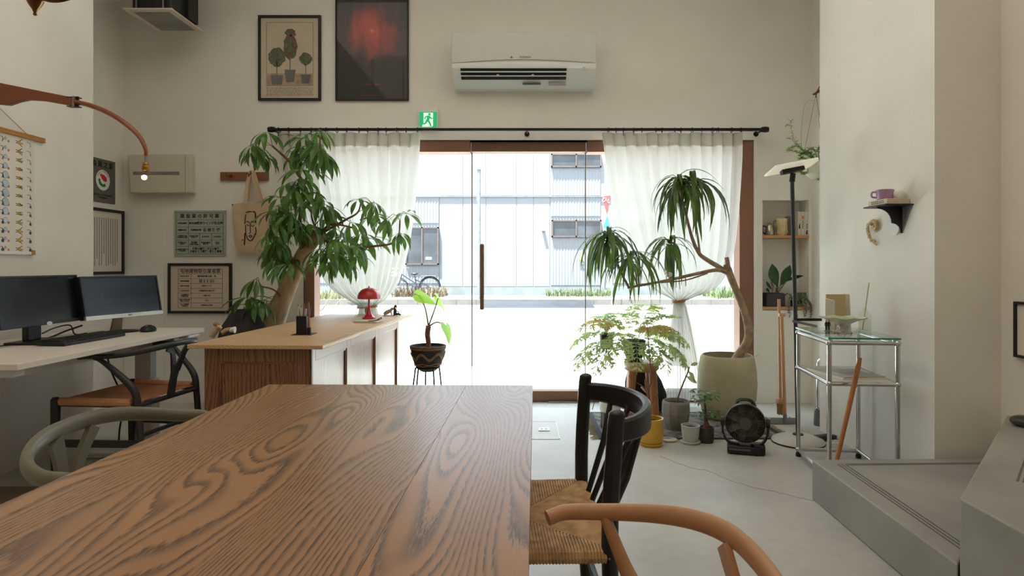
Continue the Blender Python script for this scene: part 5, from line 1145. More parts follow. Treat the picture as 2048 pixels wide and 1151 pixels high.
# ---------------------------------------------------------------- stool with the ruffled fern
def stool():
    d = 4.55; t = thing('stool', 'low round timber stool with thick legs under the potted fern', 'stool', (W(1283, 835, d).x, d, .0068)); c = ROOT[t].translation
    obj('seat', lathe(NB(), [(0, 0), (.115, 0), (.125, .012), (.125, .05), (.115, .062), (0, .062)], (c.x, c.y, .345), 28), M_beechz, t, smooth=40)
    ML = wood('stool_leg_wood', (184, 124, 80), (150, 94, 58), axis='z', freq=5, lin_=60, strength=.5)
    for a in (2.3, 3.75, -.75, .75):
        dx, dy = math.cos(a), math.sin(a); obj('leg', sweep(NB(), [(c.x+dx*.09, c.y+dy*.09, .36), (c.x+dx*.118, c.y+dy*.118, .0068)], [.030, .026], 14), ML, t)
    return c
sc_ = stool()
def fern():
    d = 4.55; top = .407; c = (W(1268, 700, d).x, d, top); t = thing('potted_fern', 'pale green ruffled fern in a dark pot standing on the timber stool', 'plant', c)
    obj('pot', lathe(NB(), [(0, 0), (.05, 0), (.075, .07), (.085, .15), (.08, .155), (.072, .15), (.07, .13), (0, .125)], c, 26), pm('dark_grey_pot', (56, 58, 60), .5, var=.08), t, smooth=50); obj('soil', lathe(NB(), [(0, .135), (.072, .13)], c, 18), M_soil, t)
    M_f = leafmat('fern_frond', (178, 190, 118), (136, 162, 124), .38, .5, 14); M_fb = leafmat('browned_fern_frond', (176, 138, 70), (164, 178, 100), .38, .6, 18)
    def frond(Lh, p0, p1, seed, mats):
        r = random.Random(seed); bm = NB(); n = 11; p = Vector((0, 0, 0)); P = []
        for i in range(n+1):
            a = math.radians(p0+(p1-p0)*i/n); P.append((p.copy(), a)); p = p+Vector((math.cos(a), 0, math.sin(a)))*Lh/n
        sweep(bm, [q for q, a in P], .0018, 4)
        for i in range(3, n+1):
            q, a = P[i]; s = (i-2)/(n-2); ll = Lh*.30*math.sin(PI*min(.97, s*.85+.12))*r.uniform(.75, 1.15)
            for sgn in ((-1, 1) if i < n else (0,)):
                M = Matrix.Translation(q) @ Matrix.Rotation(-a, 4, 'Y') @ Matrix.Rotation(sgn*math.radians(r.uniform(50, 75)), 4, 'Z') @ Matrix.Rotation(r.uniform(-.5, .5), 4, 'X')
                blade(bm, M, ll, ll*.16, r.uniform(-5, 15), r.uniform(-60, -20), 4, .3, .35)
                for k in (.2, .38, .55, .72, .88):
                    for g in (-1, 1):
                        M2 = M @ Matrix.Translation((ll*k*.93, 0, -.12*ll*k)) @ Matrix.Rotation(g*r.uniform(.6, 1.1), 4, 'Z') @ Matrix.Rotation(r.uniform(-.8, .8), 4, 'X'); blade(bm, M2, ll*.36*(1.2-k*.7)*r.uniform(.7, 1.2), ll*.12, r.uniform(0, 30), r.uniform(-70, -10), 3, .5)
        return mesh_of('frond', bm, mats, 0)
    ms = [frond(.42, 70, -20, 1, M_f), frond(.44, 45, -60, 2, M_f), frond(.40, 20, -80, 3, M_f), frond(.42, 60, -40, 4, M_fb)]
    o = Vector((c[0], c[1], top+.13))
    # crowns: azimuth, variant, scale
    for az, k, s in ((.1, 0, 1.0), (1.2, 0, 1.15), (.4, 1, .95), (-.5, 1, .9), (-.9, 2, .95), (3.0, 1, 1.05), (2.6, 0, .85), (-2.6, 2, 1.1), (-1.6, 2, .9), (-2.1, 1, .85), (3.4, 3, 1.1), (-.2, 3, .85), (1.9, 0, .9), (-1.2, 3, .95), (.9, 1, 1.0), (-2.9, 2, 1.2), (-.3, 2, 1.05), (0.2, 2, .9)):
        place('frond', ms[k], t, o+Vector((R.uniform(-.03, .03), R.uniform(-.03, .03), 0)), (R.uniform(-.1, .1), R.uniform(-.1, .1), az), s*1.14)
fern()
# ---------------------------------------------------------------- elephant ear in the woven basket stand
def heart_mesh(name, mat, Lh, Wd, bend):
    bm = NB(); prev = None; n = 10
    for i in range(n+1):
        s = -.28+1.28*i/n; inner = 0 if s >= 0 else .12*(-s/.28)
        if s < 0: w_ = Wd/2*(.55+.45*(1-((-s)/.28)**2)**.5) if s > -.279 else Wd*.24
        else: w_ = Wd/2*(1-s**1.5)
        x = s*Lh; z = -bend*Lh*max(0, s)**2-bend*.3*Lh*(s < 0)*s*s*8
        if s < 0: ys = (-w_, -w_*.6-inner*Wd*.1, -inner*Wd, inner*Wd, w_*.6+inner*Wd*.1, w_)
        else: ys = (-w_, -w_*.55, -.0003, .0003, w_*.55, w_)
        row = [bm.verts.new((x, y, z-.12*abs(y)+.02*math.sin(i*1.3)*abs(y)/Wd*.3)) for y in ys]
        if prev:
            for k in range(5):
                if k == 2 and s <= 0: continue
                bm.faces.new((prev[k], prev[k+1], row[k+1], row[k]))
        prev = row
    return mesh_of(name, bm, mat, 60)
def elephant_ear():
    d = 4.6; b = W(856, 742, d); t = thing('elephant_ear_plant', 'bright green elephant ear plant in a striped basket on a wire stand', 'plant', (b.x, d, 0)); c = (b.x, d, b.z)
    M_bk = pm('dark_basket', (44, 42, 40), .8, var=.25, scale=40, bump=.6, bscale=160); M_tr = pm('jute_trim', (150, 116, 74), .85, var=.2, scale=60)
    obj('basket', lathe(NB(), [(0, 0), (.05, .002), (.085, .03), (.11, .09), (.128, .17), (.132, .19), (.124, .192), (.118, .17), (0, .16)], c, 30), M_bk, t, smooth=50)
    bm = NB()
    for z, r, a in ((.186, .131, 0), (.176, .130, 0), (.168, .1285, 0), (.06, .1, .004), (.05, .096, -.004), (.115, .1185, .022), (.108, .1165, .022), (.122, .1205, .022)):
        sweep(bm, [((r+(a*.3*math.sin(k*PI/4) if abs(a) > .01 else 0))*math.cos(k*PI/24)+c[0], (r+(a*.3*math.sin(k*PI/4) if abs(a) > .01 else 0))*math.sin(k*PI/24)+c[1], c[2]+z+a*math.sin(k*PI/4)) for k in range(48)], .003, 5, closed=True)
    obj('basket_trim', bm, M_tr, t); obj('soil', lathe(NB(), [(0, .168), (.119, .162)], c, 20), pm('pebble_soil', (120, 108, 94), .9, var=.4, scale=50, bump=1, bscale=90), t)
    bm = NB(); sweep(bm, [(c[0]+.088*math.cos(k*PI/14), c[1]+.088*math.sin(k*PI/14), c[2]+.03) for k in range(28)], .004, 6, closed=True)
    st = obj('stand_ring', bm, M_blackmetal, t)
    for a in (.6, 1.9, 3.4, 4.0, 5.3):
        bm = NB(); sweep(bm, [(c[0]+.09*math.cos(a), c[1]+.09*math.sin(a), c[2]+.03), (c[0]+.135*math.cos(a), c[1]+.135*math.sin(a), 0)], .0062, 6); obj('stand_leg', bm, M_blackmetal, t)
    tr = [W(856, 705, d), W(857, 685, d), W(855, 668, d), W(857, 652, d)]
    obj('trunk', sweep(NB(), catmull(tr, 4), [.022, .019, .02, .02], 10), pm('scaly_trunk', (128, 84, 62), .85, var=.25, scale=40, bump=.6), t)
    me = heart_mesh('leaf', leafmat('elephant_ear_leaf', (150, 200, 70), (124, 178, 58), .35, .4, 3), .145, .125, .25)
    o = tr[-1]; bm = NB()
    for (px, py, dd, rot, s) in ((838, 590, d, (.75, .35, .25), 1.0), (876, 596, d+.03, (-.9, .75, -.5), .92), (893, 652, d-.02, (-.3, 1.05, -.75), .95)):
        q = W(px, py, dd); sweep(bm, catmull([o, o.lerp(q, .5)+Vector((.01 if px < 880 else 0, 0, .02 if px < 880 else .03)), q], 5), [.006, .0032], 6)
        place('leaf', me, t, q, rot, s)
    obj('leaf_stem', bm, M_green_stem, t)
    bm = NB()
    for k in range(7): a = k*.9; sweep(bm, [o+Vector((0, 0, -.005)), o+Vector((.02*math.cos(a), .02*math.sin(a), .006)), o+Vector((.032*math.cos(a), .032*math.sin(a), -.002))], [.004, .001], 4)
    obj('dry_sheath', bm, pm('dry_sheath', (164, 92, 62), .8), t)
elephant_ear()
# ---------------------------------------------------------------- black pot on a wire tripod
def tripod_plant():
    d = 4.72; b = W(1213, 697, d); t = thing('tripod_planter', 'small black pot with strap leaves on a thin wire tripod beside the fern', 'plant', (b.x, d, 0)); c = (b.x, d, b.z)
    obj('pot', lathe(NB(), [(0, 0), (.050, 0), (.053, .112), (.048, .114), (.046, .1), (0, .098)], c, 24), M_black, t, smooth=40); obj('soil', lathe(NB(), [(0, .104), (.048, .1)], c, 16), M_soil, t)
    obj('strap_ring', sweep(NB(), [(c[0]+.055*math.cos(k*PI/12), c[1]+.055*math.sin(k*PI/12), c[2]+.05+.05*math.cos(k*PI/12)) for k in range(24)], .0025, 5, closed=True), M_steel, t)
    for a in (.3, 2.6, 4.4): obj('leg', tube(NB(), (c[0], c[1], c[2]+.002), (c[0]+.115*math.cos(a), c[1]+.115*math.sin(a), .0068 if a < 1 or a > 4 else .0068), .0028, 6), M_blackmetal, t)
    m = leafmat('grassy_leaf', (96, 128, 70), (66, 104, 66), .3, .4)
    ms = [mesh_of('leaf', strap_bm(.17, .02, 75, 40), m, 0), mesh_of('leaf', strap_bm(.2, .018, 70, 55), m, 0)]
    for i, a in enumerate((3.0, .2, .5, 3.4, 1.7, 2.4, 5.0)): place('leaf', ms[i % 2], t, (c[0], c[1], c[2]+.1), (0, 0, a), R.uniform(.7, 1.1))
tripod_plant()
# ---------------------------------------------------------------- pots on the floor
def pot_thing(name, label, px, py, d, prof, mat, soil, n=32, smooth=50):
    z0 = .0068 if d > 3.98 else 0; p = W(px, py, d); t = thing(name, label, 'plant', (p.x, d, z0)); c = (p.x, d, z0)
    obj('pot', lathe(NB(), prof, c, n), mat, t, smooth=smooth); obj('soil', lathe(NB(), [(0, soil[1]+.004), (soil[0], soil[1])], c, 22), M_soil, t)
    return t, Vector(c)
M_yel = pm('yellow_glaze', (206, 162, 48), .3, var=.08, scale=10, coat=.4)
t, c = pot_thing('potted_twig', 'bright yellow glazed pot with a bare branching twig on a matching saucer', 1302, 893, 3.86, [(0, .014), (.064, .014), (.072, .03), (.077, .09), (.074, .15), (.076, .156), (.076, .166), (.066, .166), (.064, .14), (0, .138)], M_yel, (.066, .142))
obj('saucer', lathe(NB(), [(0, 0), (.066, 0), (.076, .014), (.078, .02), (.072, .02), (.066, .012), (0, .012)], c, 32), M_yel, t)
d = 3.86; f = lambda pts, r0, r1: obj('branch', sweep(NB(), catmull([W(x, y, d+.02*i) for i, (x, y) in enumerate(pts)], 4), [r0, r1], 8), M_twig, t)
f([(1300, 838), (1298, 815), (1296, 795), (1292, 775), (1291, 758)], .0095, .005); f([(1297, 795), (1296, 782), (1302, 760), (1300, 720), (1296, 670), (1294, 640)], .005, .002); f([(1296, 790), (1285, 772), (1268, 762), (1257, 750)], .004, .002); f([(1300, 808), (1308, 800), (1318, 783)], .003, .0015)
t, c = pot_thing('potted_rubber_plant', 'faceted grey concrete pot with a leaning variegated rubber plant', 1352, 858, 4.22, [(0, 0), (.066, 0), (.082, .04), (.094, .11), (.092, .175), (.086, .19), (.080, .19), (.076, .17), (0, .165)], pm('raw_concrete', (142, 138, 130), .8, var=.2, scale=9, bump=.3), (.08, .17), 11, 0)
d = 4.22; obj('stem', sweep(NB(), catmull([W(1353, 812, d), W(1356, 795, d), W(1364, 772, d), W(1374, 748, d), W(1379, 733, d)], 4), [.006, .004], 8), M_twig, t)
mv = leafmat('variegated_leaf', (214, 208, 172), (96, 122, 60), .3, .4, 22); lm = mesh_of('leaf', blade(NB(), Matrix(), .12, .05, 10, -20, 7, .15, .5), mv, 60)
for (x, y, rot, s) in ((1380, 733, (.4, -.95, 2.5), 1.05), (1381, 730, (1.0, -.2, .3), .5), (1376, 742, (1.2, .85, .5), .85), (1372, 752, (1.1, .55, .2), .8), (1379, 734, (.2, -.1, 3.6), .45)): place('leaf', lm, t, W(x, y, d), rot, s)
M_wp = pm('chalky_white_pot', (190, 192, 186), .8, var=.06, scale=12)
t, c = pot_thing('potted_cutting', 'small chalky white tapered pot of bare soil on a saucer', 1381, 888, 3.90, [(0, .012), (.042, .012), (.05, .04), (.057, .105), (.058, .112), (.050, .112), (.048, .095), (0, .09)], M_wp, (.05, .096))
obj('saucer', lathe(NB(), [(0, 0), (.05, 0), (.06, .014), (.055, .016), (.05, .010), (0, .010)], c, 28), M_wp, t)
obj('stem', sweep(NB(), [c+Vector((0, 0, .094)), c+Vector((.004, 0, .115))], [.004, .002], 6), M_twig, t)
t, c = pot_thing('potted_bonsai', 'small dark pot with a swollen rooted bonsai tree beside the white pot', 1413, 885, 3.92, [(0, 0), (.040, 0), (.045, .02), (.046, .095), (.040, .096), (.038, .085), (0, .082)], pm('dark_olive_pot', (66, 62, 52), .6, var=.15), (.040, .086))
d = 3.92; obj('trunk', sweep(NB(), catmull([W(1413, 862, d), W(1413, 852, d), W(1412, 842, d), W(1411, 825, d), W(1410, 800, d), W(1410, 790, d)], 4), [.024, .022, .012, .007, .005, .004], 10), pm('bonsai_bark', (108, 74, 58), .85, var=.25, scale=40, bump=.5), t)
mb = leafmat('bonsai_leaf', (92, 138, 64), (46, 86, 44), .3, .35, 14); wm = [whorl_mesh('leaf', mb, 7, .055, .024, p, dr, 50+i) for i, (p, dr) in enumerate(((10, 60), (-15, 50), (30, 60)))]
for i, (x, y, s) in enumerate(((1408, 782, 1.25), (1412, 798, 1.1), (1403, 800, .9), (1420, 792, .9), (1404, 825, .75), (1414, 830, .8), (1424, 820, .8), (1432, 827, .75), (1396, 790, .8), (1428, 838, .6))):
    q = W(x, y, d+R.uniform(-.04, .04)); place('leaf', wm[i % 3], t, q, (R.uniform(-.3, .3), R.uniform(-.3, .3), R.uniform(0, 6)), s)
    obj('branchlet', sweep(NB(), [W(1411, min(840, y+16), d), q], .0016, 4), M_green_stem, t)
tag(obj('saucer', lathe(NB(), [(0, 0), (.042, 0), (.05, .012), (.046, .013), (.042, .006), (0, .006)], (W(1338, 881, 3.95).x, 3.95, 0), 28), pm('cream_saucer', (206, 200, 178), .6)), 'empty cream saucer on the floor between the yellow and white pots', 'saucer')
# white pot on tapered legs seen through the black chair back
t, c = pot_thing('white_planter', 'white cylindrical planter on grey legs seen through the black chair back', 1220, 868, 4.20, [(0, .12), (.062, .12), (.070, .135), (.072, .245), (.066, .247), (.064, .23), (0, .226)], M_white, (.066, .23))
for a in (.8, 2.4, 3.9, 5.5): obj('leg', sweep(NB(), [(c.x+.06*math.cos(a), c.y+.06*math.sin(a), .125), (c.x+.07*math.cos(a), c.y+.07*math.sin(a), .0)], [.013, .008], 8), pm('grey_stand', (108, 112, 118), .5), t)
t_ = obj('succulent', ball(NB(), c+Vector((0, 0, .235)), .03, 1, 1, .5), pm('reddish_succulent', (140, 84, 72), .7, var=.2, scale=40), t)
# black bag behind the stool
def bag():
    c = W(1292, 800, 4.78); t = thing('black_bag', 'rounded black fabric bag slumped on the floor behind the stool', 'bag', (c.x, 4.78, 0)); m = pm('black_fabric', (22, 22, 23), .75, var=.15, bump=.3)
    bm = NB(); pr = [(0, 0), (.12, 0), (.155, .04), (.16, .12), (.14, .22), (.10, .31), (.05, .36), (0, .37)]; lathe(bm, pr, (c.x, 4.78, .004), 26, 1, .7); 
    for v in bm.verts: v.co.x += -.10*max(0, v.co.z-.1)/.3*.5
    obj('body', bm, m, t, smooth=70)
    bm = NB(); sweep(bm, catmull([(c.x-.06, 4.66, .2), (c.x-.01, 4.655, .16), (c.x+.035, 4.66, .22)], 6), (.004, .007), 6); obj('piping', bm, M_white, t, label='white curved stripe')
bag()
t = thing('spray_bottle', 'small clear spray bottle on the rug behind the yellow pot', 'bottle', (W(1281, 850, 4.3).x, 4.3, .008)); c = ROOT[t].translation
obj('bottle', lathe(NB(), [(0, 0), (.022, 0), (.024, .006), (.024, .05), (.010, .065), (.010, .07), (0, .07)], c, 18), pm('milky_plastic', (196, 200, 200), .3), t); obj('nozzle', lathe(NB(), [(0, .07), (.009, .07), (.009, .09), (0, .092)], c, 12), M_white, t)
# rug
def rugmat():
    m, nt, p, out = nodes('faded_rug'); v = coords(nt, (1, 1, 1), False)
    a = N(nt, 'ShaderNodeTexNoise'); a.inputs['Scale'].default_value = 16; a.inputs['Detail'].default_value = 8; a.inputs['Roughness'].default_value = .7; L(nt, v, a.inputs[0])
    b = N(nt, 'ShaderNodeTexVoronoi'); b.inputs['Scale'].default_value = 9; L(nt, v, b.inputs[0])
    x = N(nt, 'ShaderNodeMath', operation='MULTIPLY_ADD'); x.inputs[1].default_value = .25; L(nt, b.outputs[0], x.inputs[0]); L(nt, a.outputs[0], x.inputs[2])
    cr = N(nt, 'ShaderNodeValToRGB'); e = cr.color_ramp.elements; e[0].position = .48; e[0].color = (*lin((54, 54, 58)), 1); e[1].position = .74; e[1].color = (*lin((134, 128, 118)), 1)
    L(nt, x.outputs[0], cr.inputs[0]); L(nt, cr.outputs[0], p.inputs['Base Color']); p.inputs['Roughness'].default_value = .95; return m
t = thing('rug', 'faded dark grey patterned rug under the plants by the window', 'rug', (1.08, 4.35, 0))
x0, x1, y0, y1 = .47, 1.66, 3.98, 4.70
obj('pile', B(x0+.03, x1-.03, y0+.025, y1-.025, 0, .006), rugmat(), t)
bm = NB()
for a in ((x0, x1, y0, y0+.025), (x0, x1, y1-.025, y1), (x0, x0+.03, y0+.025, y1-.025), (x1-.03, x1, y0+.025, y1-.025)): box(bm, *a, 0, .0065)
obj('border', bm, pm('rug_border', (58, 58, 64), .95, var=.1), t)
bm = NB()
for i in range(90):
    for x, s in ((x0, -1), (x1, 1)): y = y0+(y1-y0)*i/89; tube(bm, (x, y, .004), (x+s*R.uniform(.03, .06), y+R.uniform(-.01, .01), .001), .0022, 3)
obj('fringe', bm, pm('rug_fringe', (186, 178, 160), .9), t, kind='stuff')
# ---------------------------------------------------------------- things on the counter
TC = .72
def on(px, py, z): return W(px, py, (CH-z)*F/(py-CY))      # point on a level surface
def penholder():
    p = on(606, 668, TC); t = thing('pen_holder', 'black square pen holder tray near the front corner of the counter', 'pen holder', (p.x, p.y, TC)); x, y = p.x, p.y
    obj('tray', B(x-.045, x+.062, y-.05, y+.05, TC, TC+.004), M_blackmetal, t, bevel=.001)
    bm = NB(); 
    for a in ((-.028, .028, -.028, -.025), (-.028, .028, .025, .028), (-.028, -.025, -.025, .025), (.025, .028, -.025, .025)): box(bm, x+a[0], x+a[1], y+a[2], y+a[3], TC+.004, TC+.102)
    obj('cup', bm, M_blackmetal, t, bevel=.001); obj('small_cup', B(x+.032, x+.05, y-.03, y-.012, TC+.004, TC+.04), M_blackmetal, t, bevel=.001)
    for nm, lab, col, dx, dy, lx, h, r in (('pen', 'white pen leaning in the black pen holder', (214, 216, 220), -.008, .0, -.004, .148, .005), ('pen', 'pale blue capped pen in the black pen holder', (170, 200, 214), .004, .01, .012, .14, .0065), ('pen', 'dark red pen at the left of the black pen holder', (120, 60, 66), -.018, .012, -.014, .128, .004), ('pencil', 'tall brown pencil in the black pen holder', (134, 92, 62), .0, -.012, .016, .165, .005), ('pen', 'violet pen at the right of the black pen holder', (72, 66, 150), .017, .014, .03, .14, .0045), ('pen', 'cream pen at the back of the black pen holder', (206, 196, 176), -.014, -.01, -.018, .155, .004)):
        a = Vector((x+dx, y+dy, TC+.006)); b = Vector((x+dx+lx*.6, y+dy+.004, TC+h)); pn = thing(nm, lab, nm, a)
        obj('barrel', sweep(NB(), [a, b], r, 8), pm(lab[:12].replace(' ', '_'), col, .4), pn); obj('tip', sweep(NB(), [b, b+(b-a).normalized()*.012], [r*.8, .001], 8), M_ink2, pn)
    a = Vector((x+.041, y-.021, TC+.006)); pn = thing('pen', 'brown wooden brush pen standing in the small side cup', 'pen', a); b = Vector((x+.036, y-.016, TC+.165))
    obj('barrel', sweep(NB(), [a, b], [.0055, .0065], 8), pm('brush_pen_wood', (140, 98, 64), .5), pn); obj('tip', sweep(NB(), [b, b+Vector((0, 0, .012))], [.006, .002], 8), M_brass, pn)
penholder()
def redlamp():
    p = on(738, 637, TC); x, y = p.x, p.y; t = thing('table_lamp', 'small red mushroom table lamp at the far end of the counter', 'lamp', (x, y, TC)); m = pm('red_lacquer', (190, 48, 56), .22, var=.03, coat=.3)
    obj('base', lathe(NB(), [(0, 0), (.046, 0), (.047, .010), (.044, .013), (.036, .018), (.022, .036), (.011, .066), (.007, .10), (.006, .165), (0, .165)], (x, y, TC), 28), m, t, smooth=60)
    sh = obj('shade', lathe(NB(), [(.081, .142), (.080, .160), (.073, .182), (.056, .204), (.032, .217), (.008, .222), (0, .222), (0, .219), (.03, .213), (.054, .200), (.07, .18), (.077, .158), (.078, .142)], (x, y, TC), 36), m, t, smooth=60)
    obj('knob', lathe(NB(), [(0, .22), (.0035, .22), (.0035, .232), (0, .234)], (x, y, TC), 10), M_blackmetal, sh)
redlamp()
M_cglass = glass('pressed_glass', (.965, .975, .97), 1.45, .03, .6)
def compote():
    p = on(722, 634, TC); x, y = p.x, p.y+.01; t = thing('glass_compote', 'pressed clear glass compote dish on a foot behind the red lamp', 'dish', (x, y, TC))
    bm = NB(); pr = [(.052, 0), (.05, .006), (.03, .022), (.014, .032), (.011, .055), (.014, .064), (.03, .070), (.07, .083), (.097, .105), (.094, .108), (.066, .088), (.02, .074), (0, .073)]
    lathe(bm, pr, (x, y, TC), 32)
    M_press = glass('cut_glass', (.84, .865, .86), 1.6, .08, 1.0)
    for v in bm.verts:
        r = Vector((v.co.x-x, v.co.y-y)); a = math.atan2(r.y, r.x); k = 1+.025*math.cos(16*a); v.co.x = x+r.x*k; v.co.y = y+r.y*k
    obj('dish', bm, M_press, t, smooth=25)
    p2 = on(727, 628, TC); tag(obj('wood_bead', lathe(NB(), [(0, 0), (.022, 0), (.025, .02), (.018, .05), (0, .054)], (p2.x+.02, p2.y-.02+.08, TC), 16), pm('peach_wood', (196, 150, 112), .6)), 'small peach coloured wooden piece behind the compote foot', 'ornament')
compote()
def notebook():
    p = on(737, 644, TC); t = thing('notebook', 'thin notebook with a black elastic band lying before the red lamp', 'notebook', (p.x, p.y, TC), -.25)
    obj('cover', box(NB(), -.09, .085, -.045, .045, 0, .003), pm('kraft_cover', (168, 140, 98), .8), t, world=False); obj('pages', box(NB(), -.088, .08, -.043, .043, .003, .009), M_paper, t, world=False)
    obj('cover_top', box(NB(), -.09, .07, -.045, .045, .009, .011), pm('grey_cover', (206, 204, 196), .6), t, world=False)
    obj('elastic_band', sweep(NB(), catmull([(.02, -.04, .012), (.06, -.02, .014), (.085, -.005, .028), (.092, .005, .032), (.085, .012, .022), (.05, .02, .012)], 5), (.004, .002), 6), M_black, t, world=False)
notebook()
def figurines():
    p = on(777, 631, TC); x, y = p.x, p.y
    t = thing('dog_figurine', 'small grey and white reclining dog figurine on the far counter corner', 'figurine', (x, y, TC)); m = pm('grey_glaze', (168, 158, 144), .4, var=.15, scale=30); mw = M_white
    obj('base', lathe(NB(), [(0, 0), (.045, 0), (.047, .003), (0, .004)], (x, y, TC), 24, 1, .55), pm('base_glaze', (176, 150, 122), .6), t)
    bm = NB(); sweep(bm, catmull([(x-.034, y, TC+.012), (x-.012, y, TC+.026), (x+.012, y, TC+.038), (x+.022, y, TC+.046)], 4), [.011, .016, .014, .009], 10); ball(bm, (x+.028, y, TC+.052), .0115, 1.2, 1, .9); obj('body', bm, m, t, smooth=70)
    bm = NB()
    for dy in (-.008, .008): sweep(bm, [(x+.018, y+dy, TC+.032), (x+.026, y+dy, TC+.006)], [.006, .004], 8)
    obj('leg', bm, mw, t); obj('muzzle', ball(NB(), (x+.040, y, TC+.049), .006, 1.4, 1, 1), mw, t)
    x2, y2 = x+.062, y-.0; t = thing('seated_figurine', 'small dark seated woman figurine beside the dog figurine', 'figurine', (x2, y2, TC)); md = pm('dark_glaze', (48, 46, 48), .4, var=.2); ms = pm('skin_glaze', (180, 132, 106), .5); mh = pm('hair_glaze', (84, 56, 50), .5)
    bm = NB(); sweep(bm, catmull([(x2-.012, y2, TC+.004), (x2-.013, y2, TC+.03), (x2-.008, y2, TC+.056)], 4), [.014, .013, .009], 10); sweep(bm, [(x2-.008, y2, TC+.012), (x2+.016, y2, TC+.014), (x2+.03, y2, TC+.006)], [.011, .009, .006], 8); obj('body', bm, md, t, smooth=70)
    obj('head', ball(NB(), (x2-.005, y2, TC+.069), .0095), ms, t); bm = NB(); ball(bm, (x2-.009, y2, TC+.072), .0105, 1, 1.05, 1); sweep(bm, [(x2-.016, y2, TC+.07), (x2-.021, y2, TC+.04)], [.008, .004], 8); obj('hair', bm, mh, t)
    bm = NB(); sweep(bm, catmull([(x2-.006, y2-.012, TC+.05), (x2+.006, y2-.014, TC+.034), (x2+.02, y2-.008, TC+.026)], 4), .0036, 6); obj('arm', bm, ms, t)
figurines()
def ropeknot():
    p = on(432, 664, TC); x, y = p.x, p.y; t = thing('rope_toy', 'pale rope wrapped toy lying at the left edge of the counter', 'toy', (x, y, TC)); m = pm('pale_rope', (196, 172, 136), .9, var=.15, scale=50); 
    g = lambda px, py: W(px, py, y)
    def rope(pts, r):
        P = catmull(pts, 6); bm = NB(); sweep(bm, P, r, 8)
        for i in range(0, len(P)-1, 1):
            tdir = (P[min(i+1, len(P)-1)]-P[i-1 if i else 0]).normalized(); a = tdir.orthogonal().normalized(); b = tdir.cross(a); sweep(bm, [P[i]+(a*math.cos(k*PI/4)+b*math.sin(k*PI/4))*r*1.02+tdir*r*.3*math.sin(k*PI/4) for k in range(8)], r*.18, 4, closed=True)
        return bm
    obj('rope_arm', rope([g(424, 672), g(432, 660), g(440, 652)], .016), m, t); obj('rope_arm', rope([g(444, 665), g(452, 660), g(462, 658)], .011), m, t)
    obj('white_end', sweep(NB(), [g(460, 660), g(467, 659), g(470, 659)], [.012, .017, .019], 12), M_white, t, label='white flared end'); obj('knot', ball(NB(), g(433, 648), .016, 1.1, 1, .8), pm('brown_cord', (164, 126, 88), .85, var=.2), t)
ropeknot()
# ---------------------------------------------------------------- fan
def fan():
    p = on(1490, 905, 0); cx, cy = p.x, p.y; t = thing('electric_fan', 'dark olive portable electric fan on a battery base on the floor', 'fan', (cx, cy, 0), -.30)    # local: faces -y, turned towards the left
    m = pm('fan_olive', (62, 60, 50), .4, var=.05); mk = M_black
    f = lambda n_, bm, mm=m, par=None, **k: obj(n_, bm, mm, par or t, world=False, **k)
    bs = f('base', B(-.10, .085, -.055, .055, .004, .05), mk, bevel=.008); f('battery', B(.045, .11, -.045, .05, .006, .058), mk, bevel=.006); f('control_strip', B(-.09, .03, -.0565, -.054, .026, .036), M_ink2)
    zc = .178; yc = -.005; r = .112; X = Matrix.Translation((0, yc, zc)) @ Matrix.Rotation(-.1, 4, 'X') @ Matrix.Rotation(PI/2, 4, 'X')
    f('rear_housing', lathe(NB(), [(r, .03), (r+.003, 0), (r, -.03), (r*.8, -.06), (r*.45, -.075), (0, -.078), (0, -.07), (r*.4, -.068), (r*.74, -.055), (r*.92, -.03), (r*.92, .03)], n=40, M=X), m, smooth=50)
    bm = NB()
    for k in range(44):
        a = 2*PI*k/44; pts = [X @ Vector((q*math.cos(a+1.0*(q/r)**1.3), q*math.sin(a+1.0*(q/r)**1.3), .036+.012*(1-(q/r)**2))) for q in (r*.3, r*.5, r*.7, r*.86, r*.98)]; sweep(bm, pts, .0011, 4)
    for q in (.64, .985): sweep(bm, [X @ Vector((r*q*math.cos(k*PI/20), r*q*math.sin(k*PI/20), .036+.012*(1-q*q))) for k in range(40)], .0014, 4, closed=True)
    gr = f('front_grille', bm, pm('grille_olive', (98, 96, 84), .4)); f('hub_cap', lathe(NB(), [(0, .054), (r*.29, .053), (r*.31, .046), (r*.31, .038), (0, .038)], n=28, M=X), pm('hub_olive', (82, 80, 70), .4), gr)
    bm = NB(); box(bm, -.011, .02, -.0016, .0016, .0545, .0555, M=X)
    for k in range(3): box(bm, -.0205, -.0155, -.0006, .0006, .0545, .0555, M=X @ Matrix.Translation((-.018, 0, 0)) @ Matrix.Rotation(k*PI/3, 4, 'Z') @ Matrix.Translation((.018, 0, 0)))
    f('emblem', bm, M_ink2, gr)
    bm = NB()
    for k in range(7): 
        M2 = X @ Matrix.Rotation(2*PI*k/7, 4, 'Z') @ Matrix.Translation((.02, 0, 0)) @ Matrix.Rotation(.6, 4, 'X'); box(bm, 0, r*.78, -.02, .022, -.001, .001, M=M2)
    f('blade', bm, pm('blade_grey', (74, 74, 70), .4))
    for s in (-1, 1):
        bm = NB(); flat(bm, catmull([(s*.03, .0, .05), (s*.09, 0, .06), (s*.122, 0, .11), (s*.126, 0, .178)], 5), .03, .012, (s*.3, 0, 1)); f('fork_arm', bm, mk)
        bm = NB(); disc(bm, (s*.126, 0, .18), .026, 'x', 20, h=.02); f('pivot_knob', bm, mk)
    bm = NB(); sweep(bm, catmull([(-.05, .04, .27), (-.03, .045, .300), (.03, .045, .300), (.06, .04, .265)], 5), (.012, .006), 8); f('carry_handle', bm, mk)
fan()
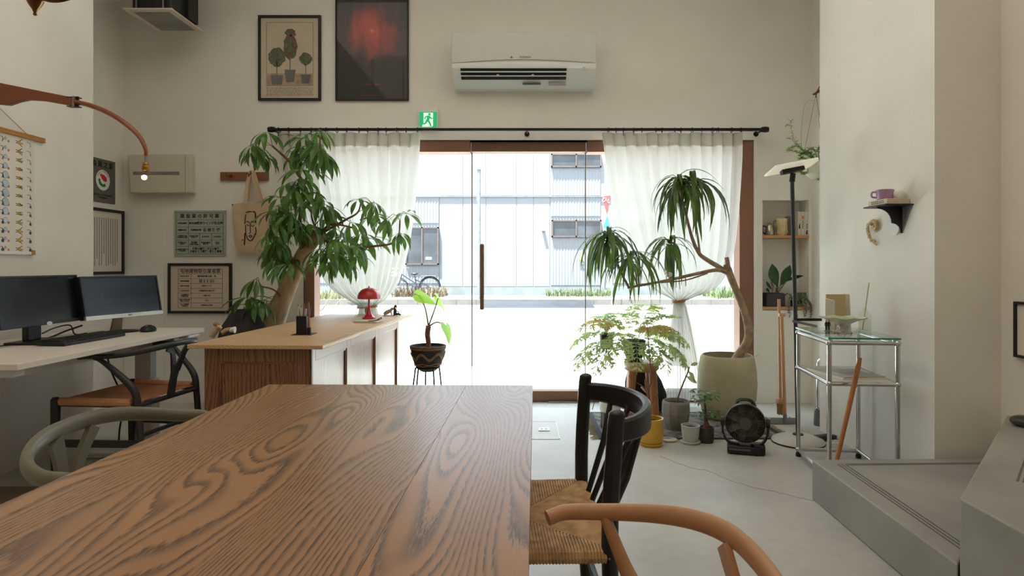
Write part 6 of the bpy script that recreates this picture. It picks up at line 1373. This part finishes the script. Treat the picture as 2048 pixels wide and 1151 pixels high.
# ---------------------------------------------------------------- floor lamp
def floorlamp():
    p = on(1596, 884, 0); x, y = p.x, p.y; t = thing('floor_lamp', 'tall floor lamp with a black pole and a tilted white plate head', 'lamp', (x, y, 0)); mg = pm('warm_grey_base', (196, 192, 182), .4, var=.03)
    obj('base', lathe(NB(), [(0, 0), (.148, 0), (.156, .010), (.150, .022), (.10, .040), (.04, .048), (0, .05)], (x, y, 0), 44), mg, t, smooth=50); obj('base_ring', lathe(NB(), [(.15, 0), (.157, 0), (.157, .006), (.15, .006)], (x, y, 0), 44), M_black, t)
    tp = W(1584, 355, y); obj('pole', sweep(NB(), [(x, y, .045), (x, y, .05), tp], .0125, 14), pm('charcoal_pole', (56, 60, 63), .35, .4), t); obj('pole_foot', lathe(NB(), [(0, .046), (.032, .047), (.032, .054), (.014, .06), (0, .06)], (x, y, 0), 20), M_black, t)
    c = W(1586, 337, y)
    M = Matrix.Translation(c) @ Matrix.Rotation(-.19, 4, 'Y') @ Matrix.Rotation(-.16, 4, 'X')
    bm = NB(); prism(bm, [(-.145, -.10), (-.145, .10), (.12, .10), (.14, .06), (.14, -.06), (.12, -.10)], 'z', -.006, .006); bm.transform(M @ Matrix.Translation((0, 0, .012))); obj('plate', bm, leafmat('white_plate', (240, 239, 234), (236, 235, 230), .45, .3), t, bevel=.004)
    bm = NB(); box(bm, -.075, .065, -.02, .03, -.022, .004, M=M); hb = obj('head_block', bm, M_blackmetal, t, bevel=.004); bm = NB(); tube(bm, c+Vector((0, 0, -.03)), tp+Vector((0, 0, -.025)), .017, 14); obj('neck', bm, M_blackmetal, t)
    q = W(1588, 640, y); bm = NB(); box(bm, q.x-.005, q.x+.17, y-.008, y+.008, q.z-.004, q.z+.012); obj('tray_arm', bm, M_blackmetal, t)
    bm = NB(); flat(bm, [q+Vector((-.012, -.01, -.004)), W(1634, 652, y-.12)], .012, .014, (0, 0, 1)); obj('tray_arm', bm, pm('grey_metal_arm', (128, 130, 130), .35, .6), t)
floorlamp()
# ---------------------------------------------------------------- broom and long handled dustpan
def broom():
    y = 4.43; a = W(1561, 828, y); t = thing('broom', 'slim pale wooden broom leaning with its brush downwards near the niche', 'broom', (a.x, y, 0)); g = lambda px, py: W(px, py, y)
    obj('handle', sweep(NB(), [g(1561, 800), g(1558, 598)], .0105, 12), M_beechz, t); obj('brush_block', B(g(1554, 0).x, g(1567, 0).x, y-.025, y+.02, g(0, 806).z, g(0, 796).z), M_beechz, t, bevel=.003)
    bm = NB()
    for i in range(9):
        for j in range(3): x = g(1555.2+i*1.4, 0).x; yy = y-.02+j*.016; tube(bm, (x, yy, g(0, 806).z), (x+R.uniform(-.004, .004), yy+R.uniform(-.004, .004), g(0, 828+R.uniform(-1, 1)).z), .0028, 4)
    obj('bristles', bm, pm('straw_bristle', (176, 138, 88), .9, var=.2), t, kind='stuff')
    obj('peg', sweep(NB(), [g(1556, 629)+Vector((0, -.015, 0)), g(1568, 629)+Vector((0, -.015, 0))], .013, 12), M_beechz, t)
    y2 = 4.36; a = on(1568, 846, 0); t = thing('dustpan', 'grey metal dustpan with a long wooden handle beside the broom', 'dustpan', (a.x, y2, 0)); mz = pm('galvanised_tin', (148, 156, 154), .4, .6, var=.08)
    h = lambda px, py: W(px, py, y2)
    obj('handle', sweep(NB(), [h(1570, 832), h(1563.5, 632)], .0115, 12), M_beechz, t); obj('ferrule', sweep(NB(), [h(1570, 845), h(1570, 828)], .013, 12), M_steel, t)
    bm = NB(); x0, x1 = h(1541, 0).x, h(1591, 0).x; box(bm, x0, x1, y2-.002, y2+.002, .004, .045); prism(bm, [(x0, y2), (x1, y2), (x1+.01, y2+.16), (x0-.05, y2+.19)], 'z', .002, .006); box(bm, x0, x0+.004, y2, y2+.1, .004, .03); box(bm, x1-.004, x1, y2, y2+.1, .004, .03); obj('pan', bm, mz, t)
broom()
# ---------------------------------------------------------------- chrome cart with glass top
def cart():
    RL, RR, FL, FR = Vector((1.575, 3.63)), Vector((1.905, 3.60)), Vector((1.512, 3.13)), Vector((1.834, 3.10)); zs = (.04, .512, .715); r = .0115
    t = thing('glass_top_cart', 'chrome tube side table with a green edged glass top by the right wall', 'table', (1.7, 3.37, 0)); cs = (RL, RR, FR, FL)
    for c in cs:
        obj('leg', tube(NB(), (*c, .035), (*c, .72), r, 14), M_chrome, t); bm = NB(); lathe(bm, [(0, 0), (.014, 0), (.016, .012), (.011, .026), (0, .028)], (*c, 0), 14); obj('foot', bm, M_black, t)
    for z in zs:
        for a, b in zip(cs, cs[1:]+cs[:1]): obj('tube_rail', tube(NB(), (*a, z), (*b, z), r*.95, 12), M_chrome, t)
        for c in cs: obj('joint', ball(NB(), (*c, z), .0165), M_chrome, t)
    mid = Vector((sum(c.x for c in cs)/4, sum(c.y for c in cs)/4))
    ex = lambda k: [((c-mid)*k+mid) for c in cs]
    M_tg = glass('green_glass_top', (.90, .965, .945), 1.5, 0, 1.0); M_te = pm('teal_glass_edge', (40, 150, 136), .15, var=.15)
    bm = NB(); prism(bm, [tuple(q) for q in ex(1.06)], 'z', .734, .743); gt = obj('glass_top', bm, M_tg, t)
    E = ex(1.061); bm = NB(); flat(bm, [(*E[3], .7385), (*E[2], .7385)], .0012, .0085, (0, 0, 1)); obj('glass_edge', bm, M_te, gt); bm = NB(); flat(bm, [(*E[0], .7385), (*E[3], .7385)], .0012, .0085, (0, 0, 1)); obj('glass_edge', bm, pm('pale_glass_edge', (120, 176, 166), .15), gt)
    bm = NB()
    for c in cs: disc(bm, (*((c-mid)*.95+mid), .7295), .012, 'z', 12, h=.009)
    obj('glass_pad', bm, M_chrome, t); obj('shelf', prism(NB(), [tuple(q) for q in ex(.97)], 'z', .508, .52), pm('white_shelf', (212, 208, 196), .4), t)
    return ex
ex = cart()
ZT_ = .743
def mag():
    t = thing('magazine', 'large grey and white magazine lying on the middle shelf of the chrome cart', 'magazine', (1.70, 3.36, .52), .12)
    for i in range(3): obj('cover' if i == 2 else 'pages', box(NB(), -.12+.004*i, .12-.003*i, -.17, .16-.004*i, .005*i, .005*i+.0048), (M_paper, M_paper, pm('grey_cover_print', (188, 184, 178), .5, var=.2, scale=5))[i], t, world=False)
    obj('spine_print', box(NB(), -.06, .09, -.1, .06, .0149, .0155), pm('cover_photo', (150, 148, 146), .5, var=.3, scale=9), t, world=False)
mag()
def couple():
    p = on(1655, 661, ZT_); t = thing('couple_figurine', 'tiny model of two people in dark suits standing on the glass top', 'figurine', (p.x, p.y, ZT_)); x, y = p.x, p.y; md = pm('suit_black', (30, 30, 34), .5); ms = pm('figurine_skin', (190, 110, 92), .6)
    obj('base', lathe(NB(), [(0, 0), (.020, 0), (.020, .003), (0, .003)], (x, y, ZT_), 20, 1, .6), pm('tan_base', (180, 150, 100), .7), t)
    for dx, s in ((-.007, .96), (.007, 1.0)):
        bm = NB()
        for l in (-.003, .003): sweep(bm, [(x+dx+l, y, ZT_+.003), (x+dx+l*.8, y, ZT_+.026*s)], [.0022, .003], 6)
        sweep(bm, catmull([(x+dx, y, ZT_+.024*s), (x+dx, y, ZT_+.036*s), (x+dx, y, ZT_+.047*s), (x+dx, y, ZT_+.051*s)], 3), [(.0045, .004), (.005, .004), (.006, .004), (.002, .002)], 8)
        for a in (-1, 1): sweep(bm, [(x+dx+a*.006, y, ZT_+.046*s), (x+dx+a*.0075, y-.001, ZT_+.034*s), (x+dx+a*.006, y-.004, ZT_+.026*s)], .0019, 6)
        obj('body', bm, md, t, smooth=70); obj('head', ball(NB(), (x+dx, y, ZT_+.056*s), .0042, .9, 1, 1.15, 10), ms, t)
couple()
def dish():
    p = on(1692, 668, ZT_); x, y = p.x, p.y+.03; t = thing('compote_dish', 'white porcelain compote dish with scroll feet on the glass top', 'dish', (x, y, ZT_)); m = pm('porcelain', (216, 212, 200), .25, var=.02, coat=.4); g = pm('gilt_edge', (176, 130, 76), .4, .4)
    bm = NB(); n = 32; pr = [(.016, .032), (.02, .045), (.04, .055), (.075, .072), (.112, .083), (.110, .086), (.07, .077), (.03, .063), (0, .06)]; lathe(bm, pr, (x, y, ZT_), n)
    for v in bm.verts:
        r = Vector((v.co.x-x, v.co.y-y)); a = math.atan2(r.y, r.x)
        if r.length > .06: k = 1+.05*math.cos(8*a); v.co.x = x+r.x*k; v.co.y = y+r.y*k; v.co.z += .003*math.cos(8*a)
    obj('bowl', bm, m, t, smooth=50); obj('pattern', lathe(NB(), [(.035, .0665), (.068, .078), (.09, .0835)], (x, y, ZT_), n), pm('green_glaze', (164, 192, 140), .3, var=.2, scale=30), t, label='green glazed pattern inside the dish')
    for k in range(4):
        a = k*PI/2+.6; d = Vector((math.cos(a), math.sin(a), 0)); c = Vector((x, y, ZT_)); obj('foot', sweep(NB(), catmull([c+d*.004+Vector((0, 0, .036)), c+d*.022+Vector((0, 0, .034)), c+d*.024+Vector((0, 0, .018)), c+d*.042+Vector((0, 0, .006))], 4), [.009, .010, .008, .006], 8), m, t)
        obj('gilt_foot', ball(NB(), c+d*.043+Vector((0, 0, .005)), .0065, 1, 1, .7), g, t)
    obj('rim', sweep(NB(), [(x+.112*(1+.05*math.cos(8*k*PI/32))*math.cos(k*PI/32), y+.112*(1+.05*math.cos(8*k*PI/32))*math.sin(k*PI/32), ZT_+.0845+.003*math.cos(8*k*PI/32)) for k in range(64)], .0013, 4, closed=True), g, t)
dish()
def diffuser():
    p = W(1730, 669, 3.42); x, y = p.x, p.y; t = thing('reed_diffuser', 'clear glass reed diffuser bottle with a pale reed on the glass top', 'bottle', (x, y, ZT_)); r = .034
    obj('bottle', lathe(NB(), [(0, 0), (r, 0), (r, .075), (r*.94, .088), (r*.6, .104), (.012, .112), (.011, .125), (.0095, .125), (.0105, .111), (r*.55, .101), (r*.86, .086), (r*.9, .072), (r*.9, .005), (0, .005)], (x, y, ZT_), 28), M_cglass, t, smooth=40)
    obj('liquid', lathe(NB(), [(0, .006), (r*.88, .006), (r*.88, .062), (0, .062)], (x, y, ZT_), 24), glass('pale_liquid', (.93, .92, .88), 1.33), t)
    obj('reed', sweep(NB(), [(x-.014, y, ZT_+.008), (x+.022, y, ZT_+.262)], .0032, 7), pm('pale_reed', (206, 196, 160), .7), t)
diffuser()
def cards():
    p = on(1674, 655, ZT_); y = 3.5; a = W(1652, 588, y); b = W(1699, 588, y)
    t = thing('card_stand', 'tan and white folded card block standing behind the porcelain dish', 'card', ((a.x+b.x)/2, y, ZT_)); zt = a.z; zb = ZT_; m = pm('tan_card', (196, 178, 130), .7, var=.03); c1 = W(1670, 0, y).x; c2 = W(1690, 0, y).x
    obj('back_card', prism(NB(), [(a.x, zt), (c2, zt), (c2, zb), (c1, zb), (c1, zt-.035), (a.x, zt-.022)], 'y', y-.006, y+.006), m, t); obj('side_card', prism(NB(), [(c2, zt), (b.x, zt), (b.x+.008, zb), (c2, zb)], 'y', y-.002, y+.03), pm('cream_card', (214, 208, 190), .7), t)
    obj('white_card', prism(NB(), [(a.x-.004, zt-.024), (c1-.001, zt-.037), (c1-.001, zb), (a.x-.004, zb)], 'y', y-.002, y+.003), M_paper, t)
cards()
# shoehorn leaning on the cart
def shoehorn():
    a, b = Vector((1.462, 3.03, .0)), W(1716, 735, 3.06); t = thing('shoehorn', 'long brown wooden shoehorn leaning against the chrome cart', 'shoehorn', a); m = wood('shoehorn_wood', (176, 116, 62), (140, 84, 42), axis='z', freq=4, lin_=60, strength=.4)
    d = (b-a).normalized(); obj('handle', sweep(NB(), [a, a.lerp(b, .5), b-d*.07], [.010, .011, .012], 12), m, t)
    bm = NB(); P = catmull([b-d*.08, b-d*.04, b, b+d*.05], 5); sweep(bm, P, [(.012, .012), (.017, .008), (.020, .005), (.012, .004)], 12, up=(.5, -1, 0)); obj('blade', bm, m, t)
shoehorn()
# grey footed pole, power cables
def pole():
    p = on(1639, 850, 0); x, y = p.x, p.y; t = thing('chrome_pole', 'chrome tube with a grey cylindrical foot standing behind the cart', 'pole', (x, y, 0)); mg = pm('grey_rubber', (104, 108, 114), .6, var=.06)
    obj('foot', lathe(NB(), [(0, 0), (.034, 0), (.038, .01), (.034, .10), (.030, .112), (0, .114)], (x, y, 0), 24), mg, t); obj('collar', lathe(NB(), [(0, .112), (.030, .112), (.030, .122), (0, .124)], (x, y, 0), 20), M_chrome, t)
    for dx in (-.010, .014): obj('tube', sweep(NB(), catmull([(x+dx, y, .12), (x+dx, y, .40), (x+dx+.01, y, .445), (x+dx+.035, y, .46)], 5), .010, 10), M_chrome, t)
pole()
p = on(1650, 880, 0)
t = thing('power_adapter', 'black power adapter lying on the floor under the cart', 'adapter', (p.x, p.y, 0), .3); obj('block', box(NB(), -.07, .05, -.025, .025, 0, .035), M_black, t, world=False, bevel=.006); obj('plug', box(NB(), .05, .08, -.015, .015, .004, .03), M_ink2, t, world=False, bevel=.004)
p = on(1672, 890, 0)
def coil(name, label, m, c, r, n, rr):
    P = []
    for k in range(n*12): a = k*PI/6; P.append((c[0]+r*math.cos(a)*(1+.1*math.sin(k)), c[1]+r*.7*math.sin(a), rr+.006*abs(math.sin(k*.37))+.004*(k//12)))
    tag(obj(name, sweep(NB(), P, rr, 6), m), label, 'cable')
coil('cable', 'coil of white power cable on the floor beneath the cart', M_white, (p.x-.01, p.y, 0), .04, 4, .004); coil('cable', 'coil of black power cable behind the white coil under the cart', M_black, (p.x-.05, p.y+.13, 0), .035, 3, .004)
# ---------------------------------------------------------------- right wall: bracket shelf and ornaments
def shelf():
    X = 1.97; y = 3.285; zt = 1.412; t = thing('bracket_shelf', 'small black scalloped bracket shelf on the right wall', 'shelf', (X, y, 1.27)); x0 = 1.835
    obj('board', B(x0-.01, X, 3.19, 3.40, zt-.008, zt), M_blackmetal, t, bevel=.002); zb = 1.268; H = zt-.008-zb; D = X-x0
    poly = [(X, zt-.008), (x0, zt-.008), (x0, zt-.016), (x0+.008, zt-.018)]+[(x0+.008+D*.5*math.sin(k*PI/12), zt-.018-H*.55*(1-math.cos(k*PI/12))) for k in range(1, 7)]
    sx, sz = poly[-1]; poly += [(sx+(X-.014-sx)*math.sin(k*PI/12), sz-(sz-zb-.01)*(1-math.cos(k*PI/12))) for k in range(1, 7)]+[(X-.014, zb), (X, zb)]
    obj('bracket', prism(NB(), poly, 'y', y-.002, y+.003), M_black, t)
    obj('wall_plate', prism(NB(), [(3.20, zt-.008), (3.38, zt-.008), (y+.02, zb), (y, zb)], 'x', X-.004, X), pm('shelf_plate_grey', (150, 150, 148), .4, .3), t)
    bk = thing('book', 'thick cream book lying flat on the bracket shelf', 'book', ((x0+X)/2, 3.29, zt)); zk = zt+.030
    bx0, bx1, by0, by1 = x0+.015, X-.004, 3.22, 3.395
    obj('cover', B(bx0, bx1, by0, by1, zt, zk), pm('book_cream', (216, 204, 178), .7, var=.02), bk, bevel=.0015); tb = NB()
    for z in (.019, .010):
        for k in range(7): box(tb, bx0-.0005, bx0, 3.25+k*.017, 3.25+k*.017+.012, zt+z, zt+z+.005)
    obj('title', tb, M_ink2, bk)
    mg = thing('mug', 'lilac handled mug on the cream book', 'mug', (1.885, 3.30, zk)); mp = pm('lilac_glaze', (176, 138, 172), .25, var=.04, coat=.4); c = (1.885, 3.30, zk)
    obj('body', lathe(NB(), [(0, 0), (.036, 0), (.040, .004), (.043, .052), (.040, .053), (.037, .006), (0, .006)], c, 30), mp, mg, smooth=50)
    obj('handle', sweep(NB(), catmull([(c[0]-.040, c[1]+.01, c[2]+.042), (c[0]-.058, c[1]+.016, c[2]+.040), (c[0]-.060, c[1]+.016, c[2]+.018), (c[0]-.040, c[1]+.01, c[2]+.012)], 5), .005, 8), mp, mg)
    tag(obj('white_ball', ball(NB(), (1.935, 3.262, zk+.026), .027, n=22), M_white, smooth=60), 'smooth white ball beside the lilac mug on the shelf', 'ball')
    tag(obj('wall_disc', disc(NB(), (X-.006, 3.345, 1.305), .048, 'x', 32, h=.012), M_white, smooth=30, bevel=.003), 'flat white disc on the wall behind the black shelf bracket', 'disc')
    q = W(1755, 452, 1.97*F/705); sh = thing('shell_ornament', 'beige seashell fixed to the right wall below the shelf', 'shell', (X, q.y, q.z-.03)); ms = pm('shell', (200, 170, 132), .6, var=.2, scale=40, bump=.4)
    bm = NB(); P = []
    for k in range(26): a = k*.36; r_ = .002+.0012*k; P.append((X-.014-.0002*k, q.y-r_*math.cos(a), q.z+r_*math.sin(a)))
    sweep(bm, P, [.003, .006, .010, .015], 10); obj('whorl', bm, ms, sh, smooth=70); bm = NB(); ball(bm, (X-.012, q.y+.01, q.z-.024), .016, .6, 1, .7); obj('lip', bm, M_white, sh)
    st = thing('dried_stem', 'curled dried flower stem fixed to the right wall beside the shell', 'dried flower', (X, W(0, 0, 3.56).y, 1.22)); P = []
    for px, py in ((1738, 447), (1737, 456), (1739, 466), (1742, 476), (1748, 482), (1754, 486)): d = 1.96*F/(px-CX); P.append(W(px, py, d))
    P = catmull(P, 4); obj('stem', sweep(NB(), P, .0035, 6), pm('dry_stem', (176, 146, 104), .8), st); bm = NB()
    for i, p_ in enumerate(P): ball(bm, p_+Vector((-.004+R.uniform(-.004, 0), R.uniform(-.007, .007), R.uniform(-.004, .004))), R.uniform(.006, .009), n=8)
    obj('florets', bm, pm('dry_floret', (212, 192, 158), .9, var=.15), st, kind='stuff')
shelf()
# hanging planter
def hanging():
    d = 4.6; c = W(1636, 338, d); t = thing('hanging_planter', 'white bowl planter of feathery green fern hung from a branch hook in the corner', 'plant', c)
    obj('bowl', lathe(NB(), [(0, -.075), (.05, -.068), (.095, -.03), (.112, .02), (.115, .045), (.109, .045), (.104, .02), (0, .015)], c, 32), pm('cream_bowl', (222, 216, 198), .45), t, smooth=50); obj('soil', lathe(NB(), [(0, .032), (.106, .028)], c, 18), M_soil, t)
    hk = W(1632, 187, d); bm = NB()
    for a in (2.6, .5, 4.6): tube(bm, c+Vector((.11*math.cos(a), .11*math.sin(a), .045)), hk, .0016, 5)
    obj('cord', bm, pm('hanging_cord', (150, 148, 132), .8), t); bm = NB(); sweep(bm, catmull([W(1662, 168, d), W(1645, 178, d), W(1630, 187, d), W(1626, 189, d)], 4), [.010, .009, .006], 8); sweep(bm, [W(1632, 187, d), W(1640, 172, d)], [.006, .004], 6); sweep(bm, [hk, hk+Vector((0, 0, -.03))], .005, 6); obj('branch_hook', bm, M_twig, t)
    m = leafmat('asparagus_needle', (128, 162, 74), (92, 132, 60), .4, .5)
    def fr(path, n):
        P = catmull([W(x, y, d-.03) for x, y in path], 8); bm = NB(); sweep(bm, P, .0012, 4)
        for p in P[2:]:
            for k in range(n):
                v = Vector((R.uniform(-1, 1), R.uniform(-1, 1), R.uniform(-.4, 1))).normalized()*R.uniform(.012, .035); s = v.orthogonal().normalized()*.0016
                a = [bm.verts.new(p-s), bm.verts.new(p+s), bm.verts.new(p+v+s), bm.verts.new(p+v-s)]; bm.faces.new(a)
        obj('frond', bm, m, t, smooth=0)
    for path, n in (([(1630, 322), (1600, 295), (1586, 272), (1581, 242)], 3), ([(1628, 322), (1605, 300), (1590, 292), (1574, 302)], 7), ([(1632, 322), (1615, 310), (1595, 305), (1578, 300)], 7), ([(1634, 322), (1622, 308), (1612, 304), (1600, 312)], 8), ([(1638, 324), (1628, 300), (1618, 298)], 7), ([(1640, 324), (1636, 302), (1640, 294)], 7), ([(1628, 330), (1614, 345), (1606, 348), (1600, 342)], 6), ([(1600, 295), (1584, 280), (1572, 276)], 2), ([(1586, 252), (1576, 250), (1570, 252)], 1), ([(1602, 300), (1604, 240), (1612, 205), (1628, 200)], 0), ([(1630, 326), (1606, 316), (1602, 318)], 8), ([(1634, 340), (1634, 352), (1638, 360)], 4)): fr(path, n)
hanging()
# ---------------------------------------------------------------- niche contents
def niche():
    y = 5.11; z1, z2 = 1.34, .768; g = lambda px, py, yy=y: W(px, py, yy)
    p = g(1539, 470); t = thing('kettle', 'brushed steel kettle on the upper niche shelf', 'kettle', (p.x, y, z1)); H = g(0, 445).z-z1; c = (p.x, y, z1)
    obj('body', lathe(NB(), [(0, 0), (.036, 0), (.038, .006), (.036, .04), (.028, .075), (.016, H*.95), (0, H)], c, 24), pm('kettle_steel', (178, 170, 152), .25, .9, var=.05), t, smooth=60); obj('handle', sweep(NB(), catmull([(c[0]-.03, y, z1+.07), (c[0]-.052, y, z1+.078), (c[0]-.056, y, z1+.03), (c[0]-.036, y, z1+.012)], 5), .005, 8), M_black, t); obj('spout', sweep(NB(), catmull([(c[0]+.03, y-.01, z1+.03), (c[0]+.045, y-.02, z1+.05), (c[0]+.05, y-.022, z1+.075)], 4), [.008, .005], 8), M_steel, t)
    p = g(1562, 470); c = (p.x, y-.01, z1); t = thing('jug', 'cream glazed jug shaped with bulging sides on the upper niche shelf', 'jug', c); H = g(0, 437).z-z1; m = pm('cream_glaze', (212, 192, 142), .3, var=.1, scale=14, coat=.3)
    obj('body', lathe(NB(), [(0, 0), (.036, 0), (.042, .02), (.046, .05), (.043, .09), (.046, H-.005), (.043, H), (.039, H-.01), (0, H-.02)], c, 24), m, t, smooth=60); obj('handle', sweep(NB(), catmull([(c[0]-.04, c[1], z1+H*.9), (c[0]-.062, c[1], z1+H*.8), (c[0]-.056, c[1], z1+H*.4), (c[0]-.042, c[1], z1+H*.3)], 5), .005, 8), pm('dark_glaze_handle', (120, 108, 92), .4), t)
    bm = NB()
    for dx in (-.025, .025): ball(bm, (c[0]+dx, c[1]-.012, z1+.03), .02, 1, 1, 1.5, 12)
    ball(bm, (c[0], c[1]-.038, z1+.085), .012, .8, 1, 2.2, 12); obj('relief', bm, m, t, smooth=60)
    tag(obj('box', B(g(1572, 0, 5.18).x, g(1590, 0, 5.18).x, 5.15, 5.21, z1, z1+.16), pm('grey_card_box', (128, 122, 108), .8), bevel=.002), 'plain grey card box at the back of the upper niche shelf', 'box')
    mk = lambda px0, px1, top, col, label, deco: (px0, px1, top, col, label, deco)
    for i, (a, b, top, lab, dec) in enumerate(((1590.5, 1596.5, 424, 'narrow pale book with a dark figure on its spine in the niche', (50, 62, 70)), (1597, 1603.5, 424, 'white book with an orange mark on its spine in the niche', (196, 128, 78)), (1604, 1613, 424, 'widest white book with a dark blue emblem on its spine in the niche', (44, 58, 86)))):
        x0, x1 = g(a, 0).x, g(b, 0).x; zt = g(0, top).z; t = thing('book', lab, 'book', ((x0+x1)/2, y, z1), group=None); obj('cover', B(x0, x1, y-.05, y+.07, z1, zt), pm('book_white', (208, 202, 188), .6, var=.03), t, bevel=.001)
        ys_ = y-.0506; zz = z1+(.07 if i == 0 else .135 if i == 1 else .022); md = pm('spine_ink', dec, .7); bm = NB(); w2 = (x1-x0)*.3; cx = (x0+x1)/2
        if i == 1: box(bm, cx-w2, cx+w2, ys_, y-.05, zz-.006, zz+.02)
        else: prism(bm, [(cx-w2, zz-.014), (cx+w2, zz-.014), (cx+w2*.8, zz), (cx+w2*.2, zz+.026), (cx-w2*.5, zz+.012)], 'y', ys_, y-.05)
        obj('spine_mark', bm, md, t); bm = NB()
        for k in range(5 if i == 1 else 3): box(bm, cx-w2*.6, cx+w2*.6, ys_, y-.05, z1+.055+k*.014, z1+.063+k*.014)
        obj('spine_lettering', bm, M_ink2, t)
    x0, x1 = g(1527, 0).x, g(1565, 0).x; zt = g(0, 586).z; cx = (x0+x1)/2; t = thing('niche_plant', 'broad leaved green plant in a square charcoal pot in the niche', 'plant', (cx, y, z2)); hw = (x1-x0)/2
    bm = NB(); box(bm, cx-hw+.002, cx+hw, y-.055, y+.075, z2, zt); po = obj('pot', bm, pm('charcoal_pot', (50, 52, 56), .6, var=.06), t, bevel=.004); obj('soil', B(cx-hw+.01, cx+hw-.008, y-.045, y+.065, zt, zt+.003), M_soil, t)
    ml = leafmat('broad_leaf', (62, 98, 56), (34, 66, 40), .2, .3, 9); mes = [mesh_of('leaf', blade(NB(), Matrix(), 1, .42, 12, -10, 9, .18, .55), ml, 60)]
    bm = NB()
    for (bx, by, tx, ty, s, roll) in ((1556, 575, 1545, 527, 1.0, 1.2), (1560, 572, 1580, 530, .9, -1.4), (1566, 570, 1572, 548, .7, 1.0), (1572, 563, 1608, 552, .8, -.6), (1545, 580, 1533, 562, .5, 1.2), (1540, 585, 1534, 576, .45, .9), (1552, 584, 1538, 565, .7, -1.0), (1558, 586, 1554, 572, .5, 1.3)):
        a, b = g(bx, by, y+R.uniform(-.05, .0)), g(tx, ty, y-.08+R.uniform(-.04, .04)); v = b-a; q = v.to_track_quat('X', 'Z'); o = place('leaf', mes[0], t, a, (q.to_matrix().to_4x4() @ Matrix.Rotation(roll, 4, 'X')).to_euler(), v.length*1.02); o.scale = (v.length, v.length*s*1.1, v.length)
        sweep(bm, [Vector((cx+(a.x-cx)*.4, y, zt)), a], .003, 5)
    obj('leaf_stem', bm, M_green_stem, t); obj('dry_flower', sweep(NB(), catmull([g(1546, 580), g(1543, 560), g(1546, 545)], 4), [.004, .008, .003], 8), pm('dry_spathe', (186, 142, 92), .8), t)
    c = g(1590, 606); t = thing('trailing_plant', 'small leaved trailing plant spilling over the lower niche shelf', 'plant', (c.x, y-.01, z2)); obj('pot', lathe(NB(), [(0, 0), (.04, 0), (.05, .05), (.046, .05), (0, .045)], (c.x, y-.01, z2), 20), M_black, t)
    mt = leafmat('small_round_leaf', (128, 142, 104), (88, 108, 76), .25, .5, 20)
    for k in range(22):
        a = R.uniform(-1, 1); o = Vector((c.x+a*.03, y-.03, z2+.06)); e = Vector((c.x+a*.095, R.uniform(4.99, 5.04), 0)); lo = R.choice((.74, .72, .69, .80, .78, .70)); e.z = lo
        if k > 13: P = catmull([o, o+Vector((a*.05, R.uniform(-.02, .05), .045)), o+Vector((a*.09, R.uniform(-.03, .06), .02))], 6)
        else: P = catmull([o, Vector((e.x*.5+o.x*.5, 5.06, z2+.075)), Vector((e.x, 5.015, z2+.02)), Vector((e.x+R.uniform(-.01, .01), 5.012, e.z))], 6)
        bm = NB(); sweep(bm, P, .001, 4)
        for p_ in P:
            for s in range(2): ball(bm, p_+Vector((R.uniform(-.007, .007), R.uniform(-.006, .004), R.uniform(-.004, .004))), R.uniform(.0035, .006), 1, .5, 1, 6)
        obj('strand', bm, mt, t, smooth=60)
niche()
# framed picture and dark stone at the right edge
X = 2.29; t = thing('framed_picture', 'thin dark framed picture on the far right wall', 'picture', (X, 2.7, .68)); bm = NB(); y0, y1, z0, z1 = 2.36, 2.93, .675, .932; fw = .012
for a in ((y0, y1, z0, z0+fw), (y0, y1, z1-fw, z1), (y0, y0+fw, z0+fw, z1-fw), (y1-fw, y1, z0+fw, z1-fw)): box(bm, X-.02, X, a[0], a[1], a[2], a[3])
obj('frame', bm, M_blackframe, t); obj('print', B(X-.01, X, y0+fw, y1-fw, z0+fw, z1-fw), M_paper, t)
p = on(2042, 852, .392); tag(obj('dark_stone', ball(NB(), (p.x+.01, p.y, .392+.024), .05, 1, 1, .48, 24), pm('dark_stone', (66, 66, 62), .4, var=.1), smooth=60), 'smooth dark rounded stone on the upper concrete step', 'stone')
# ---------------------------------------------------------------- lettering becomes plain meshes
dg = bpy.context.evaluated_depsgraph_get(); dg.update()
for o in [o for o in C.objects if o.type == 'FONT']:
    me = bpy.data.meshes.new_from_object(o.evaluated_get(dg), depsgraph=dg); me.name = o.name
    n = bpy.data.objects.new('tmp', me); C.objects.link(n); n.parent = o.parent
    n.location = o.location; n.rotation_euler = o.rotation_euler; n.scale = o.scale
    nm = o.name; bpy.data.objects.remove(o); n.name = nm
